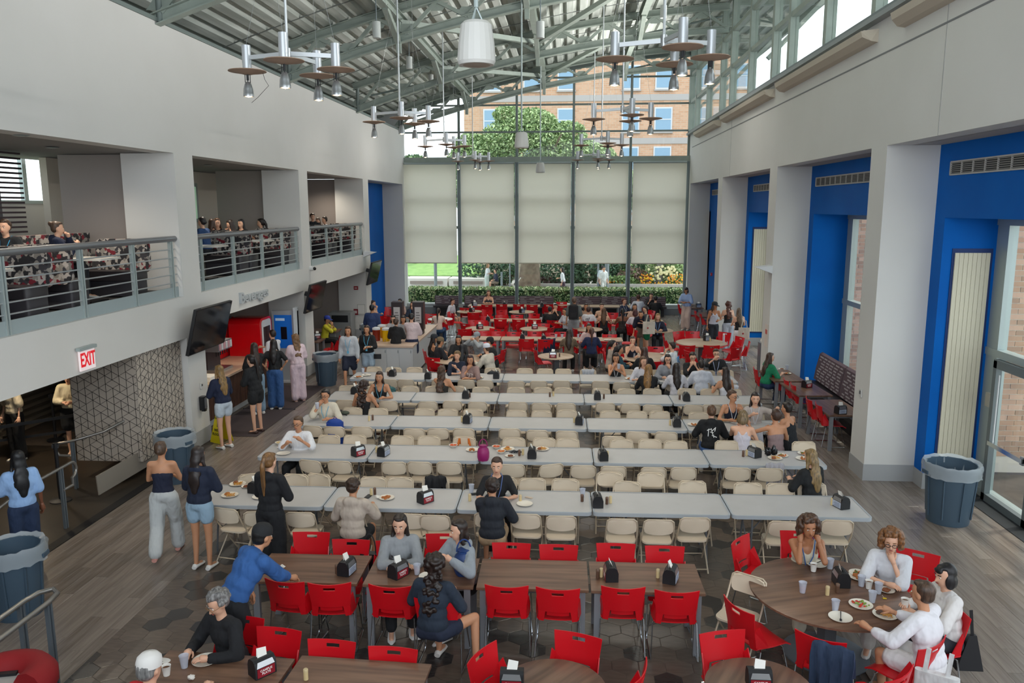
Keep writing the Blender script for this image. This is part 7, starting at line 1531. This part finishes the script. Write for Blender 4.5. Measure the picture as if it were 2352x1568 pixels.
# outside
for px, py, h, lb, kw in [(1118, 622, 100, 'woman with long blond hair in white standing outside by the seat wall', dict(pose='stand', top=('dfe2e4', .4, .016), bot=('c3cfc8', 'long', .03), hair='long', hc='a07c50', arms=('front', 'front'))), (1139, 630, 250, 'person in dark blue sitting outside beside the standing woman', dict(pose='sit', top=('232b40', .6, .02), bot=('8a7a6a', 'shorts'), arms=('lap', 'lap'), hair='short')),
    (1294, 646, 270, 'woman in a white top walking outside behind the hedge, middle', dict(pose='walk', top=('d8dade', .6, .02), bot=('4a3a48', 'long'), hair='long', hc='2c2120', arms=('front', 'down'))), (1383, 628, 20, 'taller boy in a pale shirt walking outside', dict(pose='walk', top=('c6cfda', .5, .02), bot=('3a4458', 'long'), hair='short', hc='2c2120', arms=('down', 'down'))), (1386, 638, 160, 'shorter boy in a white t-shirt walking outside', dict(pose='walk', top=('e0e2e2', .5, .02), bot=('c9cbc9', 'shorts'), hair='short', hc='1f1b1b', arms=('down', 'down')))]:
    y = {1118: 45.5, 1139: 46.3, 1294: 42.5, 1383: 44, 1386: 43.2}[px]; S(px, py, h, lb, pos=(xat(px, y, 1.5), y), z0=-.06, **kw)

# ================================================================ BAGS, JACKETS, LOOSE THINGS
def sag(name, label, cat, path, w, th, col, loc=(0, 0, 0), rz=0, parent=None, wav=.022, seed=3):
    """cloth hanging over something: path of (y, z) across the fold, width w along x"""
    t = thing(name, label, cat, loc, rz); q = random.Random(seed); n = 12; vs = []; fs = []
    for i, (y, z) in enumerate(path):
        for j in range(n+1):
            u = j/n; vs.append(((u-.5)*w*(1+.06*math.sin(i*1.3+seed)), y+wav*math.sin(j*1.9+i*.6+seed)*min(1, abs(i-len(path)/2)/2), z+.01*math.sin(j*1.1+seed)-(.07*abs(math.sin(j*.8+seed)) if i == 0 or i == len(path)-1 else 0)))
    for i in range(len(path)-1):
        for j in range(n): fs.append((i*(n+1)+j, i*(n+1)+j+1, (i+1)*(n+1)+j+1, (i+1)*(n+1)+j))
    solid(vs, fs, th, MB()).build('cloth', cloth(col), t, ang=1.2)
    return t
def over(px, py, h, label, col, w=.34, z=.80, drop=.34, name='jacket', seed=3):
    p = at(px, py, z+.02); return sag(name, label, 'jacket', [(-.03-drop*.12, z-drop), (-.05, z-drop*.6), (-.045, z-drop*.25), (-.03, z), (0, z+.022), (.03, z), (.045, z-drop*.2), (.05, z-drop*.45)], w, .012, col, (p.x, p.y, 0), rd(h), seed=seed)
over(1915, 1480, 30, 'navy jacket draped over a red chair at the lower right', '26354e', .36, .84, .46, seed=5)
over(1262, 777, 0, 'navy jacket hanging on a red chair in the first far row', '141d3a', .36, .84, .4, seed=2); over(1503, 704, 0, 'sage green jacket spread over a chair back near the back window', '8a9a80', .46, .85, .5, seed=6)
over(1780, 1063, 0, 'grey sweatshirt over a folding chair, right end of the second row', '9c9aa0', .27, .81, .33, seed=4); over(1735, 992, 0, 'pale grey shirt over a folding chair behind the white tank top', 'b8bcc6', .26, .81, .25, seed=7)
over(1785, 998, -5, 'black jacket over the chair behind the mauve top', '17181b', .4, .8, .3, seed=8); over(1351, 848, 0, 'light grey striped shirt over a far chair of the fifth row', 'a4a8b0', .3, .81, .2, seed=9); over(1677, 884, 0, 'white shirt over the chair of the woman in a white sleeveless top', 'c8ccd6', .36, .81, .1, seed=10)
over(1000, 1092, 178, 'black jacket bundled on a chair behind the front folding row', '16171a', .3, .84, .3, seed=11)
p = at(1066, 1008, .8); t = thing('orange_straps', 'two orange straps hanging over a folding chair back', 'straps', (p.x, p.y, 0))
for s in (-1, 1): MB().bar((s*.15, -.02, .5), (s*.08, -.012, .815), .004, .035, up=(1, 0, 0)).bar((s*.08, -.012, .815), (s*.08, .03, .70), .035, .004, up=(0, 0, 1)).build('strap', mat('d06a1c', .7), t, smooth=False)
def bucket_bag(name, label, loc, col, s=1., rz=0):
    t = thing(name, label, 'bag', loc, rz); prof = [(0, 0), (.085, 0), (.1, .05), (.1, .13), (.085, .19), (.05, .225), (.062, .25), (.05, .255)]
    m = MB(); m.lathe([(r*s, z*s) for r, z in prof], 16); q = random.Random(3); m.v = [(v[0]*(1+.08*math.sin(7*math.atan2(v[1], v[0]))), v[1]*(1+.08*math.sin(7*math.atan2(v[1], v[0]))), v[2]) for v in m.v]; m.build('bag_body', mat(col, .5), t, ang=1.2)
    MB().tube([(.07*s*math.cos(a), 0, .23*s+.12*s*math.sin(a)) for a in np.linspace(0, PI, 10)], .008*s, 6).build('handle', mat(col, .5), t); MB().tube([(.055*s*math.cos(a), .055*s*math.sin(a), .225*s) for a in np.linspace(0, 2*PI, 14)[:-1]], .008*s, 6, closed=True).build('drawstring', mat(col, .6), t); return t
p = at(1110, 1056, .745); bucket_bag('drawstring_bag', 'magenta drawstring bag on the second folding row', tuple(p), '8f1460', 1.0)
p = at(1066, 1316, .745); bucket_bag('bucket_bag', 'blue leather bucket bag on the walnut table', tuple(p), '1c3a70', 1.15, .3)
p = at(807, 1318, .745); t = thing('loop_bag', 'black bag with a tall loop handle hung on a red chair', 'bag', (p.x+.03, 8.95, .45)); MB().prism(rounded(.26, .1, .04, 3), .0, .22).build('bag_body', BLACK, t); MB().tube([(.07*math.cos(a), 0, .22+.24*math.sin(a)) for a in np.linspace(0, PI, 12)], .008, 6).build('handle', BLACK, t)
def pack(name, label, loc, col, rz=0, s=1.):
    t = thing(name, label, 'backpack', loc, rz); m = MB(); m.prism(rounded(.3*s, .18*s, .07*s, 4), 0, .38*s); m.ell((0, 0, .38*s), (.14*s, .085*s, .07*s), 12, 8); m.build('pack_body', mat(col, .7), t); MB().prism(rounded(.22*s, .07*s, .03*s, 3, 0, -.1*s), .04*s, .2*s).build('front_pocket', mat(col, .65), t); MB().tube([(.04*s, .02, .43*s), (.0, .02, .48*s), (-.04*s, .02, .43*s)], .008, 6).build('top_loop', mat(col, .7), t); return t
def worn(p_, label, col, s=1.):
    j = p_['_j']; nb, P, u, fw = [Vector(x) for x in j]; M = Matrix.Translation(p_.location) @ Matrix.Rotation(p_.rotation_euler[2], 4, 'Z'); c = M @ (P+u*.08-fw*.24); pack('backpack', label, tuple(c), col, p_.rotation_euler[2]+PI*0, s)
worn(l14, 'black backpack worn by the man in the grey t-shirt', '14151a', 1.1); worn(l17, 'dark backpack worn by the woman in the black cap', '1c2230', .9)
p = xat(766, 14.0, .6); pack('blue_bag', 'bright blue bag standing on a folding chair, third row left', (p, 14.12, .45), '0f3a8c', .1, 1.05); p = at(1368/1, 870, .45)
p = at(915, 890, .62); pack('teal_backpack', 'teal backpack on a folding chair right of the smiling woman', (p.x, 17.15, .45), '2a5a5e', .4, .9)
p = at(1222, 848, .6); pack('dark_bag', 'dark bag on a chair at the far side of the fifth row', (at(1131, 850, .8).x, 19.2, .45), '1c2128', .2, .8)
t = thing('black_bag', 'shiny black gathered bag on the right table of the second folding row', 'bag', tuple(at(1771, 1046, .745))); m = MB(); m.ell((-.05, 0, .06), (.06, .045, .07), 10, 7).ell((.05, .03, .07), (.05, .04, .09), 10, 7); q = random.Random(6); m.v = [(v[0]*(1+q.uniform(-.2, .2)), v[1]*(1+q.uniform(-.2, .2)), max(0, v[2]*(1+q.uniform(-.15, .15)))) for v in m.v]; m.build('bag_body', mat('0f1014', .2), t)
t = thing('green_bundle', 'green and black bundle beside the boy drinking', 'bag', tuple(at(792, 951, .745))); m = MB(); m.ell((0, 0, .03), (.1, .07, .04), 10, 6).ell((-.16, .02, .03), (.06, .05, .035), 8, 6); m.build('cloth', mat('3c4438', .7), t); MB().tube([(-.1, 0, .03), (0, -.09, .02), (.08, -.12, .01)], .008, 6).build('strap', BLACK, t)
t = thing('pen_bundle', 'tangle of keys and straps behind the small cake plate', 'keys', tuple(at(1182, 1040, .745))); m = MB(); q = random.Random(4)
for k in range(12): a = q.uniform(-.6, .9); m.tube([(q.uniform(-.1, .02), q.uniform(-.04, .03), .012), (q.uniform(-.02, .06), q.uniform(-.03, .05), .03), (q.uniform(.03, .12), q.uniform(-.02, .07), .012)], .006, 5)
m.build('straps', mat('20242c', .5), t)
p = at(2212, 1500, .2); t = thing('handbag', 'black shoulder bag hanging from the chair of the woman with a black bob', 'bag', (3.98, 7.55, .28)); m = MB(); m.add([(-.13, -.05, 0), (.13, -.05, 0), (.13, .05, 0), (-.13, .05, 0), (-.02, -.02, .36), (.05, -.02, .36), (.05, .02, .36), (-.02, .02, .36)], [(3, 2, 1, 0), (4, 5, 6, 7), (0, 1, 5, 4), (1, 2, 6, 5), (2, 3, 7, 6), (3, 0, 4, 7)]); m.build('bag_body', mat('17181c', .5), t, smooth=False); MB().bar((.015, 0, .35), (-.02, 0, .62), .03, .008).build('strap', BLACK, t, smooth=False)
def tote(loc, rz, label, w=.34, h=.36):
    t = thing('tote_bag', label, 'bag', loc, rz); MB().prism(rounded(w, .08, .03, 3), 0, h).build('bag_body', cloth('cfc6b8'), t)
    for y in (-.03, .03): MB().tube([(-.09, y, h), (-.05, y, h+.22), (.05, y, h+.22), (.09, y, h)], .009, 6).build('handle', cloth('cfc6b8'), t)
    MB().ell((w*-.1, -.042, h*.5), (.03, .003, .03), 8, 5).build('print', mat('a83a3a', .7), t)
M = l16.location; tote((M.x+.02, M.y-.3, .75), .1, 'cream tote bag carried by the woman in green shorts', .4, .4); M = l19.location; tote((M.x+.1, M.y-.24, .7), -.1, 'white tote bag on the shoulder of the ash blond woman')
t = thing('tote_bag', 'white tote bag with blue lines hung on the chair of the man in white', 'bag', (3.32, 6.78, .28), -.5); MB().prism(rounded(.36, .07, .03, 3), 0, .4).build('bag_body', cloth('d2d2d2'), t); MB().tube([(-.12, -.036, .05), (-.02, -.04, .18), (.06, -.04, .22), (.0, -.04, .3), (.1, -.04, .33)], .008, 6).build('print', mat('24489c', .6), t)
for x in (-.1, .08): MB().bar((x, 0, .38), (x+.02, 0, .62), .04, .01).build('handle', cloth('d2d2d2'), t, smooth=False)
M = l2.location; t = thing('shoulder_bag', 'small black shoulder bag of the woman holding a plate', 'bag', (M.x+.28, M.y-.12, .78)); MB().prism(rounded(.2, .06, .02, 3), 0, .13).build('bag_body', BLACK, t); F['lumps'].put((M.x+.12, M.y-.42, 1.14), 0, 'plate held by the smiling woman in black')
CUR.put((e7.location.x-.06, e7.location.y-.36, 1.02), 0, 'cup of red drink held by the boy in the cream t-shirt'); PC.put((b8.location.x-.42, b8.location.y-.02, .86), 0, 'paper cup in the hands of the woman with a black bob'); CUK.put((h1.location.x+.05, h1.location.y-.38, 1.0), 0, 'white cup held by the woman with a yellow wristband')
t = thing('red_chair_cover', 'round-backed dark red armchair cut by the lower left corner', 'armchair', (-4.85, 5.98, 0)); m = MB(); m.tube([(.27*math.cos(a), .26*math.sin(a), .74) for a in np.linspace(-.3, PI+.3, 16)], .15, 10); m.build('back', mat('8c0d14', .75), t); MB().lathe([(0, .2), (.27, .2), (.3, .55), (0, .58)], 20).build('seat', mat('8c0d14', .75), t); MB().lathe([(.25, 0), (.28, .2)], 16).build('base', BLACK, t)
t = thing('tray', 'grey tray with black items at the lower left corner', 'tray', tuple(at(10, 1556, .75))); MB().bx(-.3, .22, -.15, .12, 0, .02).build('tray_base', mat('a8a4a0', .4), t, smooth=False); MB().bar((-.1, -.02, .03), (.1, .03, .03), .05, .03).bar((-.2, 0, .03), (-.08, .05, .03), .05, .03).build('cutlery', BLACK, t, smooth=False)
t = thing('cap', 'dark cap lying on the wood table under the balcony', 'cap', (-7.9, 23.9, .745)); MB().ell((0, 0, .03), (.1, .11, .09), 12, 8).build('crown', mat('232838', .8), t); MB().bx(-.07, .07, .08, .17, .01, .02).build('brim', mat('232838', .8), t, smooth=False)
t = thing('water_bottle', 'clear tall water bottle on the big empty round table', 'bottle', tuple(at(1662, 786, .745))); MB().lathe([(0, 0), (.035, 0), (.035, .2), (.025, .22)], 14).build('bottle_wall', CUP, t); MB().lathe([(.03, .22), (.03, .27), (0, .275)], 12).build('cap', PAPER, t)
t = thing('grey_bucket', 'grey bin under the fourth folding table row, right', 'bin', (at(1543, 960, .1).x, 16.55, 0)); MB().lathe([(.12, 0), (.16, .4), (.15, .4), (.11, .02)], 18).build('body', mat('6a6e74', .5), t)
t = thing('tea_bag', 'yellow tea bag tag on the big round table', 'tea bag', tuple(at(2032, 1374, .745))); MB().bx(-.018, .018, -.014, .014, 0, .003).build('tag', mat('e0c020', .6), t, smooth=False); MB().bar((0, 0, .002), (.0, .07, .002), .002, .002).build('string', PAPER, t, smooth=False)
t = thing('hanging_wire', 'thin loose wire dangling under the nearest left lamp', 'wire', (0, 0, 0)); MB().tube([tuple(on(x, y, 1, 10.9)) for x, y in ((603, 165), (608, 182), (617, 197), (605, 210), (592, 224), (578, 236))], .003, 4).build('wire', BLACK, t)
for o in list(bpy.data.objects):
    if '_j' in o: del o['_j']
finish_people()
